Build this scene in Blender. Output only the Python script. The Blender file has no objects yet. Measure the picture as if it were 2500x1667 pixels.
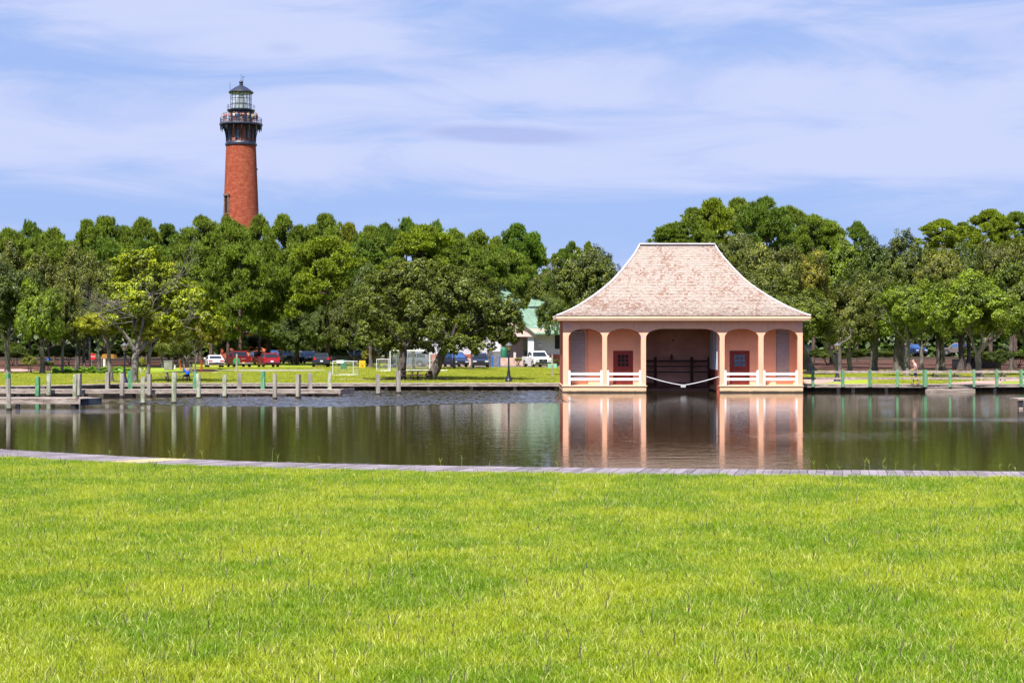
import bpy, bmesh, math, random
import numpy as np
from mathutils import Vector, Matrix

# ------------------------------------------------------------------ scene, camera, light
scene = bpy.context.scene
COL = scene.collection
R = math.radians
PI = math.pi
F = 3930.0          # focal length in photograph pixels (2500 wide)
CAMH = 3.0

cam_data = bpy.data.cameras.new("camera")
cam_data.sensor_width = 36.0
cam_data.lens = 36.0 * F / 2500.0
cam_data.clip_start = 0.1
cam_data.clip_end = 9000.0
cam = bpy.data.objects.new("camera", cam_data)
cam.location = (0, 0, CAMH)
cam.rotation_euler = (R(90), 0, 0)
COL.objects.link(cam)
scene.camera = cam

SUN_EL = R(60.0)
SUN_AZ = R(19.0)    # to the left of the point straight behind the camera
sun_dir = Vector((-math.sin(SUN_AZ) * math.cos(SUN_EL), -math.cos(SUN_AZ) * math.cos(SUN_EL), math.sin(SUN_EL)))
sd = bpy.data.lights.new("sun", "SUN")
sd.energy = 5.0
sd.angle = R(0.53)
sd.color = (1.0, 0.955, 0.88)
sun = bpy.data.objects.new("sun", sd)
sun.rotation_euler = sun_dir.to_track_quat('Z', 'Y').to_euler()
sun.location = (0, 0, 60)
COL.objects.link(sun)

scene.view_settings.view_transform = 'Standard'
scene.view_settings.look = 'None'
scene.view_settings.gamma = 1.0
scene.view_settings.exposure = 1.0
scene.view_settings.use_curve_mapping = False
try:
    scene.cycles.max_bounces = 6
    scene.cycles.diffuse_bounces = 3
    scene.cycles.glossy_bounces = 3
    scene.cycles.transmission_bounces = 4
    scene.cycles.transparent_max_bounces = 8
    scene.cycles.caustics_reflective = False
    scene.cycles.caustics_refractive = False
except Exception:
    pass


def N(nt, typ, **kw):
    n = nt.nodes.new(typ)
    for k, v in kw.items():
        if k == 'inp':
            for kk, vv in v.items():
                n.inputs[kk].default_value = vv
        else:
            setattr(n, k, v)
    return n


def mathn(nt, op, a, b=None, clamp=False):
    n = nt.nodes.new('ShaderNodeMath')
    n.operation = op
    n.use_clamp = clamp
    for i, v in enumerate((a, b)):
        if v is None:
            continue
        if isinstance(v, (int, float)):
            n.inputs[i].default_value = v
        else:
            nt.links.new(v, n.inputs[i])
    return n.outputs[0]


def mixc(nt, fac, a, b, mode='MIX'):
    n = nt.nodes.new('ShaderNodeMix')
    n.data_type = 'RGBA'
    n.blend_type = mode
    for idx, v in ((0, fac), (6, a), (7, b)):
        if isinstance(v, (int, float)):
            n.inputs[idx].default_value = v
        elif isinstance(v, (tuple, list)):
            n.inputs[idx].default_value = (v[0], v[1], v[2], 1)
        else:
            nt.links.new(v, n.inputs[idx])
    return n.outputs[2]


def sstep(nt, v, lo, hi, out0=0.0, out1=1.0):
    n = nt.nodes.new('ShaderNodeMapRange')
    n.interpolation_type = 'SMOOTHSTEP'
    nt.links.new(v, n.inputs[0])
    n.inputs[1].default_value = lo
    n.inputs[2].default_value = hi
    n.inputs[3].default_value = out0
    n.inputs[4].default_value = out1
    return n.outputs[0]


world = bpy.data.worlds.new("World")
scene.world = world
world.use_nodes = True
wt = world.node_tree
for n in list(wt.nodes):
    wt.nodes.remove(n)
w_out = N(wt, 'ShaderNodeOutputWorld')
w_bg = N(wt, 'ShaderNodeBackground')
w_bg.inputs[1].default_value = 0.066
sky = N(wt, 'ShaderNodeTexSky')
sky.sky_type = 'NISHITA'
sky.sun_disc = False
sky.sun_elevation = SUN_EL
sky.sun_rotation = R(180.0) + SUN_AZ
sky.altitude = 0
sky.air_density = 1.0
sky.dust_density = 0.6
sky.ozone_density = 2.2
wc = N(wt, 'ShaderNodeTexCoord')
wsep = N(wt, 'ShaderNodeSeparateXYZ')
wt.links.new(wc.outputs['Generated'], wsep.inputs[0])
el = mathn(wt, 'ARCSINE', wsep.outputs[2])
az = mathn(wt, 'ARCTAN2', wsep.outputs[0], wsep.outputs[1])
# cloud coordinates: azimuth and stretched elevation
wcomb = N(wt, 'ShaderNodeCombineXYZ')
wt.links.new(az, wcomb.inputs[0])
wt.links.new(mathn(wt, 'MULTIPLY', el, 5.2), wcomb.inputs[1])
wn1 = N(wt, 'ShaderNodeTexNoise', inp={'Scale': 5.5, 'Detail': 10.0, 'Roughness': 0.60, 'Distortion': 0.7})
wt.links.new(wcomb.outputs[0], wn1.inputs['Vector'])
wn2 = N(wt, 'ShaderNodeTexNoise', inp={'Scale': 1.3, 'Detail': 3.0, 'Roughness': 0.5, 'Distortion': 0.3})
wt.links.new(wcomb.outputs[0], wn2.inputs['Vector'])


def sky_blob(px, py, rx, ry, tilt=0.0):
    a0 = math.atan((px - 1250) / F)
    e0 = math.atan((833 - py) / F)
    du = mathn(wt, 'SUBTRACT', az, a0)
    dv = mathn(wt, 'SUBTRACT', mathn(wt, 'SUBTRACT', el, e0), mathn(wt, 'MULTIPLY', du, tilt))
    u = mathn(wt, 'POWER', mathn(wt, 'ABSOLUTE', mathn(wt, 'MULTIPLY', du, F / rx)), 2.0)
    v = mathn(wt, 'POWER', mathn(wt, 'ABSOLUTE', mathn(wt, 'MULTIPLY', dv, F / ry)), 2.0)
    return mathn(wt, 'EXPONENT', mathn(wt, 'MULTIPLY', mathn(wt, 'ADD', u, v), -1.0))


acc = mathn(wt, 'ADD', mathn(wt, 'MULTIPLY', wn1.outputs[0], 2.2), mathn(wt, 'MULTIPLY', wn2.outputs[0], 0.5))
for (bx, by, brx, bry, t, wgt) in (
        (620, 75, 620, 65, -0.10, 0.42), (1250, 20, 450, 60, 0.0, 0.2), (2050, 190, 520, 80, 0.05, 0.30),
        (300, 300, 620, 110, 0.0, 0.34), (2200, 330, 700, 120, 0.0, 0.40), (1150, 225, 420, 36, -0.03, 0.24),
        (1300, 400, 900, 60, 0.0, 0.34), (2300, 90, 330, 40, 0.0, 0.18),
        (150, 185, 300, 45, -0.10, -0.30), (1700, 95, 420, 60, -0.04, -0.32), (900, 185, 300, 26, -0.05, -0.16),
        (1300, 540, 2200, 85, 0.0, -0.34), (2380, 150, 300, 35, 0.0, -0.18)):
    acc = mathn(wt, 'ADD', acc, mathn(wt, 'MULTIPLY', sky_blob(bx, by, brx, bry, t), wgt))
cloud = sstep(wt, acc, 0.98, 1.85)
cloud = mathn(wt, 'MULTIPLY', cloud, 0.95)
# thin darker cloud low over the trees
dark = mathn(wt, 'MAXIMUM', mathn(wt, 'MULTIPLY', sky_blob(1240, 330, 250, 25, -0.04), 1.35, clamp=True), mathn(wt, 'MULTIPLY', sky_blob(690, 125, 75, 26), 0.6))
dark = sstep(wt, mathn(wt, 'MULTIPLY', dark, mathn(wt, 'MULTIPLY', wn1.outputs[0], 2.0)), 0.30, 1.25)
skyt = mixc(wt, 1.0, sky.outputs[0], (0.66, 0.78, 1.30), 'MULTIPLY')
SKYCLOUD = (4.8, 5.3, 7.5)
SKYBLUE = (2.95, 4.1, 6.9)
# even out the pale horizon band so that blue reaches down to the trees
skyb = mixc(wt, sstep(wt, el, 0.0, 1.2, 0.88, 0.45), skyt, SKYBLUE)
skyc = mixc(wt, cloud, skyb, SKYCLOUD)
skyc = mixc(wt, mathn(wt, 'MULTIPLY', dark, 0.8), skyc, (3.1, 3.75, 6.5))
wt.links.new(skyc, w_bg.inputs[0])
wt.links.new(w_bg.outputs[0], w_out.inputs[0])

# ------------------------------------------------------------------ helpers


def WX(px, Y):
    return (px - 1250.0) / F * Y


def WZ(py, Y):
    return CAMH - (py - 833.5) / F * Y


def GY(py, z=0.0):
    return F * (CAMH - z) / (py - 833.5)


def GP(px, py, z=0.0):
    Y = GY(py, z)
    return (WX(px, Y), Y, z)


def origin_of(o):
    v = Vector((0, 0, 0))
    while o is not None:
        v += Vector(o.location)
        o = o.parent
    return v


def tag(o, label=None, cat=None, group=None, kind=None):
    if label:
        o['label'] = label
    if cat:
        o['category'] = cat
    if group:
        o['group'] = group
    if kind:
        o['kind'] = kind
    return o


def thing(name, label, cat, loc=(0, 0, 0), rz=0.0, group=None, kind=None):
    o = bpy.data.objects.new(name, None)
    o.empty_display_size = 0.3
    o.location = loc
    o.rotation_euler = (0, 0, rz)
    COL.objects.link(o)
    return tag(o, label, cat, group, kind)


class MB:
    def __init__(self):
        self.v = []
        self.f = []

    def add(self, vs, fs):
        b = len(self.v)
        self.v.extend([tuple(p) for p in vs])
        self.f.extend([tuple(i + b for i in q) for q in fs])
        return self

    def box(self, c, s, rz=0.0, rx=0.0, ry=0.0):
        hx, hy, hz = s[0] / 2, s[1] / 2, s[2] / 2
        m = Matrix.Rotation(rz, 3, 'Z') @ Matrix.Rotation(ry, 3, 'Y') @ Matrix.Rotation(rx, 3, 'X')
        vs = []
        for x, y, z in ((-hx, -hy, -hz), (hx, -hy, -hz), (hx, hy, -hz), (-hx, hy, -hz), (-hx, -hy, hz), (hx, -hy, hz), (hx, hy, hz), (-hx, hy, hz)):
            p = m @ Vector((x, y, z))
            vs.append((p.x + c[0], p.y + c[1], p.z + c[2]))
        return self.add(vs, [(0, 3, 2, 1), (4, 5, 6, 7), (0, 1, 5, 4), (1, 2, 6, 5), (2, 3, 7, 6), (3, 0, 4, 7)])

    def span(self, a, b):
        return self.box([(a[i] + b[i]) / 2 for i in range(3)], [abs(b[i] - a[i]) for i in range(3)])

    def tube(self, pts, rad, n=8, cap=True):
        pts = [Vector(p) for p in pts]
        if isinstance(rad, (int, float)):
            rad = [rad] * len(pts)
        vs = []
        ref = Vector((0.31, 0.2, 0.93))
        for i, p in enumerate(pts):
            d = (pts[min(i + 1, len(pts) - 1)] - pts[max(i - 1, 0)])
            if d.length < 1e-9:
                d = Vector((0, 0, 1))
            d.normalize()
            a = d.cross(ref)
            if a.length < 0.1:
                a = d.cross(Vector((1, 0, 0)))
            a.normalize()
            b = d.cross(a)
            for k in range(n):
                t = 2 * PI * k / n
                vs.append(p + (a * math.cos(t) + b * math.sin(t)) * rad[i])
        fs = []
        for i in range(len(pts) - 1):
            for k in range(n):
                k2 = (k + 1) % n
                fs.append((i * n + k, i * n + k2, (i + 1) * n + k2, (i + 1) * n + k))
        if cap:
            fs.append(tuple(range(n)))
            fs.append(tuple((len(pts) - 1) * n + k for k in range(n - 1, -1, -1)))
        return self.add(vs, fs)

    def lathe(self, prof, c=(0, 0, 0), n=24, cap=True):
        vs = []
        fs = []
        for (r, z) in prof:
            for k in range(n):
                t = 2 * PI * k / n
                vs.append((c[0] + r * math.cos(t), c[1] + r * math.sin(t), c[2] + z))
        for i in range(len(prof) - 1):
            for k in range(n):
                k2 = (k + 1) % n
                fs.append((i * n + k, i * n + k2, (i + 1) * n + k2, (i + 1) * n + k))
        if cap:
            fs.append(tuple(range(n - 1, -1, -1)))
            fs.append(tuple((len(prof) - 1) * n + k for k in range(n)))
        return self.add(vs, fs)

    def prism(self, poly, a, b, axis='x'):
        """poly: 2-D points; extruded along the axis from a to b"""
        n = len(poly)

        def mk(p, t):
            if axis == 'x':
                return (t, p[0], p[1])
            if axis == 'y':
                return (p[0], t, p[1])
            return (p[0], p[1], t)
        vs = [mk(p, a) for p in poly] + [mk(p, b) for p in poly]
        fs = [tuple(range(n - 1, -1, -1)), tuple(range(n, 2 * n))]
        for i in range(n):
            j = (i + 1) % n
            fs.append((i, j, n + j, n + i))
        return self.add(vs, fs)

    def build(self, name, mat, parent=None, smooth=False, world=True, bevel=0.0, mesh_only=False):
        me = bpy.data.meshes.new(name)
        off = origin_of(parent) if (parent is not None and world) else Vector((0, 0, 0))
        vs = [(p[0] - off.x, p[1] - off.y, p[2] - off.z) for p in self.v]
        me.from_pydata(vs, [], self.f)
        bm = bmesh.new()
        bm.from_mesh(me)
        if bevel > 0:
            bmesh.ops.bevel(bm, geom=[e for e in bm.edges if len(e.link_faces) == 2 and e.calc_face_angle(0) > 0.45], offset=bevel, segments=2, affect='EDGES', clamp_overlap=True)
        bmesh.ops.recalc_face_normals(bm, faces=bm.faces)
        bm.to_mesh(me)
        bm.free()
        if smooth:
            for p in me.polygons:
                p.use_smooth = True
            try:
                me.set_sharp_from_angle(angle=R(40))
            except Exception:
                pass
        if mat is not None:
            me.materials.append(mat)
        if mesh_only:
            return me
        return put(name, me, parent)


def put(name, me, parent=None, loc=None, rot=None, scale=None):
    o = bpy.data.objects.new(name, me)
    COL.objects.link(o)
    if parent is not None:
        o.parent = parent
    if loc is not None:
        o.location = loc
    if rot is not None:
        o.rotation_euler = rot
    if scale is not None:
        o.scale = scale
    return o


def kids(o):
    return [c for c in bpy.data.objects if c.parent is o]


def copy_tree(o, parent=None):
    c = o.copy()
    COL.objects.link(c)
    c.parent = parent
    for ch in kids(o):
        copy_tree(ch, c)
    return c


# ------------------------------------------------------------------ materials
MATS = {}


def M(name, col, rough=0.75, var=0.15, scale=2.0, bump=0.0, metal=0.0, spec=0.3, col2=None, lo=0.35, hi=0.65, stretch=(1, 1, 1), detail=6.0, bscale=None, coat=0.0):
    if name in MATS:
        return MATS[name]
    m = bpy.data.materials.new(name)
    m.use_nodes = True
    nt = m.node_tree
    p = nt.nodes['Principled BSDF']
    p.inputs['Roughness'].default_value = rough
    p.inputs['Metallic'].default_value = metal
    p.inputs['Specular IOR Level'].default_value = spec
    if coat:
        p.inputs['Coat Weight'].default_value = coat
        p.inputs['Coat Roughness'].default_value = 0.05
    g = N(nt, 'ShaderNodeNewGeometry')
    mp = N(nt, 'ShaderNodeMapping')
    mp.inputs['Scale'].default_value = stretch
    nt.links.new(g.outputs['Position'], mp.inputs[0])
    no = N(nt, 'ShaderNodeTexNoise', inp={'Scale': scale, 'Detail': detail, 'Roughness': 0.6})
    nt.links.new(mp.outputs[0], no.inputs['Vector'])
    c2 = col2 if col2 else tuple(min(1, c * (1 + var)) for c in col)
    c1 = col if col2 else tuple(c * (1 - var) for c in col)
    fac = sstep(nt, no.outputs[0], lo, hi)
    nt.links.new(mixc(nt, fac, c1, c2), p.inputs['Base Color'])
    if bump > 0:
        nb = N(nt, 'ShaderNodeTexNoise', inp={'Scale': bscale or scale * 6, 'Detail': 4.0})
        nt.links.new(mp.outputs[0], nb.inputs['Vector'])
        b = N(nt, 'ShaderNodeBump')
        b.inputs['Distance'].default_value = bump
        b.inputs['Strength'].default_value = 0.8
        nt.links.new(nb.outputs[0], b.inputs['Height'])
        nt.links.new(b.outputs[0], p.inputs['Normal'])
    MATS[name] = m
    return m


def leaf_mat(name, ca, cb, trans=0.3, patch=0.25):
    m = bpy.data.materials.new(name)
    m.use_nodes = True
    nt = m.node_tree
    for n in list(nt.nodes):
        nt.nodes.remove(n)
    out = N(nt, 'ShaderNodeOutputMaterial')
    at = N(nt, 'ShaderNodeAttribute')
    at.attribute_name = 'tone'
    oi = N(nt, 'ShaderNodeObjectInfo')
    c = mixc(nt, at.outputs['Fac'], ca, cb)
    g = N(nt, 'ShaderNodeNewGeometry')
    no = N(nt, 'ShaderNodeTexNoise', inp={'Scale': 0.45, 'Detail': 3.0})
    nt.links.new(g.outputs['Position'], no.inputs['Vector'])
    c = mixc(nt, 1.0, c, oi.outputs['Color'], 'MULTIPLY')
    br = sstep(nt, no.outputs[0], 0.35, 0.65, 1 - patch, 1 + patch)
    vm = N(nt, 'ShaderNodeVectorMath', operation='SCALE')
    nt.links.new(c, vm.inputs[0])
    nt.links.new(br, vm.inputs['Scale'])
    d = N(nt, 'ShaderNodeBsdfDiffuse')
    t = N(nt, 'ShaderNodeBsdfTranslucent')
    gl = N(nt, 'ShaderNodeBsdfGlossy', inp={'Roughness': 0.45, 'Color': (1, 1, 1, 1)})
    nt.links.new(vm.outputs[0], d.inputs[0])
    nt.links.new(vm.outputs[0], t.inputs[0])
    m1 = N(nt, 'ShaderNodeMixShader')
    m1.inputs[0].default_value = trans
    nt.links.new(d.outputs[0], m1.inputs[1])
    nt.links.new(t.outputs[0], m1.inputs[2])
    m2 = N(nt, 'ShaderNodeMixShader')
    m2.inputs[0].default_value = 0.02
    nt.links.new(m1.outputs[0], m2.inputs[1])
    nt.links.new(gl.outputs[0], m2.inputs[2])
    nt.links.new(m2.outputs[0], out.inputs[0])
    return m


def ground_mat(name, cols, scale=(0.25, 2.5), bump=0.02, rough=0.95):
    """three-colour patchy ground"""
    m = bpy.data.materials.new(name)
    m.use_nodes = True
    nt = m.node_tree
    p = nt.nodes['Principled BSDF']
    p.inputs['Roughness'].default_value = rough
    p.inputs['Specular IOR Level'].default_value = 0.15
    g = N(nt, 'ShaderNodeNewGeometry')
    a = N(nt, 'ShaderNodeTexNoise', inp={'Scale': scale[0], 'Detail': 6.0, 'Roughness': 0.6})
    b = N(nt, 'ShaderNodeTexNoise', inp={'Scale': scale[1], 'Detail': 8.0, 'Roughness': 0.7})
    nt.links.new(g.outputs['Position'], a.inputs['Vector'])
    nt.links.new(g.outputs['Position'], b.inputs['Vector'])
    c = mixc(nt, sstep(nt, a.outputs[0], 0.38, 0.62), cols[0], cols[1])
    c = mixc(nt, sstep(nt, b.outputs[0], 0.45, 0.75), c, cols[2])
    nt.links.new(c, p.inputs['Base Color'])
    bp = N(nt, 'ShaderNodeBump')
    bp.inputs['Distance'].default_value = bump
    nb = N(nt, 'ShaderNodeTexNoise', inp={'Scale': 9.0, 'Detail': 5.0})
    nt.links.new(g.outputs['Position'], nb.inputs['Vector'])
    nt.links.new(nb.outputs[0], bp.inputs['Height'])
    nt.links.new(bp.outputs[0], p.inputs['Normal'])
    return m


grey_wood = M('weathered_wood', (0.17, 0.13, 0.105), 0.85, scale=2.2, col2=(0.42, 0.355, 0.31), bump=0.01, stretch=(0.6, 1, 6), lo=0.3, hi=0.7)
grey_wood_dark = M('dark_brown_wood', (0.07, 0.055, 0.045), 0.8, var=0.4, scale=3, bump=0.01)  # darker brown boards for bulkheads, rear brace and one pile
post_wood = M('post_wood', (0.20, 0.18, 0.15), 0.85, scale=3.0, col2=(0.36, 0.33, 0.28), stretch=(3, 3, 0.4), bump=0.006)
post_green = M('post_green_paint', (0.05, 0.20, 0.09), 0.8, scale=2.5, col2=(0.16, 0.36, 0.19), stretch=(3, 3, 1), bump=0.004)
post_moss = M('post_mossy', (0.19, 0.22, 0.13), 0.85, scale=2.5, col2=(0.40, 0.40, 0.31), stretch=(2, 2, 1), bump=0.006)
rail_green = M('rail_green_paint', (0.08, 0.22, 0.11), 0.7, scale=4, col2=(0.17, 0.33, 0.19), stretch=(2, 2, .7))
wet_wood = M('wet_pile_foot', (0.035, 0.028, 0.02), 0.5, var=0.3)
peach = M('peach_stucco', (0.78, 0.42, 0.29), 0.85, var=0.05, scale=0.9, bump=0.003, bscale=30)
peach_lt = M('pale_peach_paint', (0.78, 0.50, 0.34), 0.7, var=0.06, scale=1.5)
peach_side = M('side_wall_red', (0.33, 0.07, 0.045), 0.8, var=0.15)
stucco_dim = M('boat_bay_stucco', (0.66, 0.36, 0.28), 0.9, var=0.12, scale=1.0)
white_paint = M('white_paint', (0.82, 0.82, 0.84), 0.5, var=0.03)
lav_paint = M('grey_lavender_paint', (0.50, 0.51, 0.64), 0.6, var=0.07)
dkred = M('dark_red_paint', (0.17, 0.022, 0.02), 0.5, var=0.15)
ltred = M('red_door_panel', (0.22, 0.03, 0.022), 0.5, var=0.15)
black_iron = M('black_iron', (0.012, 0.014, 0.022), 0.4, var=0.3, spec=0.5)
iron_blue = M('blue_black_iron', (0.018, 0.022, 0.045), 0.45, var=0.3, spec=0.5)
dark_glass = M('dark_glass', (0.012, 0.016, 0.02), 0.06, var=0.2, spec=0.8)
blue_glass = M('blue_reflection_glass', (0.03, 0.08, 0.22), 0.1, var=0.3, scale=5, spec=0.8)  # blue stands for sky mirrored in the panes, set as base colour
tyre = M('tyre_rubber', (0.012, 0.012, 0.012), 0.8)
chrome = M('bright_metal', (0.55, 0.55, 0.56), 0.25, metal=0.9, var=0.1)
black_plastic = M('black_plastic', (0.02, 0.02, 0.022), 0.6)
white_plastic = M('white_plastic', (0.55, 0.55, 0.56), 0.4, var=0.05)
amber = M('lamp_glass', (0.45, 0.36, 0.22), 0.15, var=0.2, spec=0.6)
red_lens = M('red_lens', (0.45, 0.01, 0.015), 0.2, spec=0.6)
clear_lens = M('clear_lens', (0.55, 0.57, 0.6), 0.1, spec=0.8)
bark = M('oak_bark', (0.05, 0.04, 0.034), 0.9, scale=2.5, col2=(0.13, 0.11, 0.095), bump=0.03, stretch=(2, 2, 0.6))
bark_lt = M('pale_bark', (0.10, 0.085, 0.075), 0.9, scale=2.5, col2=(0.22, 0.195, 0.175), bump=0.02, stretch=(2, 2, 0.6))
bark_pine = M('pine_bark', (0.055, 0.038, 0.03), 0.95, scale=2.5, col2=(0.15, 0.10, 0.08), bump=0.03, stretch=(2, 2, 0.6))
dead_wood = M('bare_grey_twigs', (0.17, 0.15, 0.135), 0.9, var=0.2)
picnic_grey = M('grey_table_wood', (0.10, 0.085, 0.08), 0.8, var=0.3, scale=4)
picnic_brown = M('brown_table_wood', (0.07, 0.035, 0.025), 0.8, var=0.3, scale=4)

leaf_oak = leaf_mat('oak_leaves', (0.020, 0.036, 0.004), (0.180, 0.205, 0.022), 0.22)
leaf_pine = leaf_mat('pine_needles', (0.026, 0.058, 0.006), (0.195, 0.265, 0.022), 0.22, patch=0.25)

# ------------------------------------------------------------------ ground, water
lawn_far_m = ground_mat('far_lawn', ((0.19, 0.27, 0.022), (0.28, 0.31, 0.035), (0.13, 0.20, 0.02)), (0.10, 1.2), bump=0.05)
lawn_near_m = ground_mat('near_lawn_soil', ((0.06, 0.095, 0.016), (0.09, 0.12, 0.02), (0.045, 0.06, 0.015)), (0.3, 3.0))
mulch_m = ground_mat('leaf_litter', ((0.065, 0.030, 0.020), (0.11, 0.05, 0.032), (0.035, 0.018, 0.013)), (0.3, 2.5), bump=0.04)  # browns darkened to carry the shade of the canopy
sand_m = ground_mat('sandy_soil', ((0.30, 0.22, 0.16), (0.36, 0.28, 0.21), (0.22, 0.19, 0.09)), (0.4, 3.0))
gravel_m = ground_mat('pale_gravel', ((0.24, 0.225, 0.20), (0.30, 0.28, 0.25), (0.17, 0.17, 0.12)), (0.4, 3.0))
paver_m = ground_mat('pink_paving', ((0.34, 0.22, 0.19), (0.42, 0.29, 0.25), (0.25, 0.17, 0.15)), (0.4, 3.0))
asphalt_m = ground_mat('worn_asphalt', ((0.10, 0.09, 0.085), (0.15, 0.135, 0.125), (0.08, 0.075, 0.07)), (0.3, 3.0))

BW = -0.50        # water level


def sheet(name, pts, z, m, kind='structure', label=None):
    me = bpy.data.meshes.new(name)
    me.from_pydata([(p[0], p[1], z) for p in pts], [], [tuple(range(len(pts)))])
    bm = bmesh.new()
    bm.from_mesh(me)
    bmesh.ops.recalc_face_normals(bm, faces=bm.faces)
    for f_ in bm.faces:
        if f_.normal.z < 0:
            f_.normal_flip()
    bm.to_mesh(me)
    bm.free()
    me.materials.append(m)
    o = put(name, me)
    o['kind'] = kind
    if label:
        o['label'] = label
    return o


def skirted(name, front, back, z, m, depth=1.4):
    """ground with a vertical bank on its front polyline"""
    b = MB()
    nf = len(front)
    vs = [(x, y, z) for x, y in front] + [(x, y, z) for x, y in back]
    b.add(vs, [tuple(range(len(vs)))])
    b.add([(x, y, z) for x, y in front] + [(x, y, z - depth) for x, y in front], [(i, i + 1, nf + i + 1, nf + i) for i in range(nf - 1)])
    o = b.build(name, m)
    o['kind'] = 'structure'
    return o


# shoreline of the far bank (front edge of the shore boardwalk)
SHORE_L = [(-160, 104.0), (WX(-60, 106.5), 106.5), (WX(110, 108.5), 108.5), (WX(290, 114.2), 114.2), (3.4, 115.0)]
SHORE_R = [(19.9, 112.0), (WX(2258, 112.0), 112.0), (WX(2378, 112.3), 112.3), (WX(2620, 113.5), 113.5), (170, 116.0)]
bank = [(x, y + 1.5) for x, y in SHORE_L] + [(3.4, 118.6), (19.9, 118.6)] + [(x, y + 1.3) for x, y in SHORE_R]
skirted('far_bank_ground', bank, [(2500, 150), (3000, 5000), (-3000, 5000), (-2500, 150)], -0.03, lawn_far_m)

# near bank: lawn edge follows the near boardwalk
WALK_FAR = [(-60.0, 88.0), (-30.0, 58.5), (-20.5, 50.0), (-14.2, 44.7), (-10.2, 42.0), (-6.6, 40.2), (-3.0, 39.1), (0.6, 38.4), (5.0, 37.8), (9.0, 37.4), (12.5, 37.05), (18.0, 36.4), (28.0, 34.6), (60.0, 26.0)]


def offset_poly(pl, d):
    out = []
    for i, p in enumerate(pl):
        a = Vector(pl[max(i - 1, 0)])
        b = Vector(pl[min(i + 1, len(pl) - 1)])
        t = (b - a).normalized()
        n = Vector((t.y, -t.x))
        out.append((p[0] + n.x * d, p[1] + n.y * d))
    return out


WALK_NEAR = offset_poly(WALK_FAR, 2.25)
near_edge = offset_poly(WALK_FAR, 2.15)
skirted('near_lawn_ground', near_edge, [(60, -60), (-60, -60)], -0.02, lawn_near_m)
# sides of the basin
for name, x0, x1 in (('side_ground', -2500, -160), ('side_ground', 170, 2500)):
    sheet(name, [(x0, 20), (x1, 20), (x1, 152), (x0, 152)], -0.03, lawn_far_m)
sheet('rear_ground', [(-2500, -2500), (2500, -2500), (2500, 20), (60, 20), (60, -59), (-60, -59), (-60, 20), (-2500, 20)], -0.04, lawn_far_m)


def water_material():
    m = bpy.data.materials.new('pond_water')
    m.use_nodes = True
    nt = m.node_tree
    p = nt.nodes['Principled BSDF']
    g = N(nt, 'ShaderNodeNewGeometry')
    p.inputs['Roughness'].default_value = 0.03
    p.inputs['IOR'].default_value = 1.55
    p.inputs['Specular IOR Level'].default_value = 0.5
    p.inputs['Base Color'].default_value = (0.026, 0.019, 0.008, 1)

    def noise(scale, st, det=3.0, rough=0.5, dist=0.0):
        mp = N(nt, 'ShaderNodeMapping')
        mp.inputs['Scale'].default_value = st
        nt.links.new(g.outputs['Position'], mp.inputs[0])
        n = N(nt, 'ShaderNodeTexNoise', inp={'Scale': scale, 'Detail': det, 'Roughness': rough, 'Distortion': dist})
        nt.links.new(mp.outputs[0], n.inputs['Vector'])
        return n.outputs[0]
    calm = noise(1.1, (0.55, 1.7, 1), 4.0, 0.62)
    fine = noise(4.5, (0.8, 1.6, 1), 2.0, 0.5)
    patch = noise(0.055, (0.6, 2.6, 1), 3.0, 0.55, 0.4)
    sp = N(nt, 'ShaderNodeSeparateXYZ')
    nt.links.new(g.outputs['Position'], sp.inputs[0])

    def box1(v, a, b, s):
        return mathn(nt, 'MULTIPLY', sstep(nt, v, a - s, a + s), sstep(nt, v, b - s, b + s, 1.0, 0.0))
    wob = mathn(nt, 'MULTIPLY', mathn(nt, 'SUBTRACT', patch, 0.5), 7.0)
    yy = mathn(nt, 'ADD', sp.outputs[1], wob)
    xx = mathn(nt, 'ADD', sp.outputs[0], mathn(nt, 'MULTIPLY', wob, 0.8))
    band1 = mathn(nt, 'MULTIPLY', box1(yy, 91.5, 107.0, 1.6), box1(xx, -21.5, 4.2, 1.8))
    band2 = mathn(nt, 'MULTIPLY', box1(yy, 78.5, 83.5, 1.5), box1(xx, -40.0, -19.0, 2.0))
    band3 = mathn(nt, 'MULTIPLY', box1(yy, 70.5, 73.0, 1.2), box1(xx, 17.5, 40.0, 3.0))
    band4 = mathn(nt, 'MULTIPLY', box1(yy, 58.0, 62.0, 2.0), box1(xx, 10.0, 15.0, 2.0))
    ruffle = mathn(nt, 'ADD', mathn(nt, 'ADD', band1, mathn(nt, 'MULTIPLY', band2, 0.5)), mathn(nt, 'ADD', mathn(nt, 'MULTIPLY', band3, 0.55), mathn(nt, 'MULTIPLY', band4, 0.1)))
    ruffle = mathn(nt, 'MULTIPLY', mathn(nt, 'SUBTRACT', ruffle, mathn(nt, 'MULTIPLY', band1, 0.9)), 1.0, clamp=True)
    cb = N(nt, 'ShaderNodeBump')
    cb.inputs['Strength'].default_value = 1.0
    cb.inputs['Distance'].default_value = 0.0065
    nt.links.new(calm, cb.inputs['Height'])
    fb = N(nt, 'ShaderNodeBump')
    fb.inputs['Strength'].default_value = 1.0
    nt.links.new(mathn(nt, 'ADD', mathn(nt, 'MULTIPLY', ruffle, 0.05), 0.0018), fb.inputs['Distance'])
    nt.links.new(fine, fb.inputs['Height'])
    nt.links.new(cb.outputs[0], fb.inputs['Normal'])
    nt.links.new(fb.outputs[0], p.inputs['Normal'])
    return m




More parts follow.
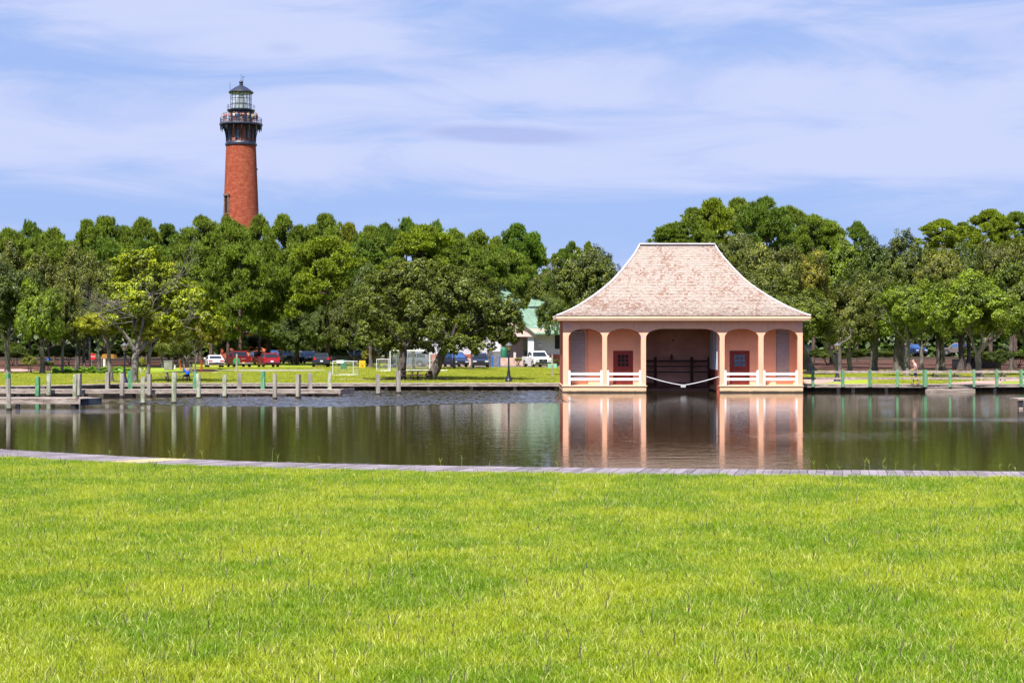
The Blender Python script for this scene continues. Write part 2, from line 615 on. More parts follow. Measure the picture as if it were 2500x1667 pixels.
def water_mesh():
    """one water sheet; the wind-ruffled stretch near the far bank carries real small waves"""
    xs = np.concatenate([np.linspace(-160, -31, 12)[:-1], np.arange(-31, 6.5, 0.105), np.linspace(6.5, 170, 14)])
    ys = np.concatenate([np.linspace(15, 86, 10)[:-1], np.arange(86, 114.8, 0.095), np.linspace(114.8, 125, 4)])
    X, Y = np.meshgrid(xs, ys)
    rg = np.random.default_rng(31)
    Z = np.zeros_like(X)
    for k in range(34):
        lam = rg.uniform(0.28, 0.75)
        th = rg.normal(PI / 2, 0.75)
        kk = 2 * PI / lam
        Z += (0.0130 * lam) * np.sin(kk * (X * math.cos(th) + Y * math.sin(th)) + rg.uniform(0, 2 * PI))
    lf = np.zeros_like(X)
    for k in range(14):
        lx, ly = rg.uniform(2.5, 14), rg.uniform(1.2, 6)
        lf += rg.uniform(0.5, 1.2) * np.sin(X / lx * rg.choice((-1, 1)) + Y / ly + rg.uniform(0, 6.28))
    lf *= 0.8
    def ss(v, a, b):
        t = np.clip((v - a) / (b - a), 0, 1)
        return t * t * (3 - 2 * t)
    near = np.interp(X, [-31, -22, -14, -4, 3], [98, 92.5, 88.0, 88.5, 92.0])
    m = ss(Y, near - 0.8 + lf * .7, near + 1.6 + lf * .7) * ss(X, -27 + lf, -20 + lf) * ss(X, 3.9, 2.4)
    m *= 0.8 + 0.2 * ss(lf, -2.2, 1.0)
    Z = BW + Z * m
    ny, nx = X.shape
    v = np.stack([X, Y, Z], -1).reshape(-1, 3)
    i = np.arange(ny - 1)[:, None] * nx + np.arange(nx - 1)[None]
    q = np.stack([i, i + 1, i + nx + 1, i + nx], -1).reshape(-1, 4).astype(np.int32)
    me = bpy.data.meshes.new('water')
    me.vertices.add(len(v))
    me.vertices.foreach_set('co', v.reshape(-1))
    me.loops.add(len(q) * 4)
    me.loops.foreach_set('vertex_index', q.reshape(-1))
    me.polygons.add(len(q))
    me.polygons.foreach_set('loop_start', np.arange(0, len(q) * 4, 4, dtype=np.int32))
    me.polygons.foreach_set('loop_total', np.full(len(q), 4, dtype=np.int32))
    me.polygons.foreach_set('use_smooth', np.ones(len(q), dtype=bool))
    me.update()
    me.materials.append(water_material())
    o = put('water', me)
    o['kind'] = 'structure'
    return o


water_mesh()

# paths and bare patches on the far bank, drawn through points of the ground


def gsheet(name, pts, z, m):
    return sheet(name, [GP(x, y, z)[:2] for x, y in pts], z, m)


def leafy_strip(pts_top, pts_bot):
    return list(pts_top) + list(reversed(pts_bot))


def ragged(pts, amp, seed, step=10.0):
    """subdivide a photo-space outline and jitter it so its edge is uneven"""
    rng = random.Random(seed)
    out = []
    for i in range(len(pts)):
        a, b = pts[i], pts[(i + 1) % len(pts)]
        d = math.hypot(b[0] - a[0], (b[1] - a[1]) * 4)
        k = max(1, int(d / step))
        for j in range(k):
            t = j / k
            out.append((a[0] + (b[0] - a[0]) * t + rng.uniform(-amp, amp) * 2, a[1] + (b[1] - a[1]) * t + rng.uniform(-amp, amp) * 0.45))
    return out


gsheet('mulch_bed', ragged([(-120, 899), (-120, 883), (60, 880), (430, 882), (430, 889), (330, 893), (130, 904.5), (60, 908), (-120, 909)], 1.5, 1), -0.022, mulch_m)
gsheet('mulch_bed', ragged([(1962, 912), (1962, 880), (2650, 876), (2650, 910), (2480, 909), (2300, 903), (2150, 903), (2060, 905)], 1.5, 2), -0.022, mulch_m)
gsheet('mulch_bed', ragged([(462, 906), (470, 901), (520, 901), (538, 906), (500, 909)], 0.6, 3), -0.022, mulch_m)
sheet('forest_floor', [(-400, 232), (400, 232), (600, 420), (-600, 420)], -0.026, ground_mat('forest_floor', ((0.035, 0.022, 0.014), (0.055, 0.035, 0.02), (0.02, 0.025, 0.01)), (0.3, 2.5)))
sheet('forest_floor', [(-400, 190), (WX(470, 190), 190), (WX(470, 232), 232), (-400, 232)], -0.026, bpy.data.materials['forest_floor'])
sheet('forest_floor', [(WX(1960, 190), 190), (400, 190), (400, 232), (WX(1960, 232), 232)], -0.026, bpy.data.materials['forest_floor'])
gsheet('car_park_sand', ragged([(470, 899.2), (470, 896.6), (1020, 896.2), (1390, 895.5), (1390, 898), (980, 898.5)], 0.8, 5), -0.018, sand_m)
gsheet('parking_road', ragged([(930, 896), (940, 889), (1395, 888.5), (1395, 895.6)], 0.5, 6), -0.014, asphalt_m)
gsheet('gravel_path', ragged([(520, 903.4), (620, 902.2), (780, 902.4), (800, 904), (700, 906.0), (640, 906.5), (560, 904.4)], 0.5, 7), -0.018, gravel_m)
gsheet('sandy_path', ragged([(440, 910.6), (440, 909.4), (640, 906.6), (690, 906.2), (690, 907.0), (600, 909.2)], 0.3, 8), -0.014, sand_m)
gsheet('bare_sand_patch', ragged([(110, 931.5), (190, 928.0), (300, 927.5), (390, 929.5), (300, 931.5), (200, 932.5)], 0.8, 9, 6), -0.018, sand_m)
gsheet('bare_sand_patch', ragged([(785, 926.0), (860, 923.0), (900, 925.5), (870, 927.5)], 0.8, 10, 6), -0.018, sand_m)
gsheet('bare_sand_patch', ragged([(890, 928.0), (960, 921.5), (1090, 922.5), (1110, 926.5), (1010, 930.5), (930, 930.5)], 0.8, 11, 6), -0.018, mulch_m)
gsheet('bare_sand_patch', ragged([(1260, 914), (1320, 911.0), (1372, 912.0), (1372, 914.0)], 0.5, 12, 6), -0.018, sand_m)
gsheet('paved_path', [(1962, 936.0), (1962, 922.5), (2066, 923.0), (2128, 923.5), (2060, 929.0), (2010, 935.5)], -0.018, paver_m)
gsheet('paved_path', [(2290, 936.0), (2400, 928.0), (2470, 924.0), (2620, 921.0), (2620, 926.0), (2450, 930.5), (2440, 936.0)], -0.018, paver_m)
gsheet('paved_path', ragged([(-100, 906), (-100, 901), (50, 900.5), (90, 903.5), (60, 906)], 0.5, 13), -0.018, paver_m)
gsheet('grass_verge', ragged([(1985, 916.0), (1985, 911.0), (2080, 911.0), (2110, 915.5)], 0.5, 14), -0.014, lawn_far_m)

# ------------------------------------------------------------------ boardwalks and docks


def poly_len(pl):
    return sum(math.dist(pl[i], pl[i + 1]) for i in range(len(pl) - 1))


def poly_at(pl, s):
    for i in range(len(pl) - 1):
        d = math.dist(pl[i], pl[i + 1])
        if s <= d or i == len(pl) - 2:
            t = s / d
            a, b = pl[i], pl[i + 1]
            return (a[0] + (b[0] - a[0]) * t, a[1] + (b[1] - a[1]) * t), math.atan2(b[1] - a[1], b[0] - a[0])
        s -= d


near_plank_m = M('near_plank_wood', (0.15, 0.125, 0.14), 0.8, scale=1.4, col2=(0.26, 0.22, 0.25), bump=0.004, stretch=(1, 1, 1), lo=0.3, hi=0.7)
near_plank_m2 = M('near_plank_wood_grey', (0.11, 0.092, 0.105), 0.8, scale=1.8, col2=(0.19, 0.165, 0.18), bump=0.004, lo=0.3, hi=0.7)
new_plank_m = M('new_pale_plank', (0.40, 0.31, 0.17), 0.8, var=0.08, scale=2)
bw = thing('near_boardwalk', None, None, (0, 40, 0), kind='structure')
pm = {}
for nm, mm in (('a', near_plank_m), ('b', near_plank_m2), ('c', new_plank_m)):
    pm[nm] = MB().box((0, 0, 0), (1, 1, 1)).build('plank', mm, mesh_only=True)
rng = random.Random(5)
mid = offset_poly(WALK_FAR, 1.05)
# smooth the direction of the planks along the walk
tot = poly_len(mid)
s = 0.0
PLW = 0.20
n_plank = 0
stuff_planks = MB()
while s < tot:
    (x, y), a = poly_at(mid, s)
    lo_, hi_ = max(0, s - 3.0), min(tot, s + 3.0)
    p0, p1 = poly_at(mid, lo_)[0], poly_at(mid, hi_)[0]
    a = math.atan2(p1[1] - p0[1], p1[0] - p0[0])
    skew = -0.10 - 0.16 * max(0.0, min(1.0, (2 - x) / 10.0))
    ang = a + PI / 2 + skew
    ln = 2.3 / math.cos(skew) + rng.uniform(-0.04, 0.05)
    z = -0.02 + rng.uniform(-0.004, 0.004)
    wd = PLW * math.cos(skew) - 0.012
    if -19 < x < 18:
        key = 'c' if -9.9 < x < -9.05 else ('a' if rng.random() < 0.6 else 'b')
        o = put('plank', pm[key], bw, (x, y - 40, z), (0, 0, ang + rng.uniform(-0.006, 0.006)), (ln, wd, 0.04))
        n_plank += 1
    else:
        stuff_planks.box((x, y, z), (ln, wd, 0.04), rz=ang)
    s += PLW
sp_ = stuff_planks.build('far_end_planks', near_plank_m, bw)
sp_['kind'] = 'stuff'
bb = MB()
for pl in (offset_poly(WALK_FAR, 0.06), offset_poly(WALK_FAR, 2.05)):
    for i in range(len(pl) - 1):
        a, b = pl[i], pl[i + 1]
        bb.box(((a[0] + b[0]) / 2, (a[1] + b[1]) / 2, -0.145), (math.dist(a, b), 0.06, 0.2), rz=math.atan2(b[1] - a[1], b[0] - a[0]))
bb.build('edge_beam', grey_wood, bw)


def deck_run(parent, pl, width, z=0.0, facia=0.15, plank=0.15, m=grey_wood, seed=1, sag=0.0):
    """pl is the front edge (water side); deck extends away from the water (+y side). joined planks + fascia boards"""
    rg = random.Random(seed)
    d = MB()
    midl = offset_poly(pl, -width / 2)
    tot = poly_len(midl)
    s = plank / 2
    while s < tot:
        (x, y), a = poly_at(midl, s)
        d.box((x, y, z - 0.02 + rg.uniform(-0.006, 0.006)), (plank - 0.012, width + rg.uniform(-0.03, 0.04), 0.04), rz=a)
        s += plank
    o = d.build('deck_planks', m, parent)
    o['kind'] = 'stuff'
    fr = offset_poly(pl, -0.03)
    tot = poly_len(fr)
    s = 0.0
    L = 3.6
    while s < tot:
        e = min(s + L, tot)
        (x0, y0), a = poly_at(fr, s + 1e-4)
        (x1, y1), _ = poly_at(fr, e - 1e-4)
        f_ = MB().box(((x0 + x1) / 2, (y0 + y1) / 2, z - 0.045 - facia / 2 + rg.uniform(-0.006, 0.006)), (math.dist((x0, y0), (x1, y1)) - 0.015, 0.05, facia), rz=math.atan2(y1 - y0, x1 - x0))
        f_.build('fascia_board', m, parent)
        s = e


def piles(parent, pts, ztop, r=0.11, name='support_pile', m=None):
    for x, y in pts:
        MB().box((x, y, (ztop + BW - 0.4) / 2), (r * 2, r * 2, ztop - BW + 0.4)).build(name, m or grey_wood, parent)


# shore boardwalk, left of the boat house
g_sw = 'weathered boardwalks edging the far bank'
sw = thing('shore_boardwalk', 'long low grey boardwalk along the far bank left of the pink boat house', 'boardwalk', (-20, 114, 0))
deck_run(sw, SHORE_L[1:], 2.0, seed=2)
for xs in (925, 943, 1046, 1151, 1257, 1358, 836, 735, 628, 520):
    Y = 115.0 if xs > 300 else 113
    MB().box((WX(xs, Y + 0.35), Y + 0.3, -0.42), (0.22, 0.22, 0.5)).build('support_pile', grey_wood, sw)
bk = MB()
for i in range(1, len(SHORE_L) - 1):
    a, b = SHORE_L[i], SHORE_L[i + 1]
    bk.box(((a[0] + b[0]) / 2, (a[1] + b[1]) / 2 + 1.35, -0.45), (math.dist(a, b), 0.08, 0.8), rz=math.atan2(b[1] - a[1], b[0] - a[0]))
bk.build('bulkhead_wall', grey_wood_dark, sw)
sw2 = thing('shore_boardwalk', 'grey boardwalk with a green posted rail right of the pink boat house', 'boardwalk', (30, 112, 0))
deck_run(sw2, SHORE_R[:4], 2.0, seed=3)
for xs in (2046, 2082, 2163, 2434, 2520):
    MB().box((WX(xs, 112.4), 112.35 + (0.6 if xs > 2400 else 0), -0.42), (0.22, 0.22, 0.5)).build('support_pile', grey_wood, sw2)
bk = MB()
for i in range(0, 4):
    a, b = SHORE_R[i], SHORE_R[i + 1]
    bk.box(((a[0] + b[0]) / 2, (a[1] + b[1]) / 2 + 1.2, -0.45), (math.dist(a, b), 0.08, 0.8), rz=math.atan2(b[1] - a[1], b[0] - a[0]))
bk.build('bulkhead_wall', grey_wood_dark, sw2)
xa, xb = WX(2258, 112), WX(2378, 112.2)
for k in range(2):
    MB().box(((xa + xb) / 2, 111.93, -0.34 - k * 0.2), (xb - xa, 0.07, 0.19)).build('sheathing_board', grey_wood, sw2)

# railing on the right boardwalk
rl = thing('boardwalk_railing', 'two rail wooden fence with mint green posts on the right boardwalk', 'railing', (30, 112, 0))
rposts = [1984.6, 2057.6, 2124, 2191, 2258, 2319.6, 2378, 2433.5, 2493, 2560]
for i, xs in enumerate(rposts):
    Y = 111.9 if i < 7 else 112.6
    w = 0.24 if i == 4 else 0.17
    b = MB()
    h = 1.02
    b.box((WX(xs, Y), Y, (h - 0.15) / 2), (w, w, h + 0.15), rz=rng.uniform(-0.3, 0.3))
    b.box((WX(xs, Y), Y, h + 0.012), (w * 0.8, w * 0.8, 0.03))
    b.build('green_post', rail_green, rl)
for i in range(-1, len(rposts) - 1):
    x0 = WX(rposts[i], 112) if i >= 0 else 19.95
    x1 = WX(rposts[i + 1], 112)
    Y = 112.05 if i < 6 else 112.75
    for z in (0.88, 0.44):
        MB().box(((x0 + x1) / 2, Y, z + rng.uniform(-0.01, 0.01)), (x1 - x0 - 0.01, 0.05, 0.15), ry=rng.uniform(-0.004, 0.004)).build('rail_board', M('rail_wood', (0.26, 0.20, 0.18), 0.85, scale=3, col2=(0.42, 0.34, 0.31)), rl)

# main pier parallel to the bank
pier = thing('pier', 'long grey wooden pier among the mooring posts in front of the left bank', 'dock', (-25, 103, 0))
PF = [(WX(-80, 101.9), 101.9), (WX(832, 101.9), 101.9)]
deck_run(pier, PF, 1.9, z=-0.05, seed=4, facia=0.2)
MB().box((WX(846, 103), 103.1, -0.2), (0.08, 2.5, 0.36), rz=-0.28).build('end_board', grey_wood, pier)
for xs in (30, 45, 170, 205, 320, 380, 455, 470, 550, 590, 630, 700, 765, 805, 828):
    MB().box((WX(xs, 102.1), 102.15 + (xs % 3) * 0.4, -0.5), (0.2, 0.2, 0.55)).build('support_pile', grey_wood, pier)
for xs in (60, 160, 290, 420, 500, 640, 735, 790):
    MB().box((WX(xs, 102.6), 102.5, -0.40), (1.9, 0.08, 0.26)).build('lower_brace', grey_wood, pier)
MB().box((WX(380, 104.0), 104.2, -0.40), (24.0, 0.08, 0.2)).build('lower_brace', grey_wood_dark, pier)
# small front-left dock
dk = thing('pier', 'short grey dock stub at the left edge with a tarred end board', 'dock', (-28, 86, 0))
deck_run(dk, [(WX(-60, 84.8), 84.8), (WX(196, 84.8), 84.8)], 2.3, seed=6, facia=0.24)
for xs in (-10, 42, 170, 178):
    MB().box((WX(xs, 85), 85.1 + (0.6 if xs == 170 else 0), -0.5), (0.2, 0.2, 0.55)).build('support_pile', grey_wood, dk)
tar = M('tarred_board', (0.012, 0.018, 0.028), 0.55, scale=2.0, col2=(0.05, 0.06, 0.08))
MB().box((WX(221, 85.6), 85.75, -0.2), (1.35, 0.1, 0.36), rz=0.95).build('end_board', tar, dk)
MB().add([(WX(195, 84.8), 84.82, -0.02), (WX(247, 86.6), 86.6, -0.02), (WX(200, 87.1), 87.1, -0.02)], [(0, 1, 2)]).build('end_deck_plank', grey_wood, dk)
MB().box((WX(189, 85.2), 85.2, -0.25), (0.14, 0.14, 0.62)).build('support_pile', grey_wood_dark, dk)
# dock end at the right edge
dr = thing('pier', 'white topped dock end cut off by the right edge over the water', 'dock', (WX(2510, 83), 83, 0))
MB().box((WX(2520, 83), 83.6, 0.02), (1.5, 1.4, 0.09)).build('deck_slab', grey_wood, dr)
MB().box((WX(2494, 83), 83.2, -0.3), (0.2, 0.2, 0.55)).build('support_pile', grey_wood, dr)
MB().box((WX(2516, 83), 83.0, -0.14), (0.55, 0.1, 0.22)).build('white_board', white_paint, dr)

# mooring posts: px, top py, waterline py or Y, shape, material, label
POSTS = [
    (22, 924, 1001, 's', 'w', 'square grey mooring post nearest the camera in front of the dock stub'),
    (20.5, 912, 962, 's', 'g', 'green topped post hidden behind the nearest square grey post'),
    (92, 920, 970, 's', 'g', 'square green post at the back edge of the dock stub, second from the left'),
    (119, 911, 969, 'r', 'm', 'thick round grey post just right of the green post on the dock stub'),
    (183, 914, 984, 'r', 'm', 'round mossy olive post at the right end of the dock stub'),
    (192.5, 912, 969, 's', 'w', 'pale square post touching the mossy olive post on its right'),
    (263, 908, 956, 's', 'w', 'grey post behind the pier below the pale forked tree trunk'),
    (298, 911, 970, 'r', 'w', 'round grey post in front of the left street lamp'),
    (318, 905, 956, 's', 'g', 'green post behind the pier just right of the left street lamp'),
    (348, 920, 987, 's', 'm', 'low square green-sided post standing forward in the water'),
    (365, 913, 969, 's', 'w', 'square grey post right of the low forward green-sided post'),
    (425, 909, 985, 'r', 'm', 'thickest round post with green algae in front of the picnic table'),
    (476, 907, 957, 's', 'g', 'green post behind the pier right of the seated person'),
    (485, 912, 973, 'r', 'm', 'round greenish post overlapping the green post right of the seated person'),
    (548, 914, 972, 's', 'm', 'square green-faced post below the white car'),
    (584, 910, 957, 's', 'w', 'grey post behind the pier under the round green sign'),
    (642, 906, 957, 's', 'g', 'bright green post behind the pier below the red SUV'),
    (671, 912, 975, 'r', 'w', 'round pale post with a dark foot right of the bright green post'),
    (728, 914, 973, 's', 'w', 'square grey post with a green foot below the black SUV'),
    (757, 910, 957, 's', 'w', 'grey post behind the pier left of the small soccer goal'),
    (805, 905, 966, 's', 'm', 'teal post with yellow lichen at the foot by the pier end'),
    (923, 914, 964, 's', 'w', 'short grey post in open water left of the double picnic table'),
    (973, 905, 961, 's', 'w', 'tall grey post in open water in front of the big oak trunk'),
]
PM = {'w': post_wood, 'g': post_green, 'm': post_moss}
for i, (px, pt, pb, shp, mm, lab) in enumerate(POSTS):
    Y = GY(pb, BW)
    zt = WZ(pt, Y)
    x = WX(px, Y)
    t = thing('mooring_post', lab, 'post', (x, Y, BW), group='mooring posts around the left docks')
    w = {'s': 0.115, 'r': 0.13}[shp] * (1.12 if i == 11 else 1.0) * Y / 95.0
    lean = rng.uniform(-0.02, 0.02)
    b = MB()
    h = zt - BW
    if shp == 's':
        b.box((x + lean * h / 2, Y, BW + h / 2 - 0.2), (w * 2, w * 2, h + 0.4), rz=rng.uniform(-0.5, 0.5), ry=lean)
        b.build('shaft', PM[mm], t, bevel=0.012)
    else:
        b.tube([(x, Y, BW - 0.4), (x, Y, BW + h * .5), (x + lean * h, Y, zt - 0.02), (x + lean * h, Y, zt)], [w * 1.03, w, w * .97, w * .9], 14)
        b.build('shaft', PM[mm], t, smooth=True)
    MB().tube([(x, Y, BW - 0.3), (x, Y, BW + 0.09 + rng.uniform(0, 0.05))], w * (1.07 if shp == 'r' else 1.46), 12).build('wet_foot', wet_wood, t)

# ------------------------------------------------------------------ boat house
BY = 110.0
bx0, bx1 = WX(1374.5, BY), WX(1959.5, BY)
BC = (bx0 + bx1) / 2
boat = thing('boat_house', 'pink stucco boat house with arches and flared wood shingle roof over the pond', 'boat house', (BC, BY, BW))


def bz(py):
    return WZ(py, BY)


bays = [(1388, 1470.7, 's'), (1482, 1565, 's'), (1577, 1757.5, 'b'), (1769, 1852, 's'), (1864, 1947.6, 's')]
SPRING = bz(826)
TOP = bz(802.6)
WALLTOP = 4.50


def arch_points(xa, xb, kind):
    pts = []
    rise = TOP - SPRING
    if kind == 's':
        hw = (xb - xa) / 2
        cx = (xa + xb) / 2
        for k in range(25):
            t = PI * (1 - k / 24)
            c, s_ = math.cos(t), math.sin(t)
            pts.append((cx + hw * math.copysign(abs(c) ** 0.92, c), SPRING + rise * abs(s_) ** 0.85))
    else:
        r = 1.25
        for k in range(13):
            t = PI - PI / 2 * k / 12
            pts.append((xa + r + r * math.cos(t), SPRING + rise * math.sin(t) ** 0.85))
        for k in range(13):
            t = PI / 2 - PI / 2 * k / 12
            pts.append((xb - r + r * math.cos(t), SPRING + rise * math.sin(t) ** 0.85))
    return pts


def arcade(y0, y1, name, m):
    prof = [(bx0, 0.0)]
    for (pa, pb, k) in bays:
        xa, xb = WX(pa, BY), WX(pb, BY)
        prof += [(xa, 0.0)] + arch_points(xa, xb, k) + [(xb, 0.0)]
    prof.append((bx1, 0.0))
    b = MB()
    for i in range(len(prof) - 1):
        (xa, za), (xb, zb) = prof[i], prof[i + 1]
        if abs(xb - xa) > 1e-5:
            b.add([(xa, y0, za), (xb, y0, zb), (xb, y0, WALLTOP), (xa, y0, WALLTOP)], [(0, 1, 2, 3)])
            b.add([(xa, y1, za), (xb, y1, zb), (xb, y1, WALLTOP), (xa, y1, WALLTOP)], [(0, 3, 2, 1)])
        b.add([(xa, y0, za), (xb, y0, zb), (xb, y1, zb), (xa, y1, za)], [(0, 3, 2, 1)])
    b.add([(bx0, y0, 0), (bx0, y1, 0), (bx0, y1, WALLTOP), (bx0, y0, WALLTOP)], [(0, 1, 2, 3)])
    b.add([(bx1, y0, 0), (bx1, y1, 0), (bx1, y1, WALLTOP), (bx1, y0, WALLTOP)], [(0, 3, 2, 1)])
    b.add([(bx0, y0, WALLTOP), (bx1, y0, WALLTOP), (bx1, y1, WALLTOP), (bx0, y1, WALLTOP)], [(0, 1, 2, 3)])
    me_o = b.build(name, m, boat)
    return me_o


def wall_material():
    """peach paint with a few pale lavender weathered patches near the top corners"""
    m = bpy.data.materials.new('arcade_paint')
    m.use_nodes = True
    nt = m.node_tree
    p = nt.nodes['Principled BSDF']
    p.inputs['Roughness'].default_value = 0.85
    p.inputs['Specular IOR Level'].default_value = 0.2
    g = N(nt, 'ShaderNodeNewGeometry')
    no = N(nt, 'ShaderNodeTexNoise', inp={'Scale': 1.2, 'Detail': 7.0, 'Roughness': 0.65})
    nt.links.new(g.outputs['Position'], no.inputs['Vector'])
    c = mixc(nt, sstep(nt, no.outputs[0], 0.35, 0.7), (0.84, 0.435, 0.285), (0.88, 0.47, 0.31))
    sp = N(nt, 'ShaderNodeSeparateXYZ')
    nt.links.new(g.outputs['Position'], sp.inputs[0])
    for cx, cz, rx_, rz_ in ((WX(1384, BY), 4.05, .32, .2), (WX(1564, BY), 3.35, .35, .14), (WX(1952, BY), 4.1, .3, .2), (WX(1940, BY), -0.24, .3, .06)):
        u = mathn(nt, 'POWER', mathn(nt, 'ABSOLUTE', mathn(nt, 'MULTIPLY', mathn(nt, 'SUBTRACT', sp.outputs[0], cx), 1 / rx_)), 2.0)
        v = mathn(nt, 'POWER', mathn(nt, 'ABSOLUTE', mathn(nt, 'MULTIPLY', mathn(nt, 'SUBTRACT', sp.outputs[2], cz), 1 / rz_)), 2.0)
        e = mathn(nt, 'EXPONENT', mathn(nt, 'MULTIPLY', mathn(nt, 'ADD', u, v), -1.0))
        e = sstep(nt, mathn(nt, 'ADD', e, mathn(nt, 'MULTIPLY', mathn(nt, 'SUBTRACT', no.outputs[0], 0.5), 0.8)), 0.35, 0.75)
        c = mixc(nt, mathn(nt, 'MULTIPLY', e, 0.7), c, (0.60, 0.38, 0.44))
    # vertical drip streaks
    mp = N(nt, 'ShaderNodeMapping')
    mp.inputs['Scale'].default_value = (5, 5, 0.5)
    nt.links.new(g.outputs['Position'], mp.inputs[0])
    ns = N(nt, 'ShaderNodeTexNoise', inp={'Scale': 1.0, 'Detail': 5.0})
    nt.links.new(mp.outputs[0], ns.inputs['Vector'])
    c = mixc(nt, sstep(nt, ns.outputs[0], 0.48, 0.75, 0, 0.45), c, (0.50, 0.30, 0.22))
    nt.links.new(c, p.inputs['Base Color'])
    return m


arc_m = wall_material()
arcade(BY, BY + 0.33, 'arcade_wall', arc_m)


def base_material():
    m = bpy.data.materials.new('stained_base_paint')
    m.use_nodes = True
    nt = m.node_tree
    p = nt.nodes['Principled BSDF']
    p.inputs['Roughness'].default_value = 0.8
    g = N(nt, 'ShaderNodeNewGeometry')
    sp = N(nt, 'ShaderNodeSeparateXYZ')
    nt.links.new(g.outputs['Position'], sp.inputs[0])
    no = N(nt, 'ShaderNodeTexNoise', inp={'Scale': 1.6, 'Detail': 9.0, 'Roughness': 0.75})
    nt.links.new(g.outputs['Position'], no.inputs['Vector'])
    c = mixc(nt, sstep(nt, no.outputs[0], 0.35, 0.7), (0.72, 0.47, 0.27), (0.66, 0.42, 0.27))
    h = mathn(nt, 'ADD', sp.outputs[2], mathn(nt, 'MULTIPLY', mathn(nt, 'SUBTRACT', no.outputs[0], 0.5), 0.16))
    c = mixc(nt, sstep(nt, h, -0.41, -0.34, 1.0, 0.0), c, (0.10, 0.065, 0.035))
    c = mixc(nt, sstep(nt, h, -0.46, -0.43, 1.0, 0.0), c, (0.03, 0.02, 0.015))
    nt.links.new(c, p.inputs['Base Color'])
    return m


base_m = base_material()
xl1, xr0 = WX(1577.5, BY), WX(1757.0, BY)
BD = 6.0   # inner slip depth
for xa, xb in ((bx0 - 0.02, xl1), (xr0, bx1 + 0.02)):
    MB().span((xa, BY - 0.04, BW - 0.4), (xb, BY + 7.4, -0.075)).build('base_block', base_m, boat)
    MB().span((xa - 0.03, BY - 0.09, -0.073), (xb + (0.06 if xa < 8 else 0.04), BY + 7.4, -0.004)).build('floor_slab', peach_lt, boat)
rust = M('rusty_red_stone', (0.30, 0.07, 0.04), 0.9, var=0.4, scale=5)
MB().span((xr0 - 0.16, BY + 0.02, BW - 0.2), (xr0 - 0.012, BY + 0.6, -0.02)).build('corner_block', rust, boat)
# recessed porch walls, slip walls, back, sides
PD = 1.85 + BY
mL0, mL1 = bx0 + 0.02, xl1
b = MB()
louv_l = (WX(1393, PD), WX(1429, PD))
louv_r = (WX(1895.7, PD), WX(1928, PD))
dL = (WX(1497, PD), WX(1545.5, PD))
dR = (WX(1781.3, PD), WX(1830, PD))
jl = WX(1436, PD)
jr = WX(1936.5, PD)


def wall_seg(b, xa, xb, za=0.0, zb=WALLTOP, y=None, t=0.12):
    y = PD if y is None else y
    b.span((xa, y, za), (xb, y + t, zb))


DT = WZ(856, PD)
LZ0, LZ1 = WZ(922, PD), 4.2
for (xa, xb) in ((jl, dL[0]), (dL[1], xl1 + 0.0)):
    wall_seg(b, xa, xb)
wall_seg(b, dL[0], dL[1], DT, WALLTOP)
wall_seg(b, bx0 + 0.1, jl, 0.0, LZ0 - 0.04, PD + 0.10)
wall_seg(b, bx0 + 0.1, jl, LZ1 + 0.02, WALLTOP, PD + 0.10)
wall_seg(b, bx0 + 0.1, louv_l[0], LZ0 - 0.04, LZ1 + 0.02, PD + 0.10)
wall_seg(b, louv_l[1], jl, LZ0 - 0.04, LZ1 + 0.02, PD + 0.10)
b.build('porch_wall', peach, boat)
b = MB()
for (xa, xb) in ((xr0, dR[0]), (dR[1], louv_r[0] - 0.03), (jr, bx1 - 0.1)):
    wall_seg(b, xa, xb)
wall_seg(b, dR[0], dR[1], DT, WALLTOP)
wall_seg(b, louv_r[0] - 0.03, jr, 0.0, LZ0 - 0.04, PD + 0.10)
wall_seg(b, louv_r[0] - 0.03, jr, LZ1 + 0.02, WALLTOP, PD + 0.10)
wall_seg(b, louv_r[1], jr, LZ0 - 0.04, LZ1 + 0.02, PD + 0.10)
b.build('porch_wall', peach, boat)
# louvred shutters: each slat is a piece
slat_me = MB().box((0, 0, 0), (1, 0.115, 0.018), rx=R(-52)).build('louvre_slat', lav_paint, mesh_only=True)
for (xa, xb) in (louv_l, louv_r):
    cx = (xa + xb) / 2
    fr = MB().box((cx, PD + 0.155, (LZ0 + LZ1) / 2), (xb - xa, 0.02, LZ1 - LZ0)).build('shutter_back', M('shutter_gap_shade', (0.03, 0.03, 0.05), 0.9), boat)  # near-black backing holds the shade between the slats in its colour
    z = LZ0 + 0.06
    while z < LZ1 - 0.03:
        o = put('louvre_slat', slat_me, fr, (cx - origin_of(fr).x, PD + 0.10 - origin_of(fr).y, z - origin_of(fr).z), None, (xb - xa - 0.01, 1, 1))
        z += 0.142
# doors
pane_dark = dark_glass


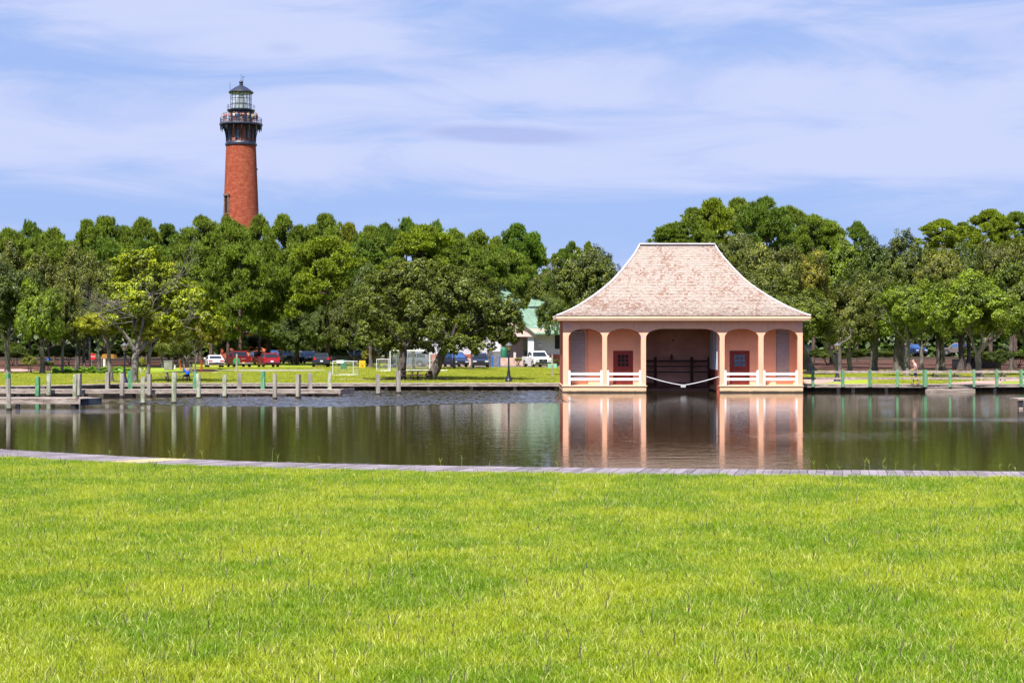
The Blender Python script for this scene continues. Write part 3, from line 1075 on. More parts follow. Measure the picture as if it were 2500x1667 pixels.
def door(xa, xb, pane_m, label):
    cx = (xa + xb) / 2
    w = xb - xa
    h = DT
    d = MB().box((cx, PD + 0.06, h / 2), (w - 0.14, 0.06, h - 0.08)).build('door', dkred, boat)
    d['label'] = label
    fr = MB()
    fr.span((xa, PD - 0.015, 0), (xa + 0.085, PD + 0.10, h))
    fr.span((xb - 0.085, PD - 0.015, 0), (xb, PD + 0.10, h))
    fr.span((xa + 0.085, PD - 0.015, h - 0.09), (xb - 0.085, PD + 0.10, h))
    fr.build('door_frame', dkred, d)
    x0_, x1_ = cx - 0.40, cx + 0.40
    z0_, z1_ = WZ(895, PD), WZ(865, PD)
    pw, ph = (x1_ - x0_) / 3, (z1_ - z0_) / 3
    for i in range(3):
        for j in range(3):
            MB().box((x0_ + pw * (i + .5), PD + 0.022, z0_ + ph * (j + .5)), (pw * 0.80, 0.02, ph * 0.80)).build('pane', pane_m, d)
    MB().box((cx, PD + 0.02, 0.52), (w - 0.34, 0.03, 0.66), ).build('door_panel', ltred, d)
    MB().box((cx, PD + 0.02, WZ(908, PD) + 0.10), (w - 0.34, 0.03, 0.24), ).build('door_panel', dkred, d)
    MB().lathe([(0.0, 0), (0.028, 0.004), (0.028, 0.02), (0, 0.026)], (0, 0, 0), 10).build('handle', chrome, d, world=False).location = (xb - 0.2 - BC, PD - BY, 1.0 - BW)
    return d


door(dL[0], dL[1], M('black_pane', (0.008, 0.008, 0.010), 0.35, spec=0.15), 'dark red door with nine black panes')
door(dR[0], dR[1], blue_glass, 'dark red door with nine blue reflecting panes')
# slip (central bay): side walls with white boards, back wall
SY = BY + BD
b = MB()
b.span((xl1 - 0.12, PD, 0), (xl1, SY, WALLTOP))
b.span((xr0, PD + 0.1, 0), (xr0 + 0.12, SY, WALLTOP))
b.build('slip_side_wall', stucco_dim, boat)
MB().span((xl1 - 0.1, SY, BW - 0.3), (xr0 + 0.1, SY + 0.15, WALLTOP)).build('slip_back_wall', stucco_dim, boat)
brownbase = M('slip_base_board', (0.16, 0.07, 0.055), 0.9, var=0.2)
MB().span((xl1, SY - 0.5, -0.28), (xr0, SY, -0.02)).build('slip_ledge', brownbase, boat)
MB().span((xl1, SY - 0.04, 0.0), (xr0, SY - 0.005, 0.05)).build('slip_ledge', brownbase, boat)
# white hanging door leaves against the right inner wall
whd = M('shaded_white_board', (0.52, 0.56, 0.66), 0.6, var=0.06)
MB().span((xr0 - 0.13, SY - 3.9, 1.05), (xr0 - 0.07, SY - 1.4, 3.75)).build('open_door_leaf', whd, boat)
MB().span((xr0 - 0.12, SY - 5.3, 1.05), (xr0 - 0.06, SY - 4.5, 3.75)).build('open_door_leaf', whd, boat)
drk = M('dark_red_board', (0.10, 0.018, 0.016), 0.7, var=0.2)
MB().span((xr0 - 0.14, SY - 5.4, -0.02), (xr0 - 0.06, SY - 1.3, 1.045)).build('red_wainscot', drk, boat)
# dark inner railing at the back of the slip
dwood = M('dark_rail_wood', (0.05, 0.028, 0.026), 0.8, var=0.3, scale=4)
iy = SY - 0.7
for z, t in ((WZ(881, iy), 0.13), (WZ(894, iy), 0.09), (WZ(908, iy), 0.09)):
    MB().box(((xl1 + xr0) / 2, iy, z), (xr0 - xl1 - 0.3, 0.09, t)).build('inner_rail', dwood, boat)
for px in (1600, 1689, 1731):
    MB().box((WX(px, iy), iy, 0.9), (0.2, 0.16, 2.0)).build('inner_post', dwood, boat)
ln = MB().lathe([(0.10, 0), (0.12, 0.03), (0.12, 0.2), (0.05, 0.3), (0.07, 0.33), (0.07, 0.38), (0.01, 0.4)], (WX(1640, iy), iy, WZ(880, iy) + 0.065), 12).build('slip_lantern', black_iron, boat, smooth=True)
MB().box((WX(1643, SY), SY - 0.03, WZ(831, SY)), (0.09, 0.06, 0.12)).build('wall_fixture', black_iron, boat)
# side and back walls, ceiling
BACK = BY + 7.4
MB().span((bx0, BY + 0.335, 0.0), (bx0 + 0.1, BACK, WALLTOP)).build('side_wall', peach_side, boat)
MB().span((bx1 - 0.1, BY + 0.335, 0.0), (bx1, BACK, WALLTOP)).build('side_wall', peach, boat)
MB().span((bx0 + 0.1, BACK - 0.12, 0.0), (bx1 - 0.1, BACK, WALLTOP)).build('back_wall', peach, boat)
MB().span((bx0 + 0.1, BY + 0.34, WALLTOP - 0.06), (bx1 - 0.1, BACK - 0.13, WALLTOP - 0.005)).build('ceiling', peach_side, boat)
# fascia and soffit
EH = 8.66
ED = (BACK - BY) / 2 + 0.50
ecy = (BY + BACK) / 2
ey0, ey1 = ecy - ED, ecy + ED
EZ = 4.74
b = MB()
b.span((BC - EH + 0.05, ey0 + 0.05, 4.50), (BC + EH - 0.05, ey1 - 0.05, 4.55))
b.build('soffit', peach, boat)
b = MB()
b.span((BC - EH, ey0, 4.545), (BC + EH, ey0 + 0.09, 4.73))
b.span((BC - EH, ey1 - 0.09, 4.545), (BC + EH, ey1, 4.73))
b.span((BC - EH, ey0 + 0.092, 4.545), (BC - EH + 0.09, ey1 - 0.092, 4.73))
b.span((BC + EH - 0.09, ey0 + 0.092, 4.545), (BC + EH, ey1 - 0.092, 4.73))
b.build('fascia', peach_lt, boat)
b = MB()
b.span((BC - EH + 0.07, ey0 + 0.045, 4.43), (BC + EH - 0.07, ey0 + 0.12, 4.543))
b.build('fascia_moulding', peach_lt, boat)

# white railings in the four small bays
for k, (pa, pb, kd) in enumerate(bays):
    if kd != 's':
        continue
    xa, xb = WX(pa, BY), WX(pb, BY)
    rr = MB().box(((xa + xb) / 2, BY + 0.10, 0.785), (xb - xa - 0.26, 0.05, 0.165)).build('porch_rail', white_paint, boat)
    MB().box(((xa + xb) / 2, BY + 0.10, 0.42), (xb - xa - 0.26, 0.05, 0.165)).build('rail_board', white_paint, rr)
    for xx in (xa + 0.065, xb - 0.065):
        MB().box((xx, BY + 0.08, 0.515), (0.13, 0.13, 1.03)).build('rail_post', white_paint, rr)
# roof profile: inset fraction -> height fraction
PROF = [(0, 0), (.075, .032), (.15, .072), (.235, .122), (.314, .177), (.41, .250), (.5, .326), (.575, .394), (.647, .463), (.70, .525), (.749, .594), (.80, .66), (.845, .726), (.913, .829), (.96, .91), (1, 1)]


def prof(t):
    for i in range(len(PROF) - 1):
        if t <= PROF[i + 1][0]:
            a, b_ = PROF[i], PROF[i + 1]
            return a[1] + (b_[1] - a[1]) * (t - a[0]) / (b_[0] - a[0])
    return 1.0


RISE = 5.12
SIDE_IN = EH - 2.62
nu = 40
b = MB()
ring = []
for i in range(nu + 1):
    t = i / nu
    hx = EH - SIDE_IN * t
    hy = ED * (1 - t) + 0.02 * t
    z = EZ + RISE * prof(t) - 0.07
    ring.append([(BC - hx, ecy - hy, z), (BC + hx, ecy - hy, z), (BC + hx, ecy + hy, z), (BC - hx, ecy + hy, z)])
vs = [p for r_ in ring for p in r_]
fs = []
for i in range(nu):
    for k in range(4):
        a_ = i * 4 + k
        c_ = i * 4 + (k + 1) % 4
        fs.append((a_, c_, c_ + 4, a_ + 4))
fs.append((0, 3, 2, 1))
fs.append((nu * 4, nu * 4 + 1, nu * 4 + 2, nu * 4 + 3))
b.add(vs, fs)
roof = b.build('roof', M('roof_underlay', (0.20, 0.12, 0.09), 0.9), boat)


def shingle_material():
    m = bpy.data.materials.new('cedar_shingles')
    m.use_nodes = True
    nt = m.node_tree
    p = nt.nodes['Principled BSDF']
    p.inputs['Roughness'].default_value = 0.85
    p.inputs['Specular IOR Level'].default_value = 0.2
    at = N(nt, 'ShaderNodeAttribute')
    at.attribute_name = 'tone'
    g = N(nt, 'ShaderNodeNewGeometry')
    no = N(nt, 'ShaderNodeTexNoise', inp={'Scale': 0.8, 'Detail': 7.0, 'Roughness': 0.68})
    nt.links.new(g.outputs['Position'], no.inputs['Vector'])
    v = mathn(nt, 'ADD', mathn(nt, 'MULTIPLY', at.outputs['Fac'], 0.48), mathn(nt, 'MULTIPLY', no.outputs[0], 1.25))
    c = mixc(nt, sstep(nt, v, 0.78, 1.20), (0.36, 0.30, 0.265), (0.25, 0.155, 0.118))
    n2 = N(nt, 'ShaderNodeTexNoise', inp={'Scale': 7.0, 'Detail': 4.0})
    nt.links.new(g.outputs['Position'], n2.inputs['Vector'])
    c = mixc(nt, sstep(nt, n2.outputs[0], 0.5, 0.8, 0, 0.35), c, (0.22, 0.16, 0.14))
    nt.links.new(c, p.inputs['Base Color'])
    return m


def tri_clip_width(t):
    return EH - SIDE_IN * t


sh_v, sh_f, sh_t = [], [], []
rs = random.Random(11)
# rows at equal slope length
NS = 400
cum = [0.0]
for i in range(NS):
    t0, t1 = i / NS, (i + 1) / NS
    cum.append(cum[-1] + math.hypot(ED * (t1 - t0), RISE * (prof(t1) - prof(t0))))
rows = 46


def t_at(s_):
    for i in range(NS):
        if cum[i + 1] >= s_:
            return (i + (s_ - cum[i]) / (cum[i + 1] - cum[i])) / NS
    return 1.0


ts = [t_at(cum[-1] * i / rows) for i in range(rows + 1)]
for side in range(4):
    for r_ in range(rows):
        t0 = ts[r_]
        t1 = min(1.0, ts[min(r_ + 1, rows)] + 0.004)
        hx0, hy0 = EH - SIDE_IN * t0, ED * (1 - t0)
        hx1, hy1 = EH - SIDE_IN * t1, ED * (1 - t1)
        if side in (0, 2):
            half0, half1, off0, off1 = hx0, hx1, hy0, hy1
        else:
            half0, half1, off0, off1 = hy0, hy1, hx0, hx1
        z0, z1 = EZ + RISE * prof(t0), EZ + RISE * prof(t1)
        x = -half0
        while x < half0:
            w = rs.uniform(0.09, 0.21)
            xe = min(x + w, half0)
            butt = 0.034 + rs.uniform(-0.006, 0.014)
            g_ = 0.006
            xa, xb = x + g_ / 2, xe - g_ / 2
            xa1, xb1 = max(xa, -half1), min(xb, half1)
            jig = rs.uniform(-0.012, 0.008)
            if xb > xa:
                if xb1 < xa1:
                    m_ = (xa1 + xb1) / 2
                    xa1 = xb1 = max(-half1, min(half1, m_))
                base = [(xa, off0 + jig - 0.055, z0 - 0.006), (xb, off0 + jig - 0.055, z0 - 0.006), (xa, off0 + jig, z0 + butt), (xb, off0 + jig, z0 + butt), (xb1, off1, z1 + 0.002), (xa1, off1, z1 + 0.002)]
                bi = len(sh_v)
                for (lx, lo_, lz) in base:
                    if side == 0:
                        sh_v.append((BC + lx, ecy - lo_, lz))
                    elif side == 2:
                        sh_v.append((BC - lx, ecy + lo_, lz))
                    elif side == 1:
                        sh_v.append((BC + lo_, ecy + lx, lz))
                    else:
                        sh_v.append((BC - lo_, ecy - lx, lz))
                sh_f += [(bi, bi + 1, bi + 3, bi + 2), (bi + 2, bi + 3, bi + 4, bi + 5)]
                tone = rs.random()
                sh_t += [tone] * 6
            x = xe
b = MB()
b.v, b.f = sh_v, sh_f
off = origin_of(roof)
me = bpy.data.meshes.new('shingles')
me.from_pydata([(p[0] - off.x, p[1] - off.y, p[2] - off.z) for p in sh_v], [], sh_f)
at = me.attributes.new('tone', 'FLOAT', 'POINT')
at.data.foreach_set('value', np.array(sh_t, dtype=np.float32))
me.materials.append(shingle_material())
o = put('shingles', me, roof)
o['kind'] = 'stuff'
# hip caps and ridge cap
cap_m = M('pale_ridge_flashing', (0.60, 0.55, 0.60), 0.6, var=0.08)
for sx in (-1, 1):
    for sy in (-1, 1):
        pts = []
        for i in range(19):
            t = i / 18
            pts.append((BC + sx * (EH - SIDE_IN * t), ecy + sy * (ED * (1 - t)), EZ + RISE * prof(t) + 0.025))
        MB().tube(pts, 0.062, 6).build('hip_cap', cap_m, roof)
MB().box((BC, ecy, EZ + RISE + 0.03), (2 * (EH - SIDE_IN) + 0.1, 0.26, 0.09)).build('ridge_cap', cap_m, roof)
gap_m = M('dark_drip_edge', (0.05, 0.02, 0.02), 0.8)
MB().span((BC - EH - 0.01, ey0 - 0.012, 4.731), (BC + EH + 0.01, ey0 + 0.05, 4.752)).build('drip_edge', gap_m, roof)

# rope with sign across the slip
rope = thing('rope_barrier', 'white rope sagging across the open boat bay with a small white sign', 'rope', (WX(1668, BY), BY + 0.15, 0.0))
pts = []
xa, xb = xl1 + 0.01, xr0 - 0.01
za, zb, zm = WZ(919, BY), WZ(921, BY), WZ(940, BY)
for i in range(25):
    t = i / 24
    x = xa + (xb - xa) * t
    u = (x - WX(1668, BY)) / (xb - xa) * 2
    pts.append((x, BY + 0.15, zm + (za - zm) * abs(u) ** 1.35))
MB().tube(pts, 0.022, 6).build('rope', white_paint, rope)
sg = MB().box((WX(1668.5, BY), BY + 0.10, WZ(942, BY)), (0.33, 0.02, 0.19)).build('sign_board', white_plastic, rope)
for k, (w, z) in enumerate(((0.20, 0.035), (0.24, -0.02))):
    MB().box((WX(1668.5, BY) + 0.01, BY + 0.087, WZ(942, BY) + z), (w, 0.004, 0.022)).build('sign_print', M('sign_print_grey', (0.25, 0.25, 0.3)), sg)

# ------------------------------------------------------------------ lighthouse
LY = 300.0
LX = WX(588.5, LY)
lh = thing('lighthouse', 'tall tapering red brick lighthouse with black gallery and glass lantern above the trees', 'lighthouse', (LX, LY, 0))


def lz(py):
    return WZ(py, LY)


def lr(px):
    return px / F * LY


def brick_material():
    m = bpy.data.materials.new('lighthouse_brick')
    m.use_nodes = True
    nt = m.node_tree
    p = nt.nodes['Principled BSDF']
    p.inputs['Roughness'].default_value = 0.9
    p.inputs['Specular IOR Level'].default_value = 0.15
    tc = N(nt, 'ShaderNodeTexCoord')
    sp = N(nt, 'ShaderNodeSeparateXYZ')
    nt.links.new(tc.outputs['Object'], sp.inputs[0])
    ang = mathn(nt, 'MULTIPLY', mathn(nt, 'ARCTAN2', sp.outputs[0], sp.outputs[1]), 3.2)
    cb = N(nt, 'ShaderNodeCombineXYZ')
    nt.links.new(ang, cb.inputs[0])
    nt.links.new(sp.outputs[2], cb.inputs[1])
    br = N(nt, 'ShaderNodeTexBrick', inp={'Scale': 1.0, 'Mortar Size': 0.018, 'Brick Width': 0.42, 'Row Height': 0.16, 'Color1': (0.27, 0.042, 0.020, 1), 'Color2': (0.34, 0.065, 0.032, 1), 'Mortar': (0.32, 0.12, 0.08, 1), 'Bias': 0.0})
    nt.links.new(cb.outputs[0], br.inputs['Vector'])
    mp = N(nt, 'ShaderNodeMapping')
    mp.inputs['Scale'].default_value = (0.5, 1.3, 1)
    nt.links.new(cb.outputs[0], mp.inputs[0])
    no = N(nt, 'ShaderNodeTexNoise', inp={'Scale': 1.8, 'Detail': 10.0, 'Roughness': 0.75})
    nt.links.new(mp.outputs[0], no.inputs['Vector'])
    c = mixc(nt, sstep(nt, no.outputs[0], 0.44, 0.60), br.outputs[0], (0.40, 0.12, 0.06))
    no2 = N(nt, 'ShaderNodeTexNoise', inp={'Scale': 1.1, 'Detail': 9.0, 'Roughness': 0.72})
    nt.links.new(cb.outputs[0], no2.inputs['Vector'])
    c = mixc(nt, sstep(nt, no2.outputs[0], 0.46, 0.64, 0, 0.6), c, (0.23, 0.035, 0.02))
    nt.links.new(c, p.inputs['Base Color'])
    bp = N(nt, 'ShaderNodeBump')
    bp.inputs['Distance'].default_value = 0.03
    nt.links.new(br.outputs[1], bp.inputs['Height'])
    bp.invert = True
    nt.links.new(bp.outputs[0], p.inputs['Normal'])
    return m


brick = brick_material()
z_ring = lz(355)
shaft = [(lr(51), 0.0), (lr(50), 1.2), (lr(49.5), 1.3)]
for i in range(13):
    t = i / 12
    z = 1.3 + (z_ring - 1.3) * t
    py = 833.5 - (z - CAMH) * F / LY
    rr = 36.0 + (py - 355) * (43.3 - 36.0) / (540 - 355.0)
    shaft.append((lr(min(rr, 49.5)), z))
MB().lathe(shaft, (LX, LY, 0), 64).build('brick_shaft', brick, lh, smooth=True)
MB().lathe([(lr(36.2), lz(357)), (lr(38.5), lz(356)), (lr(38.5), lz(352)), (lr(36.5), lz(350)), (lr(36), lz(347))], (LX, LY, 0), 48).build('lower_cornice', iron_blue, lh, smooth=True)
MB().lathe([(lr(33.5), lz(350)), (lr(32.5), lz(304))], (LX, LY, 0), 48).build('watch_room_wall', M('watch_room_brick', (0.26, 0.10, 0.075), 0.9, var=0.2, scale=3), lh, smooth=True)
for k in range(16):
    a = 2 * PI * (k + .5) / 16
    c_, s_ = math.cos(a), math.sin(a)
    # bracket: vertical strut + curved arm + drop finial
    b = MB()
    r0 = lr(33.5)
    r1 = lr(50)
    zt = lz(308)
    zb_ = lz(348)
    pts = []
    for i in range(8):
        t = i / 7
        rr = r0 + 0.12 + (r1 - r0 - 0.15) * (1 - math.cos(t * PI / 2))
        z = zb_ + (zt - zb_) * math.sin(t * PI / 2)
        pts.append((LX + c_ * rr, LY + s_ * rr, z))
    b.tube(pts, 0.10, 5)
    b.tube([(LX + c_ * (r0 + .1), LY + s_ * (r0 + .1), zb_), (LX + c_ * (r0 + .1), LY + s_ * (r0 + .1), zt)], 0.11, 5)
    b.tube([(LX + c_ * (r1 - .1), LY + s_ * (r1 - .1), lz(306)), (LX + c_ * (r1 - .1), LY + s_ * (r1 - .1), lz(314)), (LX + c_ * (r1 - .1), LY + s_ * (r1 - .1), lz(322))], [0.10, 0.13, 0.03], 6)
    rm = r0 + (r1 - r0) * .62
    b.tube([(LX + c_ * rm, LY + s_ * rm, lz(306)), (LX + c_ * rm, LY + s_ * rm, lz(318))], [0.09, 0.05], 6)
    b.build('bracket', iron_blue, lh)
for k in range(8):
    a = 2 * PI * (k + .9) / 8
    b = MB()
    b.box((LX + math.cos(a) * lr(33.3), LY + math.sin(a) * lr(33.3), lz(331)), (0.75, 0.08, 1.9), rz=a + PI / 2)
    w_ = b.build('window_frame', iron_blue, lh)
    MB().box((LX + math.cos(a) * lr(34), LY + math.sin(a) * lr(34), lz(331)), (0.42, 0.05, 1.5), rz=a + PI / 2).build('pane', M('lighthouse_window_glass', (0.10, 0.13, 0.18), 0.15), w_)
# gallery
MB().lathe([(lr(33), lz(309)), (lr(50), lz(309)), (lr(52), lz(307.5)), (lr(52.5), lz(304.5)), (lr(52), lz(303.5)), (lr(33), lz(303.2))], (LX, LY, 0), 64).build('gallery_deck', iron_blue, lh, smooth=True)
GZ = lz(303.4)


def ring_rail(r, z0, z1, n, name, rad=0.035, m=iron_blue, mids=(0.5,)):
    p = MB()
    for zz in (z1,) + tuple(z0 + (z1 - z0) * q for q in mids):
        p.tube([(LX + r * math.cos(2 * PI * k / 48), LY + r * math.sin(2 * PI * k / 48), zz) for k in range(49)], rad, 5, cap=False)
    for k in range(n):
        a = 2 * PI * k / n
        p.tube([(LX + r * math.cos(a), LY + r * math.sin(a), z0), (LX + r * math.cos(a), LY + r * math.sin(a), z1)], rad, 4)
    return p.build(name, m, lh)


ring_rail(lr(50), GZ, GZ + 1.05, 44, 'gallery_railing', 0.028)
MB().lathe([(lr(30.5), GZ), (lr(30), lz(276)), (lr(32), lz(274)), (lr(33.8), lz(271.5)), (lr(33.8), lz(269.5)), (lr(29), lz(269))], (LX, LY, 0), 48).build('service_room', iron_blue, lh, smooth=True)
ring_rail(lr(33.5), lz(269.5), lz(259), 20, 'upper_railing', 0.03, mids=())
# lantern: frame bars and glass panes, lens inside
ZL0, ZL1 = lz(269), lz(228.5)
RL = lr(25.2)
lan = MB().lathe([(RL + .06, ZL0), (RL + .06, ZL0 + .15), (RL - .1, ZL0 + .15), (RL - .1, ZL0)], (LX, LY, 0), 32, cap=False).build('lantern_room', iron_blue, lh)
nb = 16
for k in range(nb):
    a = 2 * PI * k / nb
    MB().tube([(LX + RL * math.cos(a), LY + RL * math.sin(a), ZL0), (LX + RL * math.cos(a), LY + RL * math.sin(a), ZL1)], 0.045, 4).build('glazing_bar', iron_blue, lan)
b = MB()
for q in (0.34, 0.67):
    b.tube([(LX + RL * math.cos(2 * PI * k / 32), LY + RL * math.sin(2 * PI * k / 32), ZL0 + (ZL1 - ZL0) * q) for k in range(33)], 0.04, 4, cap=False)
b.build('glazing_ring', iron_blue, lan)
lgm = bpy.data.materials.new('lantern_glass')
lgm.use_nodes = True
nt = lgm.node_tree
p_ = nt.nodes['Principled BSDF']
p_.inputs['Base Color'].default_value = (0.9, 0.97, 1, 1)
p_.inputs['Roughness'].default_value = 0.02
p_.inputs['Alpha'].default_value = 0.22
for k in range(nb):
    a0, a1 = 2 * PI * k / nb, 2 * PI * (k + 1) / nb
    r_ = RL - 0.02
    MB().add([(LX + r_ * math.cos(a0), LY + r_ * math.sin(a0), ZL0 + .1), (LX + r_ * math.cos(a1), LY + r_ * math.sin(a1), ZL0 + .1), (LX + r_ * math.cos(a1), LY + r_ * math.sin(a1), ZL1), (LX + r_ * math.cos(a0), LY + r_ * math.sin(a0), ZL1)], [(0, 1, 2, 3)]).build('pane', lgm, lan)
lens_m = M('lens_glass', (0.30, 0.38, 0.36), 0.12, var=0.4, scale=3, spec=0.9)
prof_l = []
for i in range(25):
    t = i / 24
    rr = 0.95 * math.sin(PI * min(1, 0.30 + t * 0.68)) ** 0.7
    prof_l.append((max(0.1, rr + (0.035 if i % 2 else 0)), ZL0 + 0.2 + t * (ZL1 - ZL0 - 0.35)))
MB().lathe(prof_l, (LX, LY, 0), 20).build('lens', lens_m, lh)
# roof
MB().lathe([(lr(29.5), lz(228.5)), (lr(30.5), lz(226.5)), (lr(29), lz(224.5)), (lr(16), lz(215)), (lr(6.5), lz(210)), (lr(3.5), lz(208)), (lr(4.2), lz(206.5)), (lr(3.2), lz(205)), (lr(4.8), lz(203)), (lr(5.0), lz(201.5)), (lr(4.2), lz(199.5)), (lr(1.8), lz(198)), (0.05, lz(197))], (LX, LY, 0), 32).build('lantern_roof', iron_blue, lh, smooth=True)
MB().tube([(LX, LY, lz(198)), (LX, LY, lz(181))], 0.03, 5).build('lightning_rod', iron_blue, lh)
MB().tube([(LX + lr(5), LY - .2, lz(212)), (LX + lr(5.2), LY - .2, lz(188.5))], 0.05, 5).box((LX + lr(6.5), LY - .2, lz(188.5)), (0.5, 0.06, 0.06)).build('weather_mast', iron_blue, lh)
MB().tube([(LX - lr(25.5), LY - .5, lz(228)), (LX - lr(25.8), LY - .5, lz(203))], 0.035, 5).build('antenna', iron_blue, lh)
# shaft window with stone surround, left side facing
wa = R(180 + 45)
for (pyc, hh) in ((502, 3.2),):
    zc = lz(pyc)
    rr = lr(41.0)
    cx_, cy_ = LX + math.cos(wa) * rr, LY + math.sin(wa) * rr
    stone = M('window_stone', (0.20, 0.13, 0.10), 0.85, var=0.25)
    fr = MB().box((cx_, cy_, zc), (1.15, 0.25, hh), rz=wa + PI / 2).build('window', M('window_recess', (0.03, 0.012, 0.012), 0.8), lh)

    def wb(dx, dz, sx, sy, sz, nm):
        t_ = Vector((-math.sin(wa), math.cos(wa), 0))
        n_ = Vector((math.cos(wa), math.sin(wa), 0))
        c__ = Vector((cx_, cy_, zc)) + t_ * dx + n_ * 0.12 + Vector((0, 0, dz))
        MB().box(c__, (sx, sy, sz), rz=wa + PI / 2).build(nm, stone, fr)
    wb(-0.62, 0, 0.2, 0.2, hh, 'window_jamb')
    wb(0.62, 0, 0.2, 0.3, hh, 'window_jamb')
    wb(0.05, hh / 2 + 0.2, 1.6, 0.45, 0.35, 'lintel')
    wb(0.05, -hh / 2 - 0.1, 1.5, 0.4, 0.2, 'sill')
MB().box((LX + lr(39.5), LY - 0.3, lz(414)), (0.25, 0.2, 0.3)).build('small_vent', iron_blue, lh)

# ------------------------------------------------------------------ visitor building behind the car park
VY = 205.0


def vx(px, Y=VY):
    return WX(px, Y)


siding = M('white_siding', (0.60, 0.58, 0.61), 0.7, var=0.05, scale=1)
siding_pk = M('cream_gable', (0.62, 0.46, 0.40), 0.8, var=0.06)
green_roof = M('green_metal_roof', (0.15, 0.235, 0.17), 0.45, var=0.10, scale=0.6, spec=0.5)
brick2 = M('red_brick_base', (0.33, 0.10, 0.07), 0.9, var=0.25, scale=6, bump=0.02)
vb = thing('visitor_building', 'white sided building with green metal roofs and brick base behind the car park', 'building', (vx(1230), VY, 0))
sz = lambda py, Y=VY: WZ(py, Y)
# main wall with clapboards, brick base
MB().span((vx(1010), VY, 0), (vx(1292), VY + 9, 1.35)).build('brick_base', brick2, vb)
MB().span((vx(1010), VY + 0.1, 1.35), (vx(1286), VY + 8.9, 5.0)).build('wall', siding, vb)
MB().span((vx(1304), VY - 1.0, 0), (vx(1700), VY + 9, 1.35)).build('brick_base', brick2, vb)
MB().span((vx(1304), VY - 0.9, 1.352), (vx(1700), VY + 8.9, 5.0)).build('wall', siding, vb)
cl = MB()
z = 1.45
while z < 4.9:
    cl.box(((vx(1304) + vx(1700)) / 2, VY - 0.91, z), (vx(1700) - vx(1304), 0.03, 0.17), rx=R(7))
    cl.box(((vx(1010) + vx(1210)) / 2, VY + 0.09, z), (vx(1210) - vx(1010), 0.03, 0.17), rx=R(7))
    z += 0.185
o = cl.build('clapboards', siding, vb)
o['kind'] = 'stuff'
# recessed entry porch between px 1225 and 1304
MB().span((vx(1222), VY - 2.6, 4.05), (vx(1330), VY + 1.5, 4.6)).build('porch_beam', siding_pk, vb)
for (pa, pb) in ((1204, 1222), (1288, 1303)):
    MB().span((vx(pa), VY - 2.6, 0), (vx(pb), VY - 1.9, 4.05)).build('porch_column', white_plastic if pa > 1250 else siding, vb)
MB().span((vx(1222), VY - 0.3, 0), (vx(1288), VY - 0.1, 4.05)).build('entry_wall', M('entry_wall_paint', (0.36, 0.28, 0.26), 0.8), vb)
MB().span((vx(1278), VY - 0.36, 0.1), (vx(1287), VY - 0.305, 3.1)).build('door', dark_glass, vb)
wn = MB().span((vx(1354), VY - 0.98, 2.05), (vx(1366), VY - 0.93, 4.1)).build('window', dark_glass, vb)
MB().span((vx(1352.6), VY - 0.975, 2.0), (vx(1354), VY - 0.925, 4.15)).span((vx(1366), VY - 0.975, 2.0), (vx(1367.4), VY - 0.925, 4.15)).build('window_frame', white_plastic, wn)
# gable front over the porch (slopes down to the right)
Yg = VY - 3.0
gx0, gx1, gxr = WX(1180, Yg), WX(1308, Yg), WX(1244, Yg)
za_, zr_ = WZ(811, Yg), WZ(768, Yg)
MB().prism([(gx0, za_), (gx1, za_), (gxr, zr_)], Yg + 0.2, Yg + 0.4, 'y').build('gable_front', siding_pk, vb)
MB().span((gx0, Yg + 0.1, za_ - 0.55), (gx1, Yg + 0.45, za_)).build('gable_beam', siding_pk, vb)
zrb = WZ(753, VY + 5)
# roof plane visible right of the oak: eave line rising, ridge behind
xr_a, xr_b = WX(1250, VY + 5), WX(1420, VY + 5)


def roofplane(name, quad, n, parent):
    b = MB()
    q = [Vector(p) for p in quad]      # eave left, eave right, ridge right, ridge left
    nrm = (q[1] - q[0]).cross(q[3] - q[0]).normalized()
    if nrm.z < 0:
        nrm = -nrm
    b.add(q + [p - nrm * 0.12 for p in q], [(0, 1, 2, 3), (7, 6, 5, 4), (0, 4, 5, 1), (1, 5, 6, 2), (2, 6, 7, 3), (3, 7, 4, 0)])
    o = b.build(name, green_roof, parent)
    for i in range(1, n):
        t = i / n
        a_ = q[0].lerp(q[1], t) + nrm * 0.03
        b_ = q[3].lerp(q[2], t) + nrm * 0.03
        MB().tube([a_, b_], 0.035, 4).build('roof_seam', green_roof, o)
    return o


roofplane('porch_roof', [(WX(1308, Yg), Yg - 0.2, WZ(815, Yg)), (WX(1400, Yg), Yg - 0.2, WZ(815, Yg)), (WX(1400, VY + 5), VY + 5, zrb), (WX(1262, VY + 5), VY + 5, zrb)], 9, vb)
roofplane('porch_roof', [(WX(1308, Yg), Yg - 0.25, WZ(815.5, Yg)), (WX(1262, VY + 5), VY + 5, zrb + 0.02), (WX(1240, VY + 5), VY + 5, zrb), (WX(1244, Yg), Yg - 0.2, zr_ + 0.25)], 3, vb)
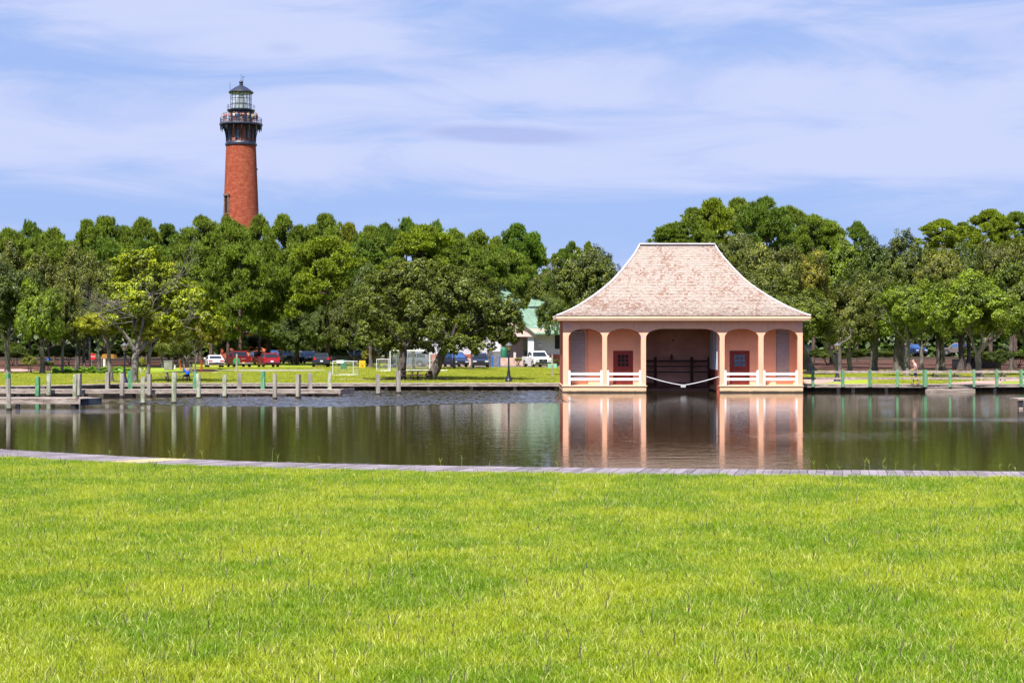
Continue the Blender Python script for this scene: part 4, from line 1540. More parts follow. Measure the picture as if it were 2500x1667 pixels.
# taller hipped roof behind the oak
Yh = VY + 14
apx = (WX(1213, Yh), Yh, WZ(688, Yh))
for (p0, p1) in (((1150, Yh - 7, 741), (1276, Yh - 7, 741)), ((1276, Yh - 7, 741), (1276, Yh + 7, 741)), ((1276, Yh + 7, 741), (1150, Yh + 7, 741)), ((1150, Yh + 7, 741), (1150, Yh - 7, 741))):
    a_ = Vector((WX(p0[0], Yh), p0[1], WZ(p0[2], Yh)))
    b_ = Vector((WX(p1[0], Yh), p1[1], WZ(p1[2], Yh)))
    ap = Vector(apx)
    MB().add([a_, b_, ap, ap - Vector((0, 0, 0.1))], [(0, 1, 2)]).build('tower_roof', green_roof, vb)
    nx = Vector(ap)
    for k in range(1, 6):
        t = k / 6
        base = a_.lerp(b_, t)
        top = base.lerp(ap, 1 - abs(t - .5) * 1.4)
        MB().tube([base + Vector((0, 0, .05)), base.lerp(ap, 1 - abs(2 * t - 1) * .98) + Vector((0, 0, .05))], 0.04, 4).build('roof_seam', green_roof, vb)
MB().span((WX(1158, Yh), Yh - 6, 0), (WX(1268, Yh), Yh + 6, WZ(741, Yh))).build('tower_wall', siding, vb)
roofplane('main_roof', [(vx(1000), VY - 0.7, 4.95), (vx(1222), VY - 0.7, 4.95), (vx(1222), VY + 5.5, 8.0), (vx(1000), VY + 5.5, 8.0)], 18, vb)
roofplane('rear_roof', [(vx(1290), VY + 6, 7.6), (vx(1420), VY + 6, 7.6), (vx(1400), VY + 12, 10.6), (vx(1316), VY + 12, 10.6)], 8, vb)
MB().span((vx(1292), VY + 6.5, 5.0), (vx(1415), VY + 11.5, 7.55)).build('rear_wall', siding, vb)
# terrace wall / steps in front
tw = thing('terrace_wall', 'low pale pink terrace wall in front of the visitor building entrance', 'wall', (vx(1250), 198, 0))
MB().span((WX(1222, 198), 198, 0), (WX(1286, 198), 198.4, 1.0)).build('wall_face', M('pink_terrace', (0.50, 0.34, 0.27), 0.85), tw)
MB().span((WX(1060, 199), 199, 0), (WX(1180, 199), 199.4, 0.9)).build('wall_face', M('pink_terrace', (0.50, 0.34, 0.27), 0.85), tw)
vb2 = thing('white_outbuilding', 'small white wall of a building glimpsed through trees right of the boat house', 'building', (WX(1970, 215), 215, 0))
MB().span((WX(1955, 215), 215, 0), (WX(1984, 215), 221, 2.2)).build('wall', siding, vb2)
MB().span((WX(1950, 215), 214.6, 2.2), (WX(1988, 215), 221.4, 2.5)).build('roof', green_roof, vb2)
vb3 = thing('brick_keeper_house', 'red brick lighthouse annex glimpsed low between the pine trunks', 'building', (WX(600, 285), 285, 0))
MB().span((WX(548, 285), 285, 0), (WX(580, 285), 292, 6.4)).build('wall', brick2, vb3)
orb = M('orange_red_brick', (0.55, 0.16, 0.07), 0.9, var=0.25, scale=4)
MB().span((WX(585, 284), 284, 0), (WX(690, 284), 290, 4.6)).build('wall', orb, vb3)
MB().prism([(WX(580, 283), 4.6), (WX(695, 283), 4.6), (WX(675, 283), 7.2), (WX(600, 283), 7.2)], 283, 291, 'y').build('roof', M('slate_roof', (0.12, 0.12, 0.13), 0.8), vb3)

# ------------------------------------------------------------------ foliage generators
npr = np.random.default_rng(3)


def unit(a):
    return a / np.maximum(1e-9, np.linalg.norm(a, axis=1, keepdims=True))


def leaf_mesh(name, P, Nrm, L, W, tone, mat):
    n = len(P)
    up = np.array([0, 0, 1.0])
    nn = unit(unit(Nrm) * 1.0 + up * 0.38 + npr.normal(0, 0.42, (n, 3)))
    r = npr.normal(0, 1, (n, 3))
    t1 = unit(np.cross(nn, r))
    t2 = np.cross(nn, t1)
    L = L[:, None]
    W = W[:, None]
    v = np.empty((n, 4, 3))
    v[:, 0] = P - t1 * L
    v[:, 1] = P + t2 * W - t1 * L * .1 + nn * L * 0.12
    v[:, 2] = P + t1 * L
    v[:, 3] = P - t2 * W + t1 * L * .1 + nn * L * 0.12
    me = bpy.data.meshes.new(name)
    me.vertices.add(n * 4)
    me.vertices.foreach_set('co', v.reshape(-1))
    me.loops.add(n * 4)
    me.loops.foreach_set('vertex_index', np.arange(n * 4, dtype=np.int32))
    me.polygons.add(n)
    me.polygons.foreach_set('loop_start', np.arange(0, n * 4, 4, dtype=np.int32))
    me.polygons.foreach_set('loop_total', np.full(n, 4, dtype=np.int32))
    me.update()
    at = me.attributes.new('tone', 'FLOAT', 'POINT')
    at.data.foreach_set('value', np.repeat(np.clip(tone, 0, 1), 4).astype(np.float32))
    me.materials.append(mat)
    return me


def oak_points(lobes, dens, leaf=0.17, seed=1, gap=0.0):
    """lobes: list of (cx,cy,cz,rx,ry,rz). Clumpy shells of leaves."""
    rg = np.random.default_rng(seed)
    Ps, Ns, Ts = [], [], []
    cent = np.array([[l[0], l[1], l[2]] for l in lobes])
    for (cx, cy, cz, rx, ry, rz_) in lobes:
        rm = (rx * ry * rz_) ** (1 / 3)
        nb1 = max(10, int(26 * min(2.2, (rm / 4.0) ** 1.2)))
        d = unit(rg.normal(0, 1, (nb1, 3)))
        d[:, 2] = np.where(d[:, 2] < -0.55, -d[:, 2] * .5, d[:, 2])
        rad = rg.uniform(0.48, 0.80, nb1)
        bc = d * rad[:, None] * np.array([rx, ry, rz_])
        br = rg.uniform(0.22, 0.40, nb1) * rm
        for k in range(nb1):
            nb2 = 15
            d2 = unit(rg.normal(0, 1, (nb2, 3)) + d[k] * 0.5)
            sc_ = bc[k] + d2 * br[k] * rg.uniform(0.55, 1.0, (nb2, 1))
            sr = br[k] * rg.uniform(0.17, 0.42, nb2)
            for j in range(nb2):
                if rg.random() < gap:
                    continue
                m = max(10, int(dens * (sr[j] ** 1.6) * 115 * (0.16 / leaf) ** 1.5))
                d3 = unit(rg.normal(0, 1, (m, 3)))
                rr = rg.uniform(0.45, 1.0, (m, 1)) ** 0.6
                p = sc_[j] + d3 * rr * sr[j] * np.array([1.15, 1.15, 0.8])
                Ps.append(p + np.array([cx, cy, cz]))
                Ns.append(d3 * 0.6 + unit(np.repeat((sc_[j] / np.array([rx, ry, rz_]))[None], m, 0)) * 0.7)
                Ts.append(np.clip(rg.normal(0.43 + rg.normal(0, .15), 0.24, m), 0, 1))
    P = np.concatenate(Ps)
    Nn = np.concatenate(Ns)
    T = np.concatenate(Ts)
    n = len(P)
    L = leaf * rg.uniform(0.7, 1.35, n)
    return P, Nn, L, L * rg.uniform(0.42, 0.62, n), T


def oak_mesh(name, lobes, dens=1.0, leaf=0.17, seed=1, gap=0.0, mat=None):
    P, Nn, L, W, T = oak_points(lobes, dens, leaf, seed, gap)
    return leaf_mesh(name, P, Nn, L, W, T, mat or leaf_oak)


def pine_mesh(name, seed, H=9.0, Rr=4.2, nclump=62):
    """crown of a loblolly pine: separate puffs of long needles at branch ends; z from 0 to H"""
    rg = np.random.default_rng(seed)
    P, D, L = [], [], []
    puffs = []
    for i in range(nclump):
        t = rg.uniform(0.0, 1.0) ** 0.8
        env = Rr * (0.35 + 0.75 * math.sin(PI * min(1, (t * 0.80 + 0.18))) ** 0.8) * (1.0 if t < 0.9 else 0.6)
        a = rg.uniform(0, 2 * PI)
        r = env * rg.uniform(0.35, 1.0) ** 0.6
        if t > 0.93:
            r *= 0.4
        r *= 1 + 0.38 * math.sin(3 * a + seed) * math.cos(6 * t + seed)
        puffs.append((r * math.cos(a), r * math.sin(a), H * (0.04 + 0.93 * t), rg.uniform(0.75, 1.5)))
    for (x, y, z, s) in puffs:
        nt_ = int(34 * s ** 1.6)
        d = unit(rg.normal(0, 1, (nt_, 3)))
        c = np.array([x, y, z]) + d * np.array([s, s, s * 0.36]) * rg.uniform(0.3, 1.0, (nt_, 1))
        for k in range(nt_):
            m = 15
            dd = unit(rg.normal(0, 1, (m, 3)) + np.array([0, 0, 0.75]) + d[k] * 0.5)
            P.append(np.repeat(c[k][None], m, 0))
            D.append(dd)
            L.append(rg.uniform(0.26, 0.52, m))
    P = np.concatenate(P)
    D = np.concatenate(D)
    L = np.concatenate(L)
    n = len(P)
    side = unit(np.cross(D, rg.normal(0, 1, (n, 3))))
    w = 0.062
    v = np.empty((n, 3, 3))
    v[:, 0] = P + side * w
    v[:, 1] = P - side * w
    v[:, 2] = P + D * L[:, None]
    # broaden toward the middle so puffs close up
    me = bpy.data.meshes.new(name)
    me.vertices.add(n * 3)
    me.vertices.foreach_set('co', v.reshape(-1))
    me.loops.add(n * 3)
    me.loops.foreach_set('vertex_index', np.arange(n * 3, dtype=np.int32))
    me.polygons.add(n)
    me.polygons.foreach_set('loop_start', np.arange(0, n * 3, 3, dtype=np.int32))
    me.polygons.foreach_set('loop_total', np.full(n, 3, dtype=np.int32))
    me.update()
    T = np.clip(rg.normal(0.5, 0.2, n), 0, 1)
    at = me.attributes.new('tone', 'FLOAT', 'POINT')
    at.data.foreach_set('value', np.repeat(T, 3).astype(np.float32))
    me.materials.append(leaf_pine)
    return me, puffs


pine_vars = []
for i in range(7):
    me, puffs = pine_mesh('pine_crown', 40 + i, nclump=95)
    pine_vars.append((me, puffs))
oak_vars = []
for i in range(7):
    rg = random.Random(70 + i)
    lobes = [(0, 0, 4.2, 5.0, 4.6, 3.9)]
    for k in range(4):
        a = rg.uniform(0, 2 * PI)
        lobes.append((math.cos(a) * 2.8, math.sin(a) * 2.6, rg.uniform(2.6, 5.8), rg.uniform(2.2, 3.3), rg.uniform(2.2, 3.2), rg.uniform(1.7, 2.6)))
    oak_vars.append(oak_mesh('oak_crown', lobes, dens=1.25, leaf=0.105, seed=90 + i))

trunk_cache = {}


def oak_trunk_mesh(kind, seed):
    """nominal: crown bottom at z=0 .. forks; trunk built separately per tree"""
    pass


def limb(b, p, d, length, r, depth, rg, seg=5, droop=0.0, ends=None):
    pts = [Vector(p)]
    rad = [r]
    d = Vector(d).normalized()
    for i in range(seg):
        d = (d + Vector((rg.uniform(-.2, .2), rg.uniform(-.2, .2), rg.uniform(-.1, .16) - droop))).normalized()
        pts.append(pts[-1] + d * length / seg)
        rad.append(r * (1 - 0.55 * (i + 1) / seg))
    b.tube(pts, rad, 7 if r > .08 else 4, cap=False)
    if ends is not None:
        ends.append(pts[-1])
    if depth > 0:
        for k in range(rg.choice((2, 3))):
            q = pts[rg.choice((seg - 1, seg, seg // 2 + 1))]
            nd = (d + Vector((rg.uniform(-.9, .9), rg.uniform(-.9, .9), rg.uniform(-.2, .7)))).normalized()
            limb(b, q, nd, length * rg.uniform(.5, .75), rad[-1] * 0.9, depth - 1, rg, 4, droop, ends)


def build_trunk(x, Y, zfork, ztop, hw, r, mat, seed, parent, lean=0.0, nfork=4, base_z=-0.05):
    rg = random.Random(seed)
    b = MB()
    pts = []
    rad = []
    n = 6
    for i in range(n + 1):
        t = i / n
        pts.append((x + lean * t + rg.uniform(-.04, .04), Y + rg.uniform(-.04, .04), base_z + (zfork - base_z) * t))
        rad.append(r * 0.74 * (1.0 + 0.55 * max(0, 1 - t * 5) + 0.06 * math.sin(7 * t + seed)) * (1 - 0.2 * t))
    pts.insert(0, (x, Y, base_z - 0.3))
    rad.insert(0, r * 1.25)
    b.tube(pts, rad, 10, cap=False)
    top = Vector(pts[-1])
    for k in range(nfork):
        a = 2 * PI * k / nfork + rg.uniform(-.4, .4)
        spread = rg.uniform(0.45, 0.9)
        d = Vector((math.cos(a) * spread * 1.1, math.sin(a) * spread * .8, rg.uniform(0.7, 1.1)))
        limb(b, top - Vector((0, 0, rg.uniform(0, .3))), d, (ztop - zfork) * 0.32 + hw * 0.10, r * rg.uniform(.32, .46), 2, rg)
    return b.build('trunk', mat, parent, smooth=True)


TREE_N = [0]


def tree(kind, cx, hw, top, bot, Y, tone, label, trunk=None, tr=0.22, lean=0.0, gap=0.0, mat=None, zfork=None, nfork=4, depth=None, cat='tree', group=None):
    TREE_N[0] += 1
    i = TREE_N[0]
    rg = random.Random(i * 7 + 1)
    X = WX(cx, Y)
    tx = WX(trunk, Y) if trunk is not None else X
    zt, zb = WZ(top, Y), max(0.5, WZ(bot, Y))
    W = hw / F * Y
    name = {'oak': 'oak_tree', 'pine': 'pine_tree', 'bush': 'bush'}[kind]
    t = thing(name, label, cat, (tx, Y, 0), group=group)
    if kind == 'pine':
        me, puffs = pine_vars[(i * 3 + i // 7) % 7]
        H = 9.0
        sxy = W / 3.35
        szz = (zt - zb) / H
        c = put('crown', me, t, (X - tx, 0, zb), (0, 0, rg.uniform(0, 6.28)), (sxy, sxy * rg.uniform(.9, 1.1), szz))
        c.color = (tone[0], tone[1], tone[2], 1)
        b = MB()
        ln = zt * 0.97
        b.tube([(tx, Y, -0.3), (tx + .1, Y, ln * .4), (X, Y, ln * .8), (X, Y, ln)], [tr * 1.2, tr, tr * .55, 0.05], 8, cap=False)
        for k in range(10):
            q = puffs[rg.randrange(len(puffs))]
            ca, sa = math.cos(c.rotation_euler.z), math.sin(c.rotation_euler.z)
            ex, ey = (q[0] * ca - q[1] * sa) * sxy, (q[0] * sa + q[1] * ca) * sxy
            ez = zb + q[2] * szz
            b.tube([(X, Y, ez - 0.9), (X + ex * .5, Y + ey * .5, ez - .5), (X + ex, Y + ey, ez)], [0.09, .06, .03], 4, cap=False)
        b.build('trunk', mat or bark_pine, t, smooth=True)
    else:
        me = oak_vars[i % len(oak_vars)]
        # nominal crown: half width 5.3, z 0.3 .. 8.6
        s = W / 5.0
        szz = (zt - zb) / 8.0
        c = put('crown', me, t, (X - tx, 0, zb - 0.35 * szz), (0, 0, rg.uniform(0, 6.28)), (s, s * (depth or rg.uniform(.85, 1.1)), szz))
        c.color = (tone[0], tone[1], tone[2], 1)
        if kind == 'oak':
            zf = zfork if zfork is not None else zb + (zt - zb) * 0.05
            build_trunk(tx, Y, max(0.8, zf), zt, W, tr, mat or bark, i, t, lean=lean if lean else (X - tx) * 0.25, nfork=nfork)
        else:
            b = MB()
            for k in range(5):
                limb(b, (X + rg.uniform(-.3, .3), Y, -0.05), (rg.uniform(-.6, .6), rg.uniform(-.5, .5), 1), zt * 0.7, 0.04, 1, rg)
            b.build('stems', bark, t)
    return t


# tones (multipliers on the leaf colour)
G0 = (1, 1, 1)
DK = (0.75, 0.88, 0.85)
OL = (1.25, 1.15, 1.35)      # olive grey
YG = (2.8, 2.4, 0.8)       # yellow green
BR = (1.5, 1.7, 0.8)       # bright mid green
BRN = (1.9, 1.45, 1.5)
P0 = (1.35, 1.28, 1.2)
PD_ = (1.0, 1.08, 1.15)
PY_ = (1.75, 1.55, 0.9)

# back row of pines, left of the boat house
for (cx, hw, top, bot, Y, tone, lab) in [
    (22, 45, 562, 790, 262, P0, 'pine crown at the far left edge behind the dark oak'),
    (72, 40, 545, 770, 268, PD_, 'dark flat topped pine standing a little above its neighbours at far left'),
    (132, 48, 560, 790, 255, P0, 'rounded pine right of the dark flat topped one at far left'),
    (213, 40, 541, 750, 262, P0, 'pine whose crown leans left above the gap at far left'),
    (258, 42, 534, 760, 256, P0, 'pine with the broad pointed top behind the yellow oak'),
    (305, 36, 556, 760, 268, PD_, 'low dark pine between two broader pine tops behind the yellow oak'),
    (347, 46, 538, 770, 258, P0, 'rounded pine top behind the right part of the yellow oak'),
    (412, 46, 552, 770, 262, PD_, 'darker low pine two crowns left of the lighthouse'),
    (490, 48, 524, 770, 240, P0, 'tallest pine just left of the lighthouse'),
    (556, 46, 534, 790, 232, P0, 'pine in front of the foot of the lighthouse shaft on its left'),
    (590, 30, 556, 790, 236, P0, 'low pine tip right in front of the lighthouse shaft'),
    (632, 36, 527, 790, 240, P0, 'pine overlapping the right edge of the lighthouse'),
    (692, 42, 529, 770, 250, P0, 'pine standing free of the lighthouse on its right'),
    (742, 34, 562, 770, 258, PD_, 'low pine in the notch between two taller ones right of the lighthouse'),
    (795, 46, 528, 770, 250, P0, 'tall dense pine above the middle of the car row'),
    (852, 38, 550, 770, 255, BRN, 'brownish pine top right of the tall dense pine'),
    (900, 40, 556, 770, 250, P0, 'round pine top above the small soccer goal'),
    (942, 38, 543, 760, 266, PD_, 'bluish dark pine top behind the yellow green one'),
    (992, 42, 537, 760, 268, PD_, 'broad dark pine top, highest above the big oak'),
    (1062, 34, 545, 760, 266, PD_, 'narrow dark pine above the right part of the big oak'),
    (1108, 44, 563, 760, 258, P0, 'rounded pine right of the narrow dark pine above the big oak'),
    (1162, 44, 567, 760, 256, P0, 'pine on the descending skyline left of the tall dark tree'),
    (1212, 36, 580, 770, 262, P0, 'low pine just left of the tall dark tree near the green roof'),
    (1262, 44, 551, 770, 240, (0.95, 1.15, 0.9), 'tall dark tree above the green roofs'),
    (1300, 34, 585, 770, 246, P0, 'pine sloping down to the right of the tall dark tree'),
    (1398, 20, 592, 720, 200, PD_, 'small pine tip poking above the oak left of the boat house roof'),
    (1438, 16, 588, 720, 200, P0, 'slim pine spike just right of the small pine tip above the oak'),
    (1372, 26, 610, 720, 205, PD_, 'low dark pine tip between the skyline dip and the oak'),
]:
    tree('pine', cx, hw, top, bot, Y, tone, lab, tr=0.2)
# nearer pines whose whole bodies show
for (cx, hw, top, bot, Y, tone, lab) in [
    (440, 62, 596, 800, 222, P0, 'large pine right above the crown of the yellow oak'),
    (515, 62, 575, 832, 212, P0, 'full pine standing above the red pickup'),
    (585, 66, 600, 838, 205, P0, 'full pine with long branches above the red SUV'),
    (655, 62, 585, 835, 214, P0, 'full pine just right of the lighthouse line over the jeeps'),
    (725, 60, 600, 825, 208, P0, 'dense pine left of the yellow green pine, reaching low'),
    (800, 70, 582, 790, 204, PY_, 'yellow green pine with bare limbs in the middle of the woods'),
    (890, 58, 590, 790, 220, PD_, 'dark pine between the two yellow green pines'),
    (1032, 66, 554, 740, 216, PY_, 'bright yellow green pine rising over the big oak'),
    (1120, 58, 590, 770, 222, P0, 'full pine right of the bright yellow green one'),
    (1185, 52, 610, 780, 218, P0, 'pine just above the apex of the green hipped roof'),
    (1245, 50, 612, 790, 228, P0, 'pine filling the space above the green porch roof'),
    (360, 60, 590, 780, 226, PD_, 'dark pine directly behind the crown of the yellow oak'),
    (150, 66, 590, 790, 228, P0, 'big pine above the bright green tree at the left'),
    (255, 60, 585, 790, 226, PD_, 'big pine between the bright green tree and the yellow oak'),
]:
    tree('pine', cx, hw, top, bot, Y, tone, lab, tr=0.25)
for px, Y, r in ((566, 205, .2), (592, 200, .28), (620, 212, .3), (690, 205, .24)):
    pass
# right group of pines
for (cx, hw, top, bot, Y, tone, lab) in [
    (1640, 38, 546, 640, 205, P0, 'leftmost pine branch tuft reaching out over the boat house roof'),
    (1690, 46, 512, 700, 208, P0, 'pine stepping up behind the ridge of the boat house roof'),
    (1742, 50, 490, 710, 210, PY_, 'sunlit yellowish pine left of the tallest one above the boat house'),
    (1800, 52, 489, 710, 214, P0, 'broad pine between the sunlit one and the tallest one'),
    (1872, 52, 478, 720, 204, PD_, 'tallest pine of the clump above the boat house'),
    (1930, 46, 508, 720, 212, P0, 'pine on the right shoulder of the clump above the boat house'),
    (1985, 46, 522, 720, 208, P0, 'open pine third from the right end of the clump'),
    (2030, 32, 543, 720, 212, P0, 'last open pine at the right end of the clump'),
    (2091, 28, 543, 660, 225, PD_, 'small lone pine top against the sky right of the clump'),
    (2300, 42, 536, 640, 200, PY_, 'sunlit umbrella shaped pine near the right edge, left of two'),
    (2350, 30, 545, 650, 206, P0, 'pine between the umbrella shaped ones near the right edge'),
    (2418, 42, 514, 640, 198, PY_, 'tallest sunlit umbrella pine near the right edge'),
    (2478, 44, 520, 650, 200, P0, 'sunlit pine cut by the right edge at the skyline'),
]:
    tree('pine', cx, hw, top, bot, Y, tone, lab, tr=0.2)
# background oaks
for (cx, hw, top, bot, Y, tone, lab, trk, tr) in [
    (25, 80, 585, 850, 205, OL, 'olive tinted tree behind the dark oak at the left edge', 40, .2),
    (110, 85, 610, 860, 198, OL, 'olive grey tree behind the bright green one at left', 120, .2),
    (200, 80, 600, 860, 200, OL, 'olive grey domed oak left of the yellow oak', 205, .25),
    (290, 80, 595, 860, 190, (1.1, 1.05, 1.1), 'tall olive oak directly behind the yellow oak on its left', 262, .25),
    (385, 75, 612, 850, 185, (1.9, 1.7, 1.6), 'pale topped oak behind the upper right of the yellow oak', 395, .2),
    (455, 70, 690, 850, 170, (1.5, 1.35, 1.0), 'olive yellow tree behind the right lobe of the yellow oak', 450, .2),
    (720, 60, 760, 880, 205, DK, 'small dark tree behind the jeeps', 715, .15),
    (785, 52, 745, 868, 198, (.85, .95, .9), 'dark green tree behind the black SUV', 770, .2),
    (850, 60, 700, 880, 196, G0, 'broad green tree left of the big oak behind the black pickup', 868, .22),
    (900, 58, 640, 840, 190, DK, 'dark leafed oak tucked behind the big oak on its left', 905, .3),
    (1335, 56, 640, 800, 215, G0, 'green tree behind the green porch roof', 1385, .25),
    (1185, 60, 690, 790, 232, DK, 'dark tree behind the green hipped roof', 1185, .3),
    (1005, 80, 700, 872, 172, DK, 'dark tree behind the upright trunk of the middle oaks', 1010, .2),
    (1100, 80, 690, 866, 176, G0, 'shady tree behind the leaning trunk of the middle oaks', 1110, .2),
    (1160, 50, 720, 858, 168, DK, 'small dark tree hiding the white wall above the blue suvs', 1150, .15),
    (930, 60, 700, 866, 180, G0, 'leafy tree behind the small left goal', 925, .2),
    (1800, 85, 562, 780, 172, G0, 'round oak rising directly right of the boat house roof', 1800, .3),
    (1880, 90, 572, 800, 168, OL, 'olive oak right of the boat house under the pine clump', 1880, .3),
    (1960, 85, 590, 800, 172, BRN, 'brownish olive oak crown right of the boat house', 1960, .3),
    (2055, 80, 572, 800, 185, BR, 'brighter green oak top below the small lone pine', 2050, .3),
    (2135, 80, 575, 800, 178, DK, 'dark oak left of the high grey green crown', 2130, .3),
    (2215, 75, 560, 790, 176, (.95, 1, 1.1), 'high grey green oak crown breaking the skyline at right', 2215, .3),
    (2290, 75, 598, 790, 172, (1.7, 1.5, 1.7), 'pale dusty oak crown right of the high grey green one', 2290, .3),
    (2370, 70, 590, 790, 175, DK, 'dark oak under the sunlit umbrella pine', 2365, .3),
    (2460, 85, 556, 800, 165, OL, 'large olive oak at the right edge under the skyline pines', 2470, .35),
    (2545, 80, 560, 820, 160, OL, 'olive oak mostly outside the right edge of the view', 2545, .35),
]:
    tree('oak', cx, hw, top, bot, Y, tone, lab, trunk=trk, tr=tr)
# foreground oaks, right of the boat house
for (cx, hw, top, bot, Y, tone, lab, trk, tr, zf) in [
    (1850, 115, 640, 862, 150, G0, 'oak just behind the right corner of the boat house', 1985, .5, 3.0),
    (1950, 90, 700, 868, 146, (1.1, 1.15, .9), 'low leafy oak above the right street lamp', 2052, .3, 2.2),
    (2060, 85, 690, 870, 152, OL, 'olive tree between the right street lamp and the thick pale trunk', 2076, .35, 2.0),
    (2140, 100, 660, 858, 160, G0, 'oak on the thick flared pale trunk right of the lamp', 2136, .42, 3.0),
    (2205, 85, 690, 858, 155, G0, 'oak on the widest dark trunk left of the walking man', 2194, .75, 3.8),
    (2228, 88, 665, 846, 138, BR, 'oak with the slender pale forked trunk behind the walking man', 2214, .28, 3.0),
    (2300, 88, 650, 862, 158, G0, 'oak on a straight grey trunk right of the blue SUV', 2300, .38, 3.8),
    (2345, 60, 720, 850, 175, DK, 'dark trunked tree in front of the silver pickup', 2346, .4, 3.4),
    (2378, 124, 660, 854, 130, BR, 'wide oak with a many forked pale trunk behind the right picnic tables', 2390, .36, 2.0),
    (2480, 105, 640, 866, 142, (1.1, 1.2, .85), 'oak at the right edge with foliage hanging low', 2510, .4, 3.2),
    (2250, 60, 735, 850, 172, DK, 'dark leaning tree just right of the blue SUV', 2250, .3, 2.6),
    (1440, 100, 598, 838, 150, G0, 'large oak filling the sky left of the boat house roof', 1440, .5, 3.0),
    (1352, 42, 700, 838, 142, (.9, 1, .85), 'drooping oak branches hanging at the left corner of the boat house', 1400, .3, 3.2),
    (1395, 60, 640, 800, 158, (.9, 1, .9), 'oak between the green roof and the boat house roof', 1400, .4, 3.2),
]:
    tree('oak', cx, hw, top, bot, Y, tone, lab, trunk=trk, tr=tr, zfork=zf, mat=bark_lt if zf <= 3.0 or tr == .42 else bark)
# foreground left trees
for (cx, hw, top, bot, Y, tone, lab, trk, tr, zf, mt) in [
    (10, 95, 620, 850, 150, (.72, .8, .85), 'dark oak with a thick reddish trunk at the left edge', 19, .34, 3.0, bark_lt),
    (95, 62, 680, 870, 148, BR, 'bright green tree with a dark forked trunk near the left edge', 104, .30, 2.6, bark),
    (160, 58, 692, 862, 152, OL, 'grey green tree on a straight pale trunk left of the yellow oak', 152, .18, 2.6, bark_lt),
    (205, 55, 730, 850, 158, DK, 'dark trunked tree left of the stop sign', 188, .34, 3.4, bark),
    (238, 45, 740, 850, 154, G0, 'slender grey trunked tree right of the stop sign', 240, .18, 3.0, bark_lt),
    (245, 58, 757, 832, 121, YG, 'small yellow green tree with a crooked pale trunk left of the lamp', 270, .22, 3.3, bark_lt),
    (385, 60, 760, 850, 119, YG, 'tree with a leaning grey trunk right of the left street lamp', 360, .22, 2.6, bark_lt),
    (500, 50, 750, 872, 164, (2.6, 2.0, 1.0), 'golden green low tree covering the white car', 475, .12, 1.6, bark_lt),
    (425, 50, 790, 885, 160, (1.3, 1.25, .9), 'olive low tree left of the golden green one by the cars', 468, .12, 1.4, bark_lt),
]:
    tree('oak', cx, hw, top, bot, Y, tone, lab, trunk=trk, tr=tr, zfork=zf, mat=mt)


def feature_tree(label, Y, lobes_px, tone, trunk_fn, dens=1.0, leaf=0.15, seed=5, gap=0.0, twigs=None):
    """a tree whose crown is given lobe by lobe: (px, py, rx_px, ry_px, dy_m, depth_m)"""
    lob = []
    for (px, py, rx_, ry_, dy, dep) in lobes_px:
        Yl = Y + dy
        lob.append((WX(px, Yl), Yl, WZ(py, Yl), rx_ / F * Yl, dep, ry_ / F * Yl))
    base = trunk_fn['base']
    t = thing('oak_tree', label, 'tree', (WX(base[0], Y), Y, 0))
    o0 = origin_of(t)
    lob = [(a - o0.x, b_ - o0.y, c_ - o0.z, d_, e_, f_) for (a, b_, c_, d_, e_, f_) in lob]
    me = oak_mesh('crown', lob, dens, leaf, seed, gap)
    c = put('crown', me, t)
    c.color = (tone[0], tone[1], tone[2], 1)
    rg = random.Random(seed)
    b = MB()
    for path in trunk_fn['limbs']:
        pts = [Vector((WX(px, Y + dy), Y + dy, WZ(py, Y + dy))) for (px, py, dy) in path['p']]
        # resample with slight wobble
        pp = []
        rr = []
        n = len(pts) - 1
        for i in range(n):
            for k in range(3):
                u = k / 3
                q = pts[i].lerp(pts[i + 1], u)
                pp.append(q + Vector((rg.uniform(-.03, .03), rg.uniform(-.03, .03), 0)) * (1 if i or k else 0))
                tt = (i + u) / n
                rr.append(path['r'][0] + (path['r'][1] - path['r'][0]) * tt ** 0.8)
        pp.append(pts[-1])
        rr.append(path['r'][1])
        b.tube(pp, rr, 9, cap=False)
        if path.get('sub'):
            for k in range(path['sub']):
                i = rg.randrange(len(pp) // 2, len(pp))
                d = (pp[-1] - pp[-3]).normalized() + Vector((rg.uniform(-.8, .8), rg.uniform(-.8, .8), rg.uniform(-.1, .8)))
                limb(b, pp[i], d, rg.uniform(1.2, 2.4), rr[i] * .6, 1, rg)
    b.build('trunk', trunk_fn['mat'], t, smooth=True)
    if twigs:
        for (px, py, dy, n, dirx, ln_) in twigs:
            b = MB()
            q = Vector((WX(px, Y + dy), Y + dy, WZ(py, Y + dy)))
            for k in range(n):
                limb(b, q + Vector((rg.uniform(-.4, .4), rg.uniform(-.2, .2), rg.uniform(-.3, .3))), (dirx + rg.uniform(-.3, .3), -0.3 + rg.uniform(-.4, .3), rg.uniform(-.35, .5)), ln_ * rg.uniform(.6, 1), 0.024, 3, rg, 4)
            b.build('bare_branch', dead_wood, t)
    return t


